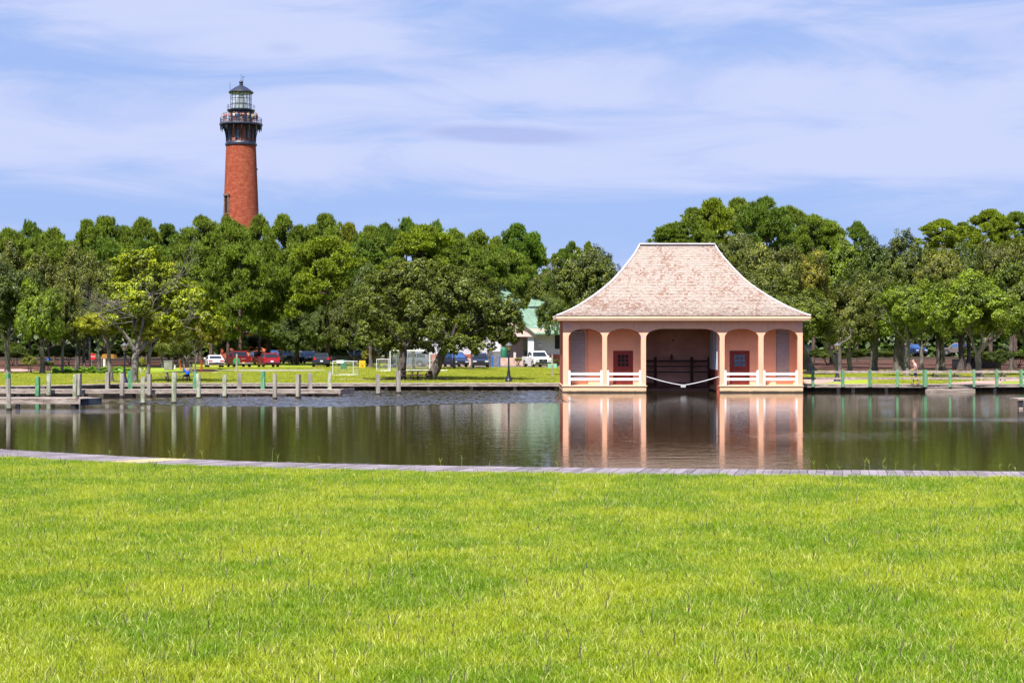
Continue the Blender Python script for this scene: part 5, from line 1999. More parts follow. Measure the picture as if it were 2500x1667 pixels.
# the yellow oak on the left bank
feature_tree('big yellow green oak with bare grey twigs and forked pale trunk on the left bank', 118.5,
             [(360, 700, 105, 80, 3.2, 3.2), (450, 770, 95, 62, 3.0, 2.8), (335, 660, 66, 56, 1.0, 2.8), (300, 720, 64, 54, 1.0, 2.8), (330, 800, 60, 34, 2.5, 2.2), (395, 690, 52, 60, 1.5, 2.4), (350, 740, 80, 50, 0.4, 2.8),
              (455, 745, 72, 52, 0.5, 2.8), (500, 770, 48, 42, 0.3, 2.2), (410, 790, 62, 40, 0, 2.4), (275, 775, 40, 30, 0, 1.8),
              (520, 800, 28, 24, 0, 1.4), (360, 625, 38, 22, 1.0, 1.8)],
             (2.35, 2.3, 0.8),
             {'base': (327, 934), 'mat': bark_lt, 'limbs': [
                 {'p': [(327, 937, 0), (328, 900, 0), (333, 862, 0)], 'r': (0.34, 0.25), 'sub': 0},
                 {'p': [(333, 864, 0), (318, 835, -.2), (302, 812, -.4), (288, 800, -.5)], 'r': (0.19, 0.08), 'sub': 2},
                 {'p': [(333, 864, 0), (335, 830, .3), (326, 790, .4), (322, 740, .4)], 'r': (0.22, 0.08), 'sub': 4},
                 {'p': [(335, 862, 0), (356, 838, .1), (378, 828, .2), (400, 812, .4), (440, 780, .5)], 'r': (0.20, 0.07), 'sub': 4},
                 {'p': [(335, 850, 0), (345, 810, -.3), (352, 760, -.4), (372, 710, 0)], 'r': (0.17, 0.06), 'sub': 4}]},
             dens=1.5, leaf=0.082, seed=21, gap=0.04,
             twigs=[(300, 742, -2.2, 9, -1.0, 2.2), (318, 775, -2.2, 6, -1.0, 1.6), (372, 722, -2.2, 5, 0.6, 1.4), (425, 680, -1.5, 8, 0.5, 2.0), (440, 790, -2.0, 6, 0.7, 1.6), (375, 765, -2.3, 5, 0.8, 1.2), (350, 700, -2.3, 5, 0.3, 1.2)])
# big oak pair in the middle
feature_tree('big dark green oak on an upright trunk behind the double picnic table', 127,
             [(990, 730, 112, 100, 3, 4.2), (890, 770, 40, 60, 0, 2.4), (900, 835, 40, 24, -1, 2.0), (950, 850, 42, 20, -1, 1.8), (1030, 850, 45, 20, 1, 2.2),  (1060, 700, 70, 60, 3, 3.6), (985, 700, 92, 60, 1, 4.0), (925, 755, 60, 55, 0, 3.2), (1015, 770, 80, 60, -1, 3.6), (905, 805, 46, 36, -.5, 2.4), (965, 820, 58, 36, -1, 2.6), (1020, 655, 60, 30, 2, 2.8), (940, 690, 50, 42, 1.5, 2.6), (1055, 830, 45, 26, -1, 2.0)],
             (1.05, 1.05, 0.95),
             {'base': (982, 927), 'mat': bark, 'limbs': [
                 {'p': [(982, 930, 0), (982, 890, 0), (985, 852, 0)], 'r': (0.36, 0.27)},
                 {'p': [(985, 856, 0), (972, 830, -.3), (945, 800, -.6)], 'r': (0.16, 0.06), 'sub': 4},
                 {'p': [(985, 856, 0), (992, 810, .3), (990, 740, .5)], 'r': (0.2, 0.06), 'sub': 5},
                 {'p': [(985, 860, 0), (1010, 820, 0), (1040, 780, 0)], 'r': (0.16, 0.06), 'sub': 4}]},
             dens=1.0, leaf=0.085, seed=22)
feature_tree('big dark green oak on a strongly leaning trunk right of the double picnic table', 125,
             [(1140, 745, 115, 95, 3, 4.0), (1250, 760, 40, 50, 0, 2.2), (1180, 848, 50, 20, -1, 2.0), (1240, 832, 34, 20, 0, 1.6), (1095, 855, 30, 16, -1.5, 1.4),  (1200, 790, 60, 50, 2, 3.0), (1105, 835, 50, 28, 1, 2.4), (1120, 720, 78, 58, 1, 3.6), (1090, 790, 62, 46, -1, 3.0), (1180, 750, 58, 52, 0, 3.0), (1170, 805, 66, 38, -1, 3.0), (1235, 780, 45, 38, 0, 2.6), (1080, 690, 52, 42, 2, 2.6), (1250, 800, 32, 28, -.5, 1.8), (1130, 835, 55, 26, -1, 2.2), (1215, 822, 34, 22, -.5, 1.8)],
             (0.98, 1.0, 0.9),
             {'base': (1056, 921), 'mat': bark, 'limbs': [
                 {'p': [(1048, 924, 0), (1064, 900, 0), (1078, 868, 0), (1092, 840, 0)], 'r': (0.46, 0.30)},
                 {'p': [(1092, 842, 0), (1112, 800, 0), (1125, 740, .3)], 'r': (0.25, 0.07), 'sub': 5},
                 {'p': [(1088, 850, 0), (1125, 825, -.4), (1180, 800, -.6)], 'r': (0.18, 0.06), 'sub': 5},
                 {'p': [(1092, 842, 0), (1085, 800, .3), (1080, 740, .6)], 'r': (0.18, 0.06), 'sub': 4}]},
             dens=1.0, leaf=0.085, seed=23)

# bushes
tree('bush', 72, 24, 868, 908, 158, (2.8, 2.5, 3.6), 'pale silvery green bush left of the bright green tree trunk', cat='bush')
tree('bush', 117, 18, 880, 908, 157, (1.5, 1.5, 2.2), 'smaller silvery bush right of the dark forked trunk', cat='bush')
tree('bush', 905, 26, 848, 893, 192, (1.9, 1.5, 1.6), 'sparse brownish bush between the black pickup and the goal', cat='bush')
tree('bush', 1266, 12, 872, 893, 196, (1.6, 1.5, 1.0), 'tufty bush beside the black bollard left of the white pickup', cat='bush')
tree('bush', 1357, 9, 876, 893, 192, (1.2, 1.2, 1.2), 'small round bush right of the white pickup', cat='bush')
tree('bush', 2440, 40, 850, 900, 160, DK, 'dark bush behind the stone wall at the right', cat='bush')
tree('bush', 345, 12, 872, 896, 160, YG, 'small yellow green shrub between the two pale trunks by the lamp', cat='bush')
for i_, (cx, hw, top, bot, Y, lab) in enumerate([
        (30, 60, 835, 905, 200, 'dark undergrowth bush behind the oak at the left edge'),
        (165, 60, 840, 900, 205, 'dark undergrowth bush left of the stop sign'),
        (320, 80, 838, 897, 205, 'dark undergrowth bush behind the left street lamp'),
        (430, 50, 845, 897, 200, 'dark undergrowth bush behind the olive low tree'),
        (565, 50, 800, 890, 236, 'dark undergrowth bush behind the red pickup'),
        (650, 75, 806, 888, 246, 'dark undergrowth bush behind the red SUV'),
        (740, 60, 840, 888, 246, 'dark undergrowth bush behind the blue cars'),
        (830, 60, 838, 893, 215, 'dark undergrowth bush behind the black pickup'),
        (2020, 60, 850, 893, 205, 'dark undergrowth bush behind the right street lamp'),
        (2130, 70, 850, 890, 215, 'dark undergrowth bush behind the thick flared trunk'),
        (2490, 60, 850, 893, 185, 'dark undergrowth bush at the right edge behind the wall'),
        (2400, 60, 838, 885, 205, 'dark undergrowth bush behind the silver pickup')]):
    tree('bush', cx, hw, top, bot, Y, DK, lab, cat='bush')

# far wood behind everything: one mass
rgw = np.random.default_rng(8)
nw = 100000
wx = rgw.uniform(-190, 200, nw)
wtop = 12.5 + 2.0 * np.sin(wx * 0.13) + 1.3 * np.sin(wx * 0.31 + 1)
wzz = rgw.uniform(0, 1, nw) ** 0.9 * wtop
wyy = 322 + rgw.uniform(0, 6, nw) 
P = np.stack([wx, wyy, wzz], 1)
Nn = np.repeat(np.array([[0, -1.0, 0.4]]), nw, 0)
Lw = rgw.uniform(0.55, 0.95, nw)
me = leaf_mesh('far_wood', P, Nn, Lw, Lw * .6, rgw.uniform(0, 1, nw), leaf_pine)
o = put('far_wood', me)
o.color = (0.35, 0.42, 0.4, 1)  # leaf colour lowered to stand for deep shade within the wood
tag(o, 'dark continuous mass of distant woods behind the pines', 'woods', kind='stuff')

# hedge strip of ground cover, left
ngc = 9000
gx_ = rgw.uniform(130, 316, ngc)
gyp = rgw.uniform(0, 1, ngc)
Yg_ = 150 + gyp * 22
P = np.stack([(gx_ - 1250) / F * Yg_, Yg_, rgw.uniform(0.0, 0.35, ngc) * (0.7 + 0.3 * np.sin(gx_ * .2))], 1)
me = leaf_mesh('ground_cover', P, np.repeat(np.array([[0, -.2, 1.0]]), ngc, 0), rgw.uniform(.14, .24, ngc), rgw.uniform(.07, .12, ngc), rgw.uniform(.2, 1, ngc), leaf_oak)
o = put('ground_cover', me)
o.color = (0.8, 1.3, 0.5, 1)
tag(o, 'bright green low ground cover bed under the left trees', 'ground cover', kind='stuff')

# ------------------------------------------------------------------ near lawn: instanced grass tufts
def grass_mat(name, ca, cb, cc):
    m = bpy.data.materials.new(name)
    m.use_nodes = True
    nt = m.node_tree
    for n in list(nt.nodes):
        nt.nodes.remove(n)
    out = N(nt, 'ShaderNodeOutputMaterial')
    g = N(nt, 'ShaderNodeNewGeometry')
    at = N(nt, 'ShaderNodeAttribute')
    at.attribute_name = 'tone'
    n1 = N(nt, 'ShaderNodeTexNoise', inp={'Scale': 0.42, 'Detail': 4.0, 'Roughness': 0.55, 'Distortion': 0.5})
    nt.links.new(g.outputs['Position'], n1.inputs['Vector'])
    n2 = N(nt, 'ShaderNodeTexNoise', inp={'Scale': 2.3, 'Detail': 3.0, 'Roughness': 0.55})
    nt.links.new(g.outputs['Position'], n2.inputs['Vector'])
    v = mathn(nt, 'ADD', mathn(nt, 'MULTIPLY', n1.outputs[0], 1.1), mathn(nt, 'MULTIPLY', n2.outputs[0], 0.6))
    c = mixc(nt, sstep(nt, v, 0.66, 1.03), ca, cb)
    c = mixc(nt, sstep(nt, at.outputs['Fac'], 0.62, 1.0, 0.0, 0.9), c, cc)
    br = sstep(nt, at.outputs['Fac'], 0.0, 0.6, 0.72, 1.12)
    vm = N(nt, 'ShaderNodeVectorMath', operation='SCALE')
    nt.links.new(c, vm.inputs[0])
    nt.links.new(br, vm.inputs['Scale'])
    d = N(nt, 'ShaderNodeBsdfDiffuse')
    t = N(nt, 'ShaderNodeBsdfTranslucent')
    gl = N(nt, 'ShaderNodeBsdfGlossy', inp={'Roughness': 0.4, 'Color': (1, 1, 1, 1)})
    nt.links.new(vm.outputs[0], d.inputs[0])
    nt.links.new(vm.outputs[0], t.inputs[0])
    m1 = N(nt, 'ShaderNodeMixShader')
    m1.inputs[0].default_value = 0.42
    nt.links.new(d.outputs[0], m1.inputs[1])
    nt.links.new(t.outputs[0], m1.inputs[2])
    m2 = N(nt, 'ShaderNodeMixShader')
    m2.inputs[0].default_value = 0.008
    nt.links.new(m1.outputs[0], m2.inputs[1])
    nt.links.new(gl.outputs[0], m2.inputs[2])
    nt.links.new(m2.outputs[0], out.inputs[0])
    return m


grass_m = grass_mat('grass_blades', (0.180, 0.310, 0.012), (0.380, 0.445, 0.026), (0.64, 0.62, 0.24))
seed_m = M('seed_heads', (0.07, 0.055, 0.05), 0.9, var=0.3)


def tuft_mesh(seed, nbl=64, rad=0.16, h0=0.055, h1=0.10, w=0.0042, stalks=0, dry=0.0):
    rg = random.Random(seed)
    vs, fs, tn, mi = [], [], [], []

    def blade(x, y, h, w, lean, a, tone, segs=3, mat_i=0):
        b0 = len(vs)
        ca, sa = math.cos(a), math.sin(a)
        fa = rg.uniform(0, PI)
        sx, sy = math.cos(fa) * w, math.sin(fa) * w
        for i in range(segs + 1):
            t = i / segs
            px_ = x + ca * lean * h * t * t
            py_ = y + sa * lean * h * t * t
            pz_ = h * (t - 0.18 * lean * t * t)
            k = (1 - t * t * 0.9) if i < segs else 0
            if i < segs:
                vs.append((px_ - sx * k, py_ - sy * k, pz_))
                vs.append((px_ + sx * k, py_ + sy * k, pz_))
            else:
                vs.append((px_, py_, pz_))
        for i in range(segs - 1):
            fs.append((b0 + 2 * i, b0 + 2 * i + 1, b0 + 2 * i + 3, b0 + 2 * i + 2))
            mi.append(mat_i)
        fs.append((b0 + 2 * segs - 2, b0 + 2 * segs - 1, b0 + 2 * segs))
        mi.append(mat_i)
        tn.extend([tone] * (2 * segs + 1))
    for i in range(nbl):
        r = rad * math.sqrt(rg.random())
        a = rg.uniform(0, 2 * PI)
        blade(r * math.cos(a), r * math.sin(a), rg.uniform(h0, h1), w * rg.uniform(.7, 1.25), rg.uniform(0.1, 0.9), rg.uniform(0, 2 * PI),
              min(1, max(0, rg.gauss(0.42, 0.2) + (0.4 if rg.random() < dry else 0))))
    for i in range(stalks):
        a = rg.uniform(0, 2 * PI)
        x, y = rg.uniform(-rad, rad) * .5, rg.uniform(-rad, rad) * .5
        h = rg.uniform(0.13, 0.22)
        blade(x, y, h, 0.002, rg.uniform(.1, .5), a, 0.9, 4)
        if rg.random() < 0.6:
            blade(x + 0.01, y, h * 1.02, 0.005, rg.uniform(.1, .3), a, 0.5, 4, 1)
    me = bpy.data.meshes.new('grass_tuft')
    me.from_pydata(vs, [], fs)
    at = me.attributes.new('tone', 'FLOAT', 'POINT')
    at.data.foreach_set('value', np.array(tn, dtype=np.float32))
    me.materials.append(grass_m)
    me.materials.append(seed_m)
    me.polygons.foreach_set('material_index', np.array(mi, dtype=np.int32))
    return me


def scatter(name, pts, tufts, smin, smax, label, cat, gm_scale=1.0, seed=0, color=None):
    """one object: instances of the tufts on the given points through geometry nodes"""
    me = bpy.data.meshes.new(name)
    me.vertices.add(len(pts))
    me.vertices.foreach_set('co', np.asarray(pts, dtype=np.float32).reshape(-1))
    o = put(name, me)
    ng = bpy.data.node_groups.new(name, 'GeometryNodeTree')
    ng.interface.new_socket('Geometry', in_out='INPUT', socket_type='NodeSocketGeometry')
    ng.interface.new_socket('Geometry', in_out='OUTPUT', socket_type='NodeSocketGeometry')
    gi = ng.nodes.new('NodeGroupInput')
    go = ng.nodes.new('NodeGroupOutput')
    jn = ng.nodes.new('GeometryNodeJoinGeometry')
    for me_t in tufts:
        ob = bpy.data.objects.new('grass_tuft', me_t)
        oi = ng.nodes.new('GeometryNodeObjectInfo')
        oi.inputs['Object'].default_value = ob
        oi.inputs['As Instance'].default_value = True
        ng.links.new(oi.outputs['Geometry'], jn.inputs[0])
    ip = ng.nodes.new('GeometryNodeInstanceOnPoints')
    ip.inputs['Pick Instance'].default_value = True
    ri = ng.nodes.new('FunctionNodeRandomValue')
    ri.data_type = 'INT'
    ri.inputs[4].default_value = 0
    ri.inputs[5].default_value = len(tufts) - 1
    ri.inputs['Seed'].default_value = seed + 3
    rr = ng.nodes.new('FunctionNodeRandomValue')
    rr.data_type = 'FLOAT_VECTOR'
    rr.inputs[0].default_value = (-0.12, -0.12, 0)
    rr.inputs[1].default_value = (0.12, 0.12, 6.283)
    rr.inputs['Seed'].default_value = seed + 1
    rs_ = ng.nodes.new('FunctionNodeRandomValue')
    rs_.data_type = 'FLOAT'
    rs_.inputs[2].default_value = smin
    rs_.inputs[3].default_value = smax
    rs_.inputs['Seed'].default_value = seed + 2
    ng.links.new(gi.outputs[0], ip.inputs['Points'])
    ng.links.new(jn.outputs[0], ip.inputs['Instance'])
    ng.links.new(ri.outputs[2], ip.inputs['Instance Index'])
    ng.links.new(rr.outputs[0], ip.inputs['Rotation'])
    ng.links.new(rs_.outputs[1], ip.inputs['Scale'])
    ng.links.new(ip.outputs[0], go.inputs[0])
    md = o.modifiers.new('scatter', 'NODES')
    md.node_group = ng
    return tag(o, label, cat, kind='stuff')


def near_edge_y(x):
    for i in range(len(near_edge) - 1):
        a, b = near_edge[i], near_edge[i + 1]
        if a[0] <= x <= b[0]:
            return a[1] + (b[1] - a[1]) * (x - a[0]) / (b[0] - a[0])
    return 30


tufts = [tuft_mesh(200 + i, nbl=84, h0=.045 + .008 * (i % 3), h1=.085 + .014 * (i % 4), w=.0040, dry=0.08 + 0.05 * (i % 3)) for i in range(7)] + [tuft_mesh(220, stalks=1, dry=0.1)]
rgg = np.random.default_rng(17)
nall = 76000
yy_ = np.sqrt(rgg.uniform(11.5 ** 2, 46.5 ** 2, nall))
xx_ = rgg.uniform(-1, 1, nall) * (yy_ * 0.318 + 4.5)
edge = np.interp(xx_, [p[0] for p in near_edge], [p[1] for p in near_edge])
keep = yy_ < edge + 0.02
# tufts overlap: about 45 per square metre near, a little fewer far
pts = np.stack([xx_[keep], yy_[keep], np.full(keep.sum(), -0.025)], 1)
scatter('near_grass', pts, tufts, 0.65, 1.45, 'bright green uneven lawn grass filling the foreground', 'grass', seed=5)
tall = [tuft_mesh(240 + i, nbl=5, rad=.1, h0=.12, h1=.2, w=.003, stalks=3, dry=.7) for i in range(4)]
nt2 = 2600
yy_ = np.sqrt(rgg.uniform(11.5 ** 2, 43 ** 2, nt2))
xx_ = rgg.uniform(-1, 1, nt2) * (yy_ * 0.318 + 2)
keep = yy_ < np.interp(xx_, [p[0] for p in near_edge], [p[1] for p in near_edge]) - 0.1
# more seed heads toward the near right
keep &= rgg.uniform(0, 1, nt2) < np.clip(0.35 + (20 - yy_) * 0.08 + xx_ * 0.05, 0.08, 1)
pts = np.stack([xx_[keep], yy_[keep], np.full(keep.sum(), -0.02)], 1)
scatter('seeding_grass', pts, tall, 0.7, 1.2, 'sparse taller stalks and dark seed heads standing in the near lawn', 'grass', seed=9)

# stalks that stand against the water at the edge of the boardwalk
st = MB()
rgs = random.Random(4)
for (px, py_) in [(35, 1108), (50, 1098), (95, 1103), (268, 1098), (414, 1096), (448, 1107), (493, 1097), (665, 1094), (678, 1108), (748, 1125), (780, 1112), (1075, 1118), (1128, 1110), (1195, 1128), (1362, 1126), (1507, 1130), (1640, 1126), (1987, 1123), (2021, 1133), (2050, 1135), (2112, 1117), (2122, 1121), (2155, 1118), (2162, 1136), (2187, 1124), (2230, 1131), (2290, 1130), (2338, 1142), (2440, 1131), (2462, 1131), (2480, 1139)]:
    y = near_edge_y(WX(px, 37.5)) - 0.15
    y = near_edge_y(WX(px, y)) - rgs.uniform(0.1, 0.5)
    x = WX(px, y)
    zt = WZ(py_, y)
    zt = max(0.18, min(zt, 0.75))
    lean = rgs.uniform(-.08, .08)
    st.tube([(x - lean, y, -.02), (x - lean * .5, y, zt * .5), (x, y, zt * .8)], [.0035, .003, .0025], 4)
    for k in range(rgs.choice((2, 2, 3))):
        st.tube([(x, y, zt * .8), (x + rgs.uniform(-.07, .07), y + rgs.uniform(-.03, .03), zt)], [.0035, .002], 3)
o = st.build('weed_stalks', M('pale_green_stalk', (0.28, 0.36, 0.07), 0.8, var=.2))
tag(o, 'thin forked weed stalks rising beside the near boardwalk', 'weeds', kind='stuff')

# far lawn grass: coarser tufts so the bank has a furry edge
grass_m_near = grass_m
grass_m = grass_mat('far_grass_blades', (0.26, 0.33, 0.02), (0.42, 0.41, 0.04), (0.58, 0.52, 0.22))
ftu = [tuft_mesh(260 + i, nbl=46, rad=.34, h0=.05, h1=.13, w=.014, dry=.12) for i in range(4)]
nf_ = 42000
yy_ = rgg.uniform(109.5, 186, nf_)
xx_ = rgg.uniform(-1, 1, nf_) * (yy_ * 0.322 + 1)
sx_ = [p[0] for p in SHORE_L[:-1]] + [3.3, 3.4, 19.9, 20.0] + [p[0] for p in SHORE_R[1:]]
sy_ = [p[1] + 2.1 for p in SHORE_L[:-1]] + [117.1, 118.7, 118.7, 114.1] + [p[1] + 2.1 for p in SHORE_R[1:]]
keep = yy_ > np.interp(xx_, sx_, sy_)
keep &= ~((xx_ > bx0 - .2) & (xx_ < bx1 + .2) & (yy_ < 118.8))
pxx = 1250 + xx_ / yy_ * F
pyy = 833.5 + CAMH / yy_ * F
# leave the sandy, paved and shaded bare places free of grass
keep &= ~((pxx < 470) & (pyy < 910))
keep &= ~((pxx > 1955) & (pyy < 905))
keep &= ~((pxx > 462) & (pxx < 538) & (pyy > 900) & (pyy < 910))
keep &= ~((pxx > 520) & (pxx < 800) & (pyy > 902) & (pyy < 906.5))
keep &= ~((pxx > 1955) & (pxx < 2125) & (pyy > 922.5))
keep &= ~((pxx > 2290) & (pyy > 924) & (pyy > 936 - (pxx - 2290) * .08))
keep &= ~((pxx > 890) & (pxx < 1110) & (pyy > 922) & (pyy < 930) & (rgg.uniform(0, 1, nf_) < .85))
keep &= ~((pxx > 110) & (pxx < 390) & (pyy > 928) & (pyy < 932) & (rgg.uniform(0, 1, nf_) < .8))
keep &= ~((pxx > 785) & (pxx < 900) & (pyy > 923.4) & (pyy < 927) & (rgg.uniform(0, 1, nf_) < .8))
pts = np.stack([xx_[keep], yy_[keep], np.full(keep.sum(), -0.03)], 1)
scatter('far_grass', pts, ftu, 0.7, 1.2, 'sunny mown lawn grass on the far bank', 'grass', seed=12)

# ------------------------------------------------------------------ vehicles
def paint(name, col, metal=0.25):
    return M(name, col, 0.28, var=0.04, metal=metal, spec=0.5, coat=0.6)


P_RED = paint('red_car_paint', (0.30, 0.008, 0.016))
P_DRED = paint('dark_red_car_paint', (0.20, 0.006, 0.010))
P_WHITE = paint('white_car_paint', (0.75, 0.75, 0.76), 0.0)
P_BLACK = paint('black_car_paint', (0.012, 0.013, 0.022))
P_NAVY = paint('navy_car_paint', (0.02, 0.03, 0.075))
P_BLUE = paint('blue_car_paint', (0.02, 0.06, 0.20))
P_SILV = paint('silver_car_paint', (0.33, 0.34, 0.38), 0.5)
P_GREY = paint('grey_blue_car_paint', (0.14, 0.17, 0.24), 0.4)
P_TAN = paint('greyish_tan_car_paint', (0.22, 0.19, 0.18), 0.4)
plate_w = M('white_plate', (0.7, 0.7, 0.75), 0.5)
plate_y = M('yellow_plate', (0.6, 0.35, 0.12), 0.5)

SPECS = {
    # L, W, lower body outline (y front +, z), greenhouse (y,z) base->roof, side windows list of (y0,y1)
    'suv': dict(L=4.75, W=1.9, H=1.72, wr=0.37, wb=2.8,
                low=[(2.37, .35), (2.37, .82), (2.22, .98), (1.15, 1.08), (-2.25, 1.10), (-2.34, .95), (-2.37, .42), (-2.25, .32), (2.2, .28)],
                gh=[(1.20, 1.07), (.48, 1.60), (.1, 1.70), (-1.6, 1.70), (-2.0, 1.62), (-2.26, 1.09)],
                win=[(.75, -.20), (-.26, -1.12), (-1.2, -1.95)]),
    'van': dict(L=5.1, W=1.95, H=1.76, wr=0.36, wb=3.0,
                low=[(2.55, .32), (2.55, .72), (2.35, .92), (1.55, 1.05), (-2.42, 1.08), (-2.5, .9), (-2.55, .4), (-2.4, .3), (2.4, .26)],
                gh=[(1.62, 1.05), (.75, 1.62), (.35, 1.74), (-1.9, 1.74), (-2.25, 1.66), (-2.45, 1.08)],
                win=[(1.05, .05), (-.02, -1.05), (-1.12, -2.15)]),
    'sedan': dict(L=4.8, W=1.85, H=1.46, wr=0.34, wb=2.8,
                  low=[(2.4, .3), (2.4, .65), (2.25, .80), (1.2, .94), (-1.6, .97), (-2.3, .95), (-2.4, .85), (-2.4, .4), (-2.2, .28), (2.2, .25)],
                  gh=[(1.15, .92), (.35, 1.38), (0, 1.45), (-.85, 1.44), (-1.1, 1.38), (-1.85, .96)],
                  win=[(.75, -.20), (-.26, -1.2)]),
    'pickup': dict(L=5.85, W=2.02, H=1.94, wr=0.41, wb=3.7,
                   low=[(2.92, .45), (2.92, .98), (2.82, 1.14), (1.55, 1.22), (-.75, 1.24), (-.78, .70), (-2.85, .70), (-2.90, .5), (-2.8, .42), (2.7, .38)],
                   gh=[(1.62, 1.21), (.92, 1.82), (.6, 1.93), (-.35, 1.92), (-.62, 1.84), (-.75, 1.23)],
                   win=[(1.1, .28), (.2, -.58)]),
    'jeep': dict(L=4.4, W=1.87, H=1.85, wr=0.41, wb=2.8,
                 low=[(2.0, .55), (2.0, 1.08), (1.9, 1.13), (.85, 1.18), (-2.1, 1.18), (-2.15, .55), (-2.0, .48), (1.9, .48)],
                 gh=[(.88, 1.16), (.62, 1.72), (.55, 1.80), (-1.9, 1.80), (-2.02, 1.76), (-2.08, 1.17)],
                 win=[(.55, -.25), (-.32, -1.1), (-1.18, -1.95)]),
}


def gh_top(gh, y):
    """height of the greenhouse outline at y"""
    pts = sorted(gh)
    for i in range(len(pts) - 1):
        if pts[i][0] <= y <= pts[i + 1][0]:
            t = (y - pts[i][0]) / max(1e-6, pts[i + 1][0] - pts[i][0])
            return pts[i][1] + (pts[i + 1][1] - pts[i][1]) * t
    return pts[0][1]


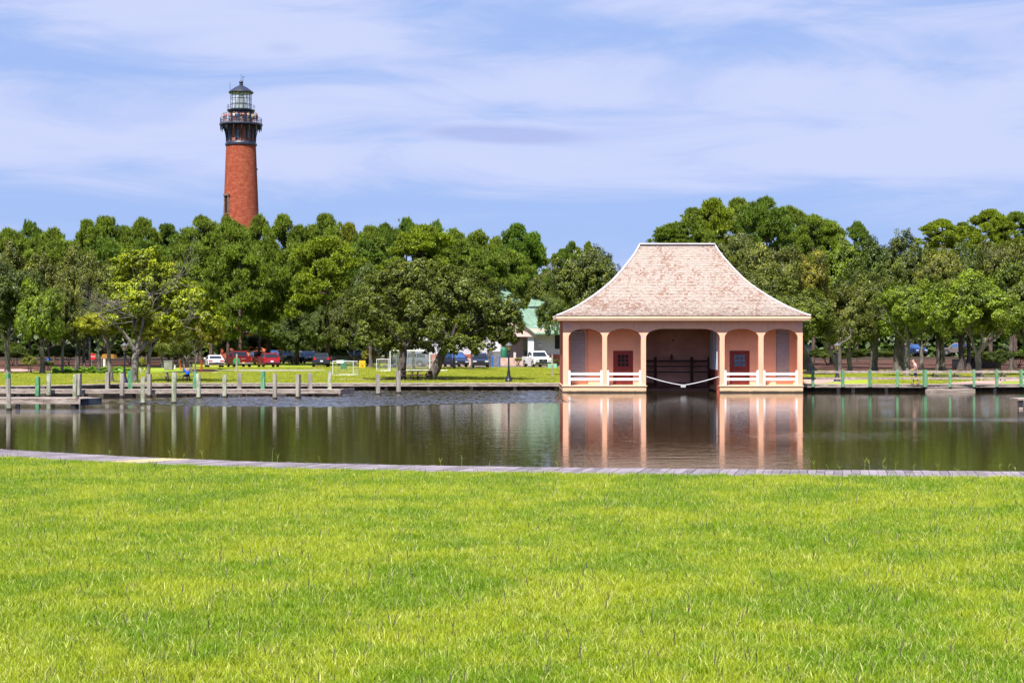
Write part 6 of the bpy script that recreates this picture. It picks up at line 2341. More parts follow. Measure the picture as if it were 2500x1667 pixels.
def vehicle(kind, pm_, px, Yv, rz, label, plate=None, roof_rack=False, emblem=False, group='vehicles parked behind the far lawn', glass=None, z=0.0, scale=1.0, top_off=False, name=None):
    S = SPECS[kind]
    glass = glass or dark_glass
    nm = {'suv': 'parked_suv', 'van': 'parked_minivan', 'sedan': 'parked_car', 'pickup': 'pickup_truck', 'jeep': 'open_offroader'}[kind]
    t = thing(name or nm, label, {'suv': 'car', 'van': 'minivan', 'sedan': 'car', 'pickup': 'pickup truck', 'jeep': 'car'}[kind], (WX(px, Yv), Yv, z - 0.02), rz, group)
    t.scale = (scale, scale, scale)
    W = S['W']
    hw = W / 2
    b = MB()
    b.prism(S['low'], -hw, hw, 'x')
    body = b.build('body', pm_, t, world=False, bevel=0.05, smooth=True)
    # greenhouse, narrowing upward
    gh = S['gh']
    zb = min(p[1] for p in gh)
    zt_ = max(p[1] for p in gh)

    def wid(zz):
        return hw - 0.05 - 0.20 * (zz - zb) / (zt_ - zb)
    n = len(gh)
    vs = [(-wid(p[1]), p[0], p[1]) for p in gh] + [(wid(p[1]), p[0], p[1]) for p in gh]
    fs = [tuple(range(n)), tuple(range(2 * n - 1, n - 1, -1))] + [(i, (i + 1) % n, n + (i + 1) % n, n + i) for i in range(n)]
    if not top_off:
        MB().add(vs, fs).build('cabin', pm_, t, world=False, bevel=0.035, smooth=True)
    for sx in (-1, 1):
        for (y0, y1) in S['win']:
            z0 = zb + 0.06
            zz0, zz1 = gh_top(gh, y0) - 0.09, gh_top(gh, y1) - 0.09
            zz0, zz1 = max(z0 + .05, min(zz0, zt_ - .12)), max(z0 + .05, min(zz1, zt_ - .12))
            MB().add([(sx * (wid(z0) + .012), y0 + (0.12 if y0 > .5 else 0), z0), (sx * (wid(z0) + .012), y1, z0), (sx * (wid(zz1) + .012), y1 + .02, zz1), (sx * (wid(zz0) + .012), y0, zz0)], [(0, 1, 2, 3)]).build('side_window', glass, t, world=False)
    # windshield and rear window

    def pane(i, j, nm_, lo, hi):
        a_, c_ = Vector((0, gh[i][0], gh[i][1])), Vector((0, gh[j][0], gh[j][1]))
        d = c_ - a_
        nrm = Vector((0, d.z, -d.y)).normalized()
        if (nrm.y > 0) != (i == 0):
            nrm = -nrm
        p0, p1 = a_ + d * lo + nrm * .014, a_ + d * hi + nrm * .014
        w0, w1 = wid(p0.z) - .09, wid(p1.z) - .09
        MB().add([(-w0, p0.y, p0.z), (w0, p0.y, p0.z), (w1, p1.y, p1.z), (-w1, p1.y, p1.z)], [(0, 1, 2, 3)]).build(nm_, glass, t, world=False)
    pane(0, 1, 'windshield', 0.10, 0.95)
    pane(n - 1, n - 2, 'rear_window', 0.18, 0.92)
    fy = S['low'][0][0]
    ry = -fy if kind != 'jeep' else -2.15
    big = kind in ('pickup', 'jeep')
    if kind == 'pickup':
        for sx in (-1, 1):
            MB().box((sx * (hw - .05), -1.82, 0.98), (0.10, 2.1, 0.56)).build('bed_side', pm_, t, world=False, bevel=.02)
        tg = MB().box((0, -2.85, 0.96), (W - .22, 0.08, 0.52)).build('tailgate', pm_, t, world=False, bevel=.02)
        MB().box((0, -2.897, 1.02), (0.5, 0.01, 0.09)).build('tailgate_badge', chrome, tg, world=False)
        MB().box((0, -1.82, 0.715), (W - .22, 2.05, 0.03)).build('bed_floor', black_plastic, t, world=False)
    hz = S['low'][1][1]
    # lights, grille, bumpers
    for sx in (-1, 1):
        MB().box((sx * (hw - .27), fy + .0, hz - .07), (0.42, 0.07, 0.15 if kind != 'pickup' else .24)).build('headlight', clear_lens, t, world=False, bevel=.02)
        if kind == 'pickup':
            MB().box((sx * (hw - .07), ry + .0, 0.98), (0.14, 0.10, 0.40)).build('taillight', red_lens, t, world=False, bevel=.015)
        elif kind == 'sedan':
            MB().box((sx * (hw - .28), ry + .0, .80), (0.46, 0.06, 0.15)).build('taillight', red_lens, t, world=False, bevel=.015)
        else:
            MB().box((sx * (hw - .17), ry + .05, .98), (0.32, 0.08, 0.24)).build('taillight', red_lens, t, world=False, bevel=.015)
        mr = MB().box((sx * (hw + .10), gh[0][0] - .45, zb + .12), (0.2, 0.12, 0.17)).build('side_mirror', pm_ if kind != 'jeep' else black_plastic, t, world=False, bevel=.03)
        for yy in (S['wb'] / 2 + (.05 if kind != 'pickup' else .05), -S['wb'] / 2 + (0 if kind != 'pickup' else .05)):
            wr = S['wr']
            prof_w = [(wr * .62, -.12), (wr * .95, -.12), (wr, -.08), (wr, .08), (wr * .95, .12), (wr * .62, .12)]
            ring_ = MB()
            nn = 20
            for (rr_, xx_w) in prof_w:
                for k in range(nn):
                    a_ = 2 * PI * k / nn
                    ring_.v.append((sx * (hw - .11) + xx_w, yy + rr_ * math.cos(a_), wr + rr_ * math.sin(a_)))
            for i in range(len(prof_w) - 1):
                for k in range(nn):
                    k2 = (k + 1) % nn
                    ring_.f.append((i * nn + k, i * nn + k2, (i + 1) * nn + k2, (i + 1) * nn + k))
            wl = ring_.build('wheel', tyre, t, world=False, smooth=True)
            rm = MB()
            xo = sx * (hw - .11) + sx * .10
            rm.tube([(xo - sx * .14, yy, wr), (xo, yy, wr)], [wr * .60, wr * .62], 16)
            rm.build('rim', chrome if pm_ not in (P_BLACK, P_NAVY) else M('dark_rim', (.1, .1, .11), .3, metal=.8), wl, world=False)
            ar = MB()
            for k in range(10):
                a_ = PI * k / 9
                ar.v += [(sx * (hw + .004), yy + (wr + .03) * math.cos(a_), wr + (wr + .03) * math.sin(a_)), (sx * (hw + .004), yy + (wr + .13) * math.cos(a_), wr + (wr + .10) * math.sin(a_))]
            for k in range(9):
                ar.f.append((2 * k, 2 * k + 1, 2 * k + 3, 2 * k + 2))
            ar.build('wheel_arch', black_plastic, t, world=False)
    MB().box((0, fy + .015, hz - .12), (0.95, 0.06, 0.30 if big else .20)).build('grille', black_plastic, t, world=False, bevel=.02)
    MB().box((0, fy + .03, S['low'][0][1] + .13), (W - .15, 0.12, 0.2)).build('front_bumper', (chrome if kind == 'pickup' and pm_ is not P_WHITE else black_plastic), t, world=False, bevel=.03)
    MB().box((0, ry - .03, .50), (W - .12, 0.14, 0.2)).build('rear_bumper', chrome if kind == 'pickup' else black_plastic, t, world=False, bevel=.03)
    MB().box((0, ry - .035 - (.07 if kind == 'pickup' else 0), .72 if kind != 'pickup' else .56), (0.32, 0.02, 0.16)).build('rear_plate', plate or plate_w, t, world=False)
    if kind in ('suv', 'van', 'sedan'):
        MB().box((0, fy + .06, hz - .34), (0.32, 0.02, 0.14)).build('front_plate', plate_w, t, world=False)
    if roof_rack:
        for sx in (-1, 1):
            MB().tube([(sx * (hw - .33), .2, zt_ + .06), (sx * (hw - .33), -1.6, zt_ + .06)], .025, 6).build('roof_rail', chrome, t, world=False)
    if emblem:
        em = MB()
        for k in range(17):
            pass
        em.tube([(.11 * math.cos(2 * PI * k / 16), fy + .06, hz - .10 + .11 * math.sin(2 * PI * k / 16)) for k in range(17)], .02, 6, cap=False)
        em.box((0, fy + .06, hz - .10), (.28, .03, .045))
        em.build('round_badge', chrome, t, world=False)
    if kind == 'jeep':
        for k in range(7):
            MB().box(((k - 3) * .11, fy + .05, hz - .12), (0.05, 0.02, 0.24)).build('grille_slot', tyre, t, world=False)
    return t


YC = GY(897.0)
vehicle('sedan', P_WHITE, 523, GY(896.5), R(16), 'white sedan half hidden by the golden green tree left of the red pickup')
vehicle('pickup', P_DRED, 583, GY(896.5) + 2, R(20), 'dark red pickup truck seen from behind with its tailgate shut', plate=plate_y)
vehicle('suv', P_RED, 655, GY(896.5) + 1, R(19), 'bright red suv seen from behind right of the dark red pickup', roof_rack=True)
vehicle('suv', P_DRED, 632, 212, R(200), 'dark maroon car in the shade between the red pickup and the red suv', name='parked_car')
vehicle('van', P_BLUE, 664, 236, R(195), 'blue roofed minivan in the shade right behind the red suv', glass=blue_glass)
vehicle('jeep', P_SILV, 702, 222, R(198), 'silver open topped offroader facing forward in the shade', glass=blue_glass)
vehicle('suv', P_GREY, 724, 226, R(198), 'grey suv parked close to the right side of the open offroader')
vehicle('suv', P_GREY, 754, 224, R(196), 'blue grey suv left of the black suv, farther back', glass=blue_glass)
vehicle('suv', P_BLACK, 783, GY(895), R(9), 'black suv seen from behind with red tail lights and white plate')
vehicle('pickup', P_BLACK, 866, GY(893) + 1, R(-82), 'black pickup truck seen side on behind the yellow box', glass=blue_glass)
vehicle('van', P_GREY, 1000, GY(894.5), R(78), 'long grey minivan seen side on behind the net of the large goal')
vehicle('van', P_NAVY, 1112, GY(896) + 1, R(197), 'navy minivan with a bright headlight right of the leaning trunk', glass=blue_glass)
vehicle('suv', P_NAVY, 1172, GY(897), R(183), 'dark blue suv facing the pond beside the grey metal cabinet')
vehicle('pickup', P_WHITE, 1310, GY(897) + 1, R(194), 'white pickup truck with round badge facing the pond', emblem=True)
vehicle('suv', P_BLUE, 2236, GY(877) - 22, R(188), 'blue suv under the oaks seen between the forked pale trunk and a dark one', glass=blue_glass, z=0.9)
vehicle('pickup', P_TAN, 2345, GY(877) - 22, R(60), 'greyish silver pickup truck under the oaks at the right behind dark trunks', glass=blue_glass, z=0.9)

# ------------------------------------------------------------------ street lamps


def lamp(px, Yv, label, h=2.98):
    t = thing('street_lamp', label, 'street lamp', (WX(px, Yv), Yv, -0.02), group='black globe street lamps along the far bank')
    MB().lathe([(.34, 0), (.34, .05)], (0, 0, 0), 20).build('concrete_pad', M('concrete', (.4, .38, .35), .9), t, world=False)
    MB().lathe([(.27, .05), (.28, .12), (.25, .2), (.22, .24), (.20, .34), (.15, .46), (.11, .62), (.105, .72), (.13, .75), (.13, .79), (.09, .82), (.085, .9), (.08, .95)], (0, 0, 0), 20).build('base', black_iron, t, world=False, smooth=True)
    MB().lathe([(.07, .95), (.06, 1.6), (.055, 2.1), (.075, 2.12), (.075, 2.16), (.05, 2.19), (.06, 2.26), (.10, 2.30), (.10, 2.33), (.06, 2.34)], (0, 0, 0), 14).build('post', black_iron, t, world=False, smooth=True)
    MB().lathe([(.06, 2.34), (.12, 2.40), (.19, 2.58), (.235, 2.72)], (0, 0, 0), 18, cap=False).build('globe', amber, t, world=False, smooth=True)
    cg = MB()
    for k in range(6):
        a = 2 * PI * k / 6
        c_, s_ = math.cos(a), math.sin(a)
        cg.tube([(.07 * c_, .07 * s_, 2.34), (.128 * c_, .128 * s_, 2.40), (.198 * c_, .198 * s_, 2.58), (.24 * c_, .24 * s_, 2.72)], .012, 4)
    cg.build('cage', black_iron, t, world=False)
    MB().lathe([(.27, 2.71), (.275, 2.73), (.20, 2.80), (.13, 2.86), (.05, 2.90), (.03, 2.93), (.045, 2.96), (.01, h)], (0, 0, 0), 20).build('cap', M('lamp_cap_metal', (.16, .16, .17), .4, metal=.4), t, world=False, smooth=True)
    return t


lamp(304, GY(935.5), 'black lantern post between pale trunks on the left bank')
lamp(1242, GY(933), 'black lantern post standing alone on the lawn left of the boat house')
lamp(2044, GY(931.5), 'black lantern post right of the boat house behind the railing')

# ------------------------------------------------------------------ picnic tables


def picnic(px, Yv, rz, m, label, L=1.85):
    t = thing('picnic_table', label, 'picnic table', (WX(px, Yv), Yv, -0.02), rz)
    for k in range(5):
        MB().box((0, -0.3 + k * .15, .745), (L, .138, .04)).build('table_plank', m, t, world=False)
    for sy in (-1, 1):
        for k in range(2):
            MB().box((0, sy * (.60 + k * .145), .44), (L, .135, .04)).build('bench_plank', m, t, world=False)
    for sx in (-1, 1):
        x = sx * (L / 2 - .28)
        f_ = MB()
        for sy in (-1, 1):
            f_.tube([(x, sy * .24, .725), (x, sy * .70, 0)], .05, 4)
        f_.box((x, 0, .395), (.045, 1.6, .09))
        f_.box((x, 0, .70), (.045, .7, .05))
        f_.build('leg_frame', m, t, world=False)
    return t


picnic(434, GY(934) + 1.0, R(3), picnic_grey, 'grey picnic table with a person seated at its right end', L=2.1)
picnic(1000, 122.6, R(8), picnic_brown, 'brown picnic table left of two under the big oaks')
picnic(1026, 124.6, R(-6), picnic_brown, 'brown picnic table right of two under the big oaks')
picnic(2308, 124.5, R(2), picnic_grey, 'grey picnic table left of two behind the right railing', L=2.2)
picnic(2422, 124.5, R(-2), picnic_grey, 'grey picnic table right of two behind the right railing', L=2.2)

# ------------------------------------------------------------------ soccer goals
net_m = M('white_net_cord', (0.7, 0.7, 0.72), 0.8)


def goal(px0, px1, py_top, py_bot, dep, label, r=.036, topdepth=0.0, step=.16, board=None, depx=0.0, hor=False):
    Yv = GY(py_bot)
    x0, x1 = WX(px0, Yv), WX(px1, Yv)
    zt = WZ(py_top, Yv)
    t = thing('soccer_goal', label, 'soccer goal', ((x0 + x1) / 2, Yv, 0))
    MB().tube([(x0, Yv, 0), (x0, Yv, zt)], r, 8).build('upright', white_plastic, t)
    MB().tube([(x1, Yv, 0), (x1, Yv, zt)], r, 8).build('upright', white_plastic, t)
    MB().tube([(x0, Yv, zt), (x1, Yv, zt)], r, 8).build('crossbar', white_plastic, t)
    if not hor:
        MB().tube([(x0, Yv, .03), (x1 + depx, Yv, .03)], r, 8).build('ground_bar', white_plastic, t)
    yb = Yv + dep
    for xx in (x0, x1):
        MB().tube([(xx, Yv, zt), (xx + depx, Yv + topdepth, zt), (xx + depx, yb, .05)], r * .8, 6).build('rear_stay', white_plastic, t)
    MB().tube([(x0 + depx, yb, .05), (x1 + depx, yb, .05)], r * .8, 6).build('rear_bar', white_plastic, t)
    nb_ = MB()
    w = .006
    nx = int((x1 - x0) / step)
    for i in range(nx + 1):
        x = x0 + (x1 - x0) * i / nx
        nb_.tube([(x, Yv, zt), (x + depx, Yv + topdepth, zt - .05), (x + depx, yb, .05)], w, 3, cap=False)
    nz = int(zt / step)
    for i in range(nz + 1):
        z = zt * i / nz
        t_ = 1 - z / zt
        y = Yv + topdepth + (dep - topdepth) * t_
        nb_.tube([(x0 + depx, y, z), (x1 + depx, y, z)], w * (1.6 if hor else 1), 3, cap=False)
        for xx in (x0, x1):
            nb_.tube([(xx, Yv, z), (xx + depx, y, z)], w, 3, cap=False)
    o = nb_.build('net', net_m, t)
    o['kind'] = 'stuff'
    if board:
        MB().span((WX(board[0], Yv), Yv - .12, WZ(board[3], Yv)), (WX(board[1], Yv), Yv - .08, WZ(board[2], Yv))).build('white_board', white_plastic, t)
    return t


goal(812.5, 862.5, 882, 916.5, 1.6, 'small white soccer goal with a white board on its crossbar', board=(822, 839.5, 879, 886.5), depx=.35)
goal(919.5, 948, 877, 906, 1.3, 'small white soccer goal left of the large goal', depx=.2)
goal(952.5, 1049.5, 856, 906.5, 2.6, 'large white soccer goal with sagging net behind the big oak trunk', r=.06, topdepth=.9, depx=.5, hor=True, step=.12)
t = thing('white_bar', 'white pipe lying on the grass right of the leaning oak trunk', 'pipe', (WX(1079, GY(906)), GY(906), 0.0))
MB().tube([(WX(1066, GY(906)), GY(906), .06), (WX(1092, GY(906)), GY(906), .06)], .06, 8).build('pipe', white_plastic, t)

# ------------------------------------------------------------------ signs, boxes, bollards
blue_pl = M('blue_plastic', (.02, .13, .5), .5)
green_pl = M('green_plastic', (.02, .13, .07), .6)
yellow_pl = M('yellow_box_paint', (.72, .42, .02), .5, var=.1)
signgreen = M('sign_green', (.03, .20, .06), .6)
palegreen = M('pale_green_board', (.20, .42, .26), .7, var=.1)
metal_cab = M('grey_metal_cabinet', (.25, .25, .25), .4, metal=.5, var=.15)
orange_pl = M('orange_post_paint', (.55, .16, .05), .7)
redp = M('red_post_paint', (.42, .03, .03), .6)


def post_thing(name, label, cat, px, Yv, ztop, r, m, n=10, z0=-.1):
    t = thing(name, label, cat, (WX(px, Yv), Yv, 0))
    MB().tube([(WX(px, Yv), Yv, z0), (WX(px, Yv), Yv, ztop)], r, n).build('post', m, t)
    return t


# round green sign on a wooden post
Yv = GY(905)
t = thing('round_sign', 'round dark green sign on a pale wooden post before the dark red pickup', 'sign', (WX(577.5, Yv), Yv, 0))
MB().box((WX(578, Yv), Yv, .85), (.15, .12, 1.75)).build('post', post_wood, t)
b = MB()
b.tube([(WX(577, Yv), Yv + .075, WZ(881, Yv)), (WX(577, Yv), Yv + .11, WZ(881, Yv))], .36, 20)
b.build('sign_disc', signgreen, t)
# pale green double board sign at the boat house
Yv = GY(921)
t = thing('board_sign', 'pale green board on a wooden post on the lawn left of the boat house', 'sign', (WX(1348, Yv), Yv, 0))
MB().box((WX(1348, Yv), Yv, .95), (.12, .12, 1.95), rz=.1).build('post', post_wood, t)
zc = WZ(893, Yv)
MB().box((WX(1342.2, Yv), Yv + .0, zc), (.36, .04, .38)).build('sign_board', palegreen, t)
MB().box((WX(1354, Yv), Yv + .0, zc), (.36, .04, .38)).build('sign_board', palegreen, t)
# stop sign far left
Yv = 176
t = thing('stop_sign', 'red octagonal stop sign glimpsed between dark trunks at left', 'sign', (WX(226, Yv), Yv, 0))
MB().tube([(WX(223.5, Yv), Yv, 0), (WX(223.5, Yv), Yv, 1.6)], .04, 6).build('post', metal_cab, t)
zc = WZ(870.5, Yv)
b = MB()
b.tube([(WX(226, Yv), Yv - .05, zc), (WX(226, Yv), Yv - .08, zc)], .38, 8)
sf = b.build('sign_plate', M('stop_sign_red', (.55, .01, .02), .5), t)


def text_on(s, loc, size, m, parent, name='lettering', rot=(R(90), 0, 0)):
    cu = bpy.data.curves.new(name, 'FONT')
    cu.body = s
    cu.size = size
    cu.align_x = 'CENTER'
    cu.align_y = 'CENTER'
    cu.extrude = 0.003
    ob = bpy.data.objects.new(name, cu)
    COL.objects.link(ob)
    dg = bpy.context.evaluated_depsgraph_get()
    me = bpy.data.meshes.new_from_object(ob.evaluated_get(dg))
    bpy.data.objects.remove(ob)
    me.materials.clear()
    me.materials.append(m)
    o = put(name, me, parent)
    o.location = Vector(loc) - origin_of(parent)
    o.rotation_euler = rot
    return o


text_on('STOP', (WX(226, Yv), Yv - .087, zc), .26, white_plastic, sf)
# tall blue black pole, blue sign, yellow machine, posts at left
post_thing('lamp_pole', 'tall blue black pole beside the stop sign', 'pole', 219.5, 172, 3.6, .09, iron_blue)
t = thing('blue_sign', 'small blue sign behind the silvery bush at left', 'sign', (WX(117, 178), 178, 0))
MB().tube([(WX(117, 178), 178, 0), (WX(117, 178), 178, .8)], .03, 6).build('post', metal_cab, t)
MB().box((WX(117, 178), 177.95, WZ(878.5, 178)), (.24, .04, .34)).build('sign_plate', blue_pl, t)
t = thing('yellow_kiosk', 'yellow canopy glimpsed between trunks right of the stop sign', 'canopy', (WX(262, 185), 185, 0))
MB().prism([(WX(246, 185), 1.05), (WX(280, 185), 1.05), (WX(276, 185), 1.5), (WX(250, 185), 1.55)], 185, 186.4, 'y').build('canopy', M('ochre_canopy', (.28, .14, .03), .7), t)
for px in (248, 278):
    MB().tube([(WX(px, 185.6), 185.6, 0), (WX(px, 185.6), 185.6, 1.06)], .04, 6).build('support', metal_cab, t)
post_thing('white_bollard', 'short white bollard in front of the yellow canopy at left', 'bollard', 255, 176, WZ(876, 176), .14, white_plastic)
post_thing('orange_post', 'orange marker post with a blue cap left of the white car', 'post', 440.5, GY(902), WZ(880, GY(902)), .08, orange_pl)
post_thing('red_post', 'red marker post in the mulch at the left end of the white car', 'post', 492, GY(903), WZ(879, GY(903)), .10, redp)
post_thing('white_marker', 'short white marker stub right of the pale utility box', 'post', 427, GY(900), WZ(891, GY(900)), .09, white_plastic)
post_thing('grey_marker', 'grey green marker stub between the lamp and the utility box', 'post', 344, GY(911), WZ(899, GY(911)), .10, post_moss)
t = thing('utility_box', 'pale grey utility box beneath the olive low tree', 'utility box', (WX(412, 172), 172, 0))
MB().box((WX(412, 172), 172, .45), (.9, .7, .9)).build('cabinet', M('pale_box', (.22, .22, .19), .7), t, bevel=.03)
MB().box((WX(412, 172), 172, .93), (.98, .78, .06)).build('lid', M('pale_box', (.22, .22, .19), .7), t)
# yellow box
Yv = GY(899)
t = thing('yellow_box', 'yellow metal box standing before the black pickup', 'box', (WX(884, Yv), Yv, 0))
MB().span((WX(876.5, Yv), Yv, .05), (WX(892, Yv), Yv + .5, WZ(880, Yv))).build('box_body', yellow_pl, t, bevel=.03)
MB().span((WX(877.5, Yv), Yv - .01, WZ(888.2, Yv) - .02), (WX(891, Yv), Yv - .002, WZ(888.2, Yv) + .01)).build('door_gap', M('box_gap', (.2, .1, .01), .8), t)
MB().span((WX(881, Yv), Yv - .012, WZ(895, Yv)), (WX(888, Yv), Yv - .002, WZ(890.5, Yv))).build('box_print', M('box_print', (.35, .20, .02), .8), t)
# green bin behind small goal
Yv = GY(902)
t = thing('trash_bin', 'dark green wheeled bin seen through the small goal', 'bin', (WX(838, Yv), Yv, 0))
MB().add([(WX(832, Yv), Yv, 0.06), (WX(844.5, Yv), Yv, .06), (WX(844.5, Yv), Yv + .55, .06), (WX(832, Yv), Yv + .55, .06), (WX(830.5, Yv), Yv - .04, .98), (WX(846, Yv), Yv - .04, .98), (WX(846, Yv), Yv + .6, .98), (WX(830.5, Yv), Yv + .6, .98)], [(0, 3, 2, 1), (4, 5, 6, 7), (0, 1, 5, 4), (1, 2, 6, 5), (2, 3, 7, 6), (3, 0, 4, 7)]).build('bin_body', green_pl, t)
MB().box((WX(838.2, Yv), Yv + .27, 1.02), (.80, .68, .07)).build('lid', green_pl, t, bevel=.02)
for sx in (832.5, 844):
    MB().tube([(WX(sx, Yv) - .03, Yv + .5, .1), (WX(sx, Yv) + .03, Yv + .5, .1)], .1, 10).build('wheel', tyre, t)
# metal cabinet with two blue bollards, green bin, accessible parking sign
Yv = 193
t = thing('metal_cabinet', 'large grey metal cabinet behind two blue bollards', 'cabinet', (WX(1205, Yv), Yv, 0))
MB().span((WX(1189, Yv), Yv, .02), (WX(1204.3, Yv), Yv + .9, WZ(858.5, Yv))).build('cabinet_side', M('dark_cabinet', (.11, .105, .10), .5, metal=.3), t)
MB().span((WX(1204.5, Yv), Yv - .05, .02), (WX(1222, Yv), Yv + .9, WZ(857.8, Yv))).build('cabinet_front', metal_cab, t)
for px, lab in ((1201.5, 'blue bollard left of two before the metal cabinet'), (1219.2, 'blue bollard right of two before the metal cabinet')):
    tt = thing('blue_bollard', lab, 'bollard', (WX(px, GY(896)), GY(896), 0), group='blue bollards')
    Y2 = GY(896)
    MB().lathe([(.085, 0), (.085, WZ(870, Y2)), (.06, WZ(869, Y2)), (.01, WZ(868, Y2))], (WX(px, Y2), Y2, 0), 12).build('sleeve', blue_pl, tt)
t = thing('trash_bin', 'green domed litter bin at the entry of the visitor building', 'bin', (WX(1230, 201), 201, 1.0))
MB().lathe([(.42, 0), (.44, .9), (.40, 1.0), (.30, 1.2), (.1, 1.3)], (WX(1230, 201), 201, 1.0), 16).build('bin_body', green_pl, t, smooth=True)
post_thing('black_bollard', 'black post with a wide foot right of the metal cabinet', 'bollard', 1254, GY(892), WZ(866, GY(892)), .11, iron_blue)
post_thing('brick_pillar', 'pink pillar between the lamp and the black post by the entry', 'pillar', 1257, 199, WZ(860, 199), .2, siding_pk, n=4)
Yv = 203
t = thing('parking_sign', 'blue and white accessible parking sign above the white pickup', 'sign', (WX(1317.5, Yv), Yv, 0))
MB().tube([(WX(1317.5, Yv), Yv, 0), (WX(1317.5, Yv), Yv, WZ(845, Yv))], .025, 6).build('post', metal_cab, t)
sp_ = MB().span((WX(1314.7, Yv), Yv - .06, WZ(845, Yv)), (WX(1320.3, Yv), Yv - .03, WZ(832.5, Yv))).build('sign_plate', white_plastic, t)
MB().span((WX(1316, Yv), Yv - .072, WZ(840.5, Yv)), (WX(1319, Yv), Yv - .061, WZ(836, Yv))).build('blue_symbol', blue_pl, sp_)
# low concrete wall and slatted stack right
Yv = GY(899)
t = thing('concrete_wall', 'low pale concrete wall block under the oaks at the right', 'wall', (WX(2346, Yv), Yv, 0))
MB().span((WX(2331, Yv), Yv, 0), (WX(2366, Yv), Yv + 1.2, WZ(878.5, Yv))).build('wall_block', M('stained_concrete', (.24, .19, .15), .9, scale=1.2, col2=(.36, .30, .24)), t, bevel=.02)
MB().span((WX(2330, Yv), Yv - .05, WZ(878.5, Yv)), (WX(2367, Yv), Yv + 1.25, WZ(877, Yv))).build('coping', M('stained_concrete', (.24, .19, .15), .9), t)
dkbrick = M('dark_stone', (.08, .055, .05), .9, var=.4, scale=5)
t = thing('stone_steps', 'dark coursed stone wall behind the many forked oak trunk', 'wall', (WX(2400, Yv), Yv, 0))
k = 0
for c_ in range(7):
    z = .1 + c_ * .17
    x = WX(2368 + c_ * 1.5, Yv)
    while x < WX(2442 - c_ * 2, Yv):
        w = rng.uniform(.35, .6)
        MB().box((x + w / 2, Yv + rng.uniform(-.02, .02), z), (w - .03, .4, .145)).build('stone', dkbrick, t)
        x += w
        k += 1
MB().span((WX(2369, Yv), Yv + .22, 0), (WX(2441, Yv), Yv + .35, 1.2)).build('core', dkbrick, t)

# ------------------------------------------------------------------ people


def skin_mesh(name, verts, edges, radii, mat, parent, root=0, sub=1):
    me = bpy.data.meshes.new(name)
    me.from_pydata(verts, edges, [])
    o = put(name, me, parent)
    md = o.modifiers.new('skin', 'SKIN')
    md.use_smooth_shade = True
    for i, r in enumerate(radii):
        d = me.skin_vertices[0].data[i]
        d.radius = r if isinstance(r, tuple) else (r, r)
        d.use_root = (i == root)
    if sub:
        s_ = o.modifiers.new('sub', 'SUBSURF')
        s_.levels = sub
        s_.render_levels = sub
    me.materials.append(mat)
    return o


skin_m = M('skin_tone', (.50, .28, .19), .6, var=.05)
skin_d = M('skin_tone_tan', (.34, .18, .11), .6, var=.05)
hair_d = M('dark_hair', (.025, .016, .012), .8)
hair_l = M('light_hair', (.30, .20, .10), .8)


def cloth(name, c):
    return M('cloth_' + name, c, .85, var=.08, scale=8)


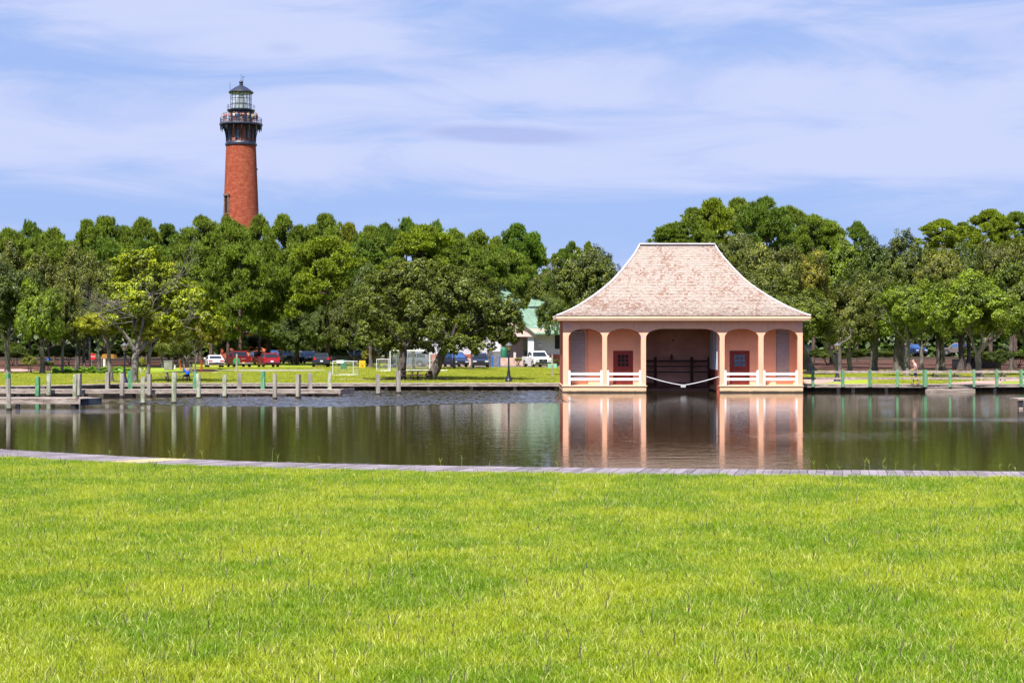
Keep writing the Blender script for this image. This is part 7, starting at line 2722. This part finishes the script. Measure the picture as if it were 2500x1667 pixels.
def person(label, loc, rz, pose, top, bottom, hair=None, skin=None, shoes=None, fingers=True, scale=1.0, hat=None, group=None, bag=None):
    """facing +y locally"""
    t = thing('person', label, 'person', loc, rz, group)
    t.scale = (scale,) * 3
    J = pose
    sk = skin or skin_m
    V, E, Rr = [], [], []

    def add(p, r, par=None):
        V.append(p)
        Rr.append(r)
        if par is not None:
            E.append((par, len(V) - 1))
        return len(V) - 1
    pel = add(J['pelvis'], (.135, .105))
    sp1 = add(J['waist'], (.125, .095), pel)
    ch = add(J['chest'], (.16, .11), sp1)
    nk = add(J['neck'], .055, ch)
    hd = add(J['head'], (.078, .092), nk)
    ht = add(J['headtop'], (.060, .070), hd)
    H = Vector(J['head'])
    fwd = Vector(J.get('face', (0, 1, 0)))
    add(tuple(H + fwd * .098 + Vector((0, 0, .012))), .014, hd)
    for s in ('l', 'r'):
        sg_ = -1 if s == 'l' else 1
        a = add(J['sh_' + s], .058, ch)
        b_ = add(J['el_' + s], .042, a)
        c_ = add(J['wr_' + s], .027, b_)
        W_ = Vector(J['wr_' + s])
        d = (W_ - Vector(J['el_' + s])).normalized()
        hand = add(tuple(W_ + d * .055), (.036, .018), c_)
        if fingers:
            side = d.cross(Vector((0, 1, .2))).normalized()
            base = W_ + d * .09
            for k, (off, ln_) in enumerate(((-.026, .062), (-.009, .075), (.009, .072), (.026, .055))):
                f0 = add(tuple(base + side * off), .009, hand)
                f1 = add(tuple(base + side * off * 1.1 + d * ln_ * .5 + Vector((0, .008, 0))), .008, f0)
                add(tuple(base + side * off * 1.1 + d * ln_ + Vector((0, .022, 0))), .007, f1)
            th = add(tuple(W_ + d * .05 + side * .034 * -sg_), .010, hand)
            add(tuple(W_ + d * .085 + side * .055 * -sg_), .008, th)
        hp = add(J['hip_' + s], .085, pel)
        kn = add(J['kn_' + s], .056, hp)
        an = add(J['an_' + s], .036, kn)
        add(J['toe_' + s], .030, an)
    skin_mesh('body', V, E, Rr, sk, t)
    # shirt
    pv = Vector(J['pelvis'])
    V2 = [tuple(pv + Vector((0, 0, .06))), J['waist'], J['chest'], tuple(Vector(J['neck']) * .35 + Vector(J['chest']) * .65)]
    E2 = [(0, 1), (1, 2), (2, 3)]
    R2 = [(.155, .125), (.15, .118), (.185, .132), (.11, .09)]
    for s in ('l', 'r'):
        V2.append(J['sh_' + s])
        E2.append((2, len(V2) - 1))
        R2.append(.074)
        V2.append(tuple(Vector(J['sh_' + s]).lerp(Vector(J['el_' + s]), .75)))
        E2.append((len(V2) - 2, len(V2) - 1))
        R2.append(.062)
    skin_mesh('shirt', V2, E2, R2, top, t, root=1)
    V3 = [tuple(pv + Vector((0, 0, .08))), tuple(pv)]
    E3 = [(0, 1)]
    R3 = [(.15, .12), (.155, .125)]
    for s in ('l', 'r'):
        V3.append(J['hip_' + s])
        E3.append((1, len(V3) - 1))
        R3.append(.105)
        V3.append(tuple(Vector(J['hip_' + s]).lerp(Vector(J['kn_' + s]), .85)))
        E3.append((len(V3) - 2, len(V3) - 1))
        R3.append(.082)
    skin_mesh('shorts', V3, E3, R3, bottom, t, root=1)
    hc = H * .45 + Vector(J['headtop']) * .55 - fwd * .018
    if hat is None:
        skin_mesh('hair', [tuple(hc - fwd * .03 - Vector((0, 0, .06))), tuple(hc), tuple(hc + Vector((0, 0, .05)))], [(0, 1), (1, 2)], [(.078, .06), (.086, .09), (.06, .06)], hair or hair_d, t, root=1)
    else:
        c_ = skin_mesh('cap', [tuple(hc + Vector((0, 0, -.005))), tuple(hc + Vector((0, 0, .055)))], [(0, 1)], [(.094, .104), (.07, .075)], hat, t)
        bb_ = hc + fwd * .15 + Vector((0, 0, .0))
        MB().box(tuple(bb_), (.14, .13, .015)).build('cap_brim', hat, t, world=False, bevel=.005)
    if shoes:
        for s in ('l', 'r'):
            a, b_ = Vector(J['an_' + s]), Vector(J['toe_' + s])
            skin_mesh('shoe', [tuple(a + Vector((0, -.04, -.05))), tuple(a.lerp(b_, .5) + Vector((0, 0, -.018))), tuple(b_)], [(0, 1), (1, 2)], [(.045, .045), (.048, .045), (.042, .03)], shoes, t, root=1)
    if bag:
        c_ = Vector(J['chest']) + Vector((0, -.2, -.06))
        MB().box(tuple(c_), (.28, .16, .4)).build('backpack', bag, t, world=False, bevel=.05)
    return t


def stand(arms='down', spread=.1, turn=0.0, lean=0.0):
    J = dict(pelvis=(0, 0, .95), waist=(0, lean * .2, 1.12), chest=(0, lean * .6, 1.33), neck=(0, lean * .9 + .01, 1.50), head=(0, lean + .03, 1.62), headtop=(0, lean + .02, 1.70),
             hip_l=(-.09, 0, .90), hip_r=(.09, 0, .90), kn_l=(-spread, .02, .49), kn_r=(spread, .02, .49), an_l=(-spread - .01, 0, .08), an_r=(spread + .01, 0, .08), toe_l=(-spread - .02, .15, .035), toe_r=(spread + .02, .15, .035),
             sh_l=(-.19, lean * .7, 1.40), sh_r=(.19, lean * .7, 1.40))
    if arms == 'down':
        J.update(el_l=(-.25, lean * .5, 1.13), el_r=(.25, lean * .5, 1.13), wr_l=(-.25, .08, .89), wr_r=(.25, .08, .89))
    elif arms == 'rail':
        J.update(el_l=(-.26, .14, 1.17), el_r=(.26, .14, 1.17), wr_l=(-.18, .35, 1.08), wr_r=(.18, .35, 1.08))
    elif arms == 'camera':
        J.update(el_l=(-.27, .18, 1.30), el_r=(.27, .18, 1.30), wr_l=(-.07, .25, 1.56), wr_r=(.07, .25, 1.56))
    elif arms == 'wave':
        J.update(el_l=(-.33, .08, 1.52), el_r=(.27, .18, 1.28), wr_l=(-.14, .12, 1.72), wr_r=(.07, .27, 1.52))
    elif arms == 'wide':
        J.update(el_l=(-.42, .12, 1.36), el_r=(.40, .14, 1.34), wr_l=(-.62, .22, 1.40), wr_r=(.30, .36, 1.40))
    return J


# walking man on the right boardwalk (walks to the left, bent arms)
walk = dict(pelvis=(0, 0, .93), waist=(0, .02, 1.10), chest=(0, .08, 1.32), neck=(0, .14, 1.48), head=(0, .19, 1.59), headtop=(0, .18, 1.67), face=(0, .93, -.30),
            hip_l=(-.09, 0, .88), hip_r=(.09, 0, .88), kn_l=(-.10, .16, .49), kn_r=(.10, -.04, .47), an_l=(-.10, .20, .09), an_r=(.10, -.24, .10), toe_l=(-.11, .36, .045), toe_r=(.11, -.10, .035),
            sh_l=(-.20, .08, 1.38), sh_r=(.20, .08, 1.38), el_l=(-.25, .02, 1.10), el_r=(.25, .0, 1.10), wr_l=(-.17, .24, 1.04), wr_r=(.17, .25, 1.02))
YP = GY(938.5)
person('man in grey cap, pale pink shirt and blue shorts walking left on the boardwalk', (WX(2236, YP), YP, 0.0), R(88), walk, cloth('pale_pink', (.62, .42, .38)), cloth('denim', (.04, .11, .30)), shoes=cloth('black_shoe', (.02, .02, .025)), hat=cloth('grey_cap', (.36, .34, .33)), scale=1.03)
# seated person at the left picnic table
sit = dict(pelvis=(0, 0, .56), waist=(0, .02, .73), chest=(0, .06, .93), neck=(0, .10, 1.08), head=(0, .14, 1.19), headtop=(0, .13, 1.27), face=(0, .95, -.25),
           hip_l=(-.09, .04, .54), hip_r=(.09, .04, .54), kn_l=(-.12, .42, .52), kn_r=(.12, .42, .52), an_l=(-.12, .40, .10), an_r=(.12, .36, .10), toe_l=(-.13, .55, .04), toe_r=(.13, .50, .04),
           sh_l=(-.19, .06, .98), sh_r=(.19, .06, .98), el_l=(-.24, .22, .78), el_r=(.24, .22, .78), wr_l=(-.10, .30, 1.00), wr_r=(.08, .32, .96))
YT = GY(934) + 1.0 - .72
person('person in a bright blue shirt and black shorts sitting at the left picnic table', (WX(457, YT), YT, -.02), R(38), sit, cloth('bright_blue', (.01, .12, .62)), cloth('black', (.01, .012, .02)), hair=hair_d, skin=skin_d, shoes=cloth('teal_shoe', (.03, .22, .28)))
# visitors on the lighthouse gallery
rG = lr(47.5)
folk = [
    (-38, 'camera', (.55, .42, .40), (.55, .35, .5), hair_l, 'fair haired visitor in pale pink at the left end of the gallery'),
    (-35.5, 'rail', (.55, .22, .50), (.55, .30, .4), hair_d, 'visitor in a lilac pink top leaning on the gallery rail at left'),
    (-30, 'wide', (.45, .10, .12), (.10, .25, .30), hair_d, 'visitor in dark red with a raised arm, third from the left of the gallery'),
    (-19.5, 'camera', (.60, .30, .14), (.60, .58, .55), hair_l, 'visitor in an orange top and white shorts facing the pond'),
    (-9.5, 'wave', (.72, .70, .66), (.20, .05, .05), hair_d, 'visitor in a white shirt shading the eyes with an arm'),
    (-2.5, 'camera', (.03, .16, .50), (.10, .03, .08), hair_l, 'visitor with a blue shirt and dark shorts in the middle of the gallery'),
    (7.5, 'wide', (.05, .03, .04), (.60, .55, .5), hair_d, 'visitor in black with white shorts right of the middle of the gallery'),
    (12.5, 'camera', (.25, .02, .04), (.12, .04, .04), hair_d, 'visitor in a maroon top right beside the one in black'),
    (24, 'camera', (.62, .40, .28), (.04, .20, .22), hair_l, 'visitor in a peach top and teal shorts at the right of the dark drum'),
    (33.5, 'down', (.62, .50, .45), (.35, .10, .10), hair_d, 'visitor in a pale top in front of the one with a green pack'),
    (36.5, 'rail', (.03, .35, .24), (.02, .03, .08), hair_d, 'visitor with a green shirt near the right end of the gallery'),
    (40, 'camera', (.10, .03, .10), (.20, .08, .08), hair_d, 'visitor in purple, second from the right end of the gallery'),
    (42.5, 'down', (.20, .03, .05), (.10, .05, .08), hair_d, 'visitor in dark red at the right end of the gallery'),
]
for i, (dx, arms, ct, cb_, hr, lab) in enumerate(folk):
    # dx: photograph pixels from the tower axis
    x = lr(dx)
    y = -math.sqrt(max(0.05, rG * rG - x * x))
    rz = math.atan2(-x, y) if False else math.atan2(y, x) - PI / 2
    person(lab, (LX + x, LY + y, GZ), rz, stand(arms, spread=.08 + .03 * (i % 3), lean=.03 * (i % 2)), cloth('gallery_top_%s' % 'abcdefghijklm'[i], ct), cloth('gallery_shorts_%s' % 'abcdefghijklm'[i], cb_), hair=hr, fingers=True, shoes=cloth('pale_shoe', (.5, .48, .45)), scale=.97 + .03 * (i % 3), group='visitors on the lighthouse gallery')
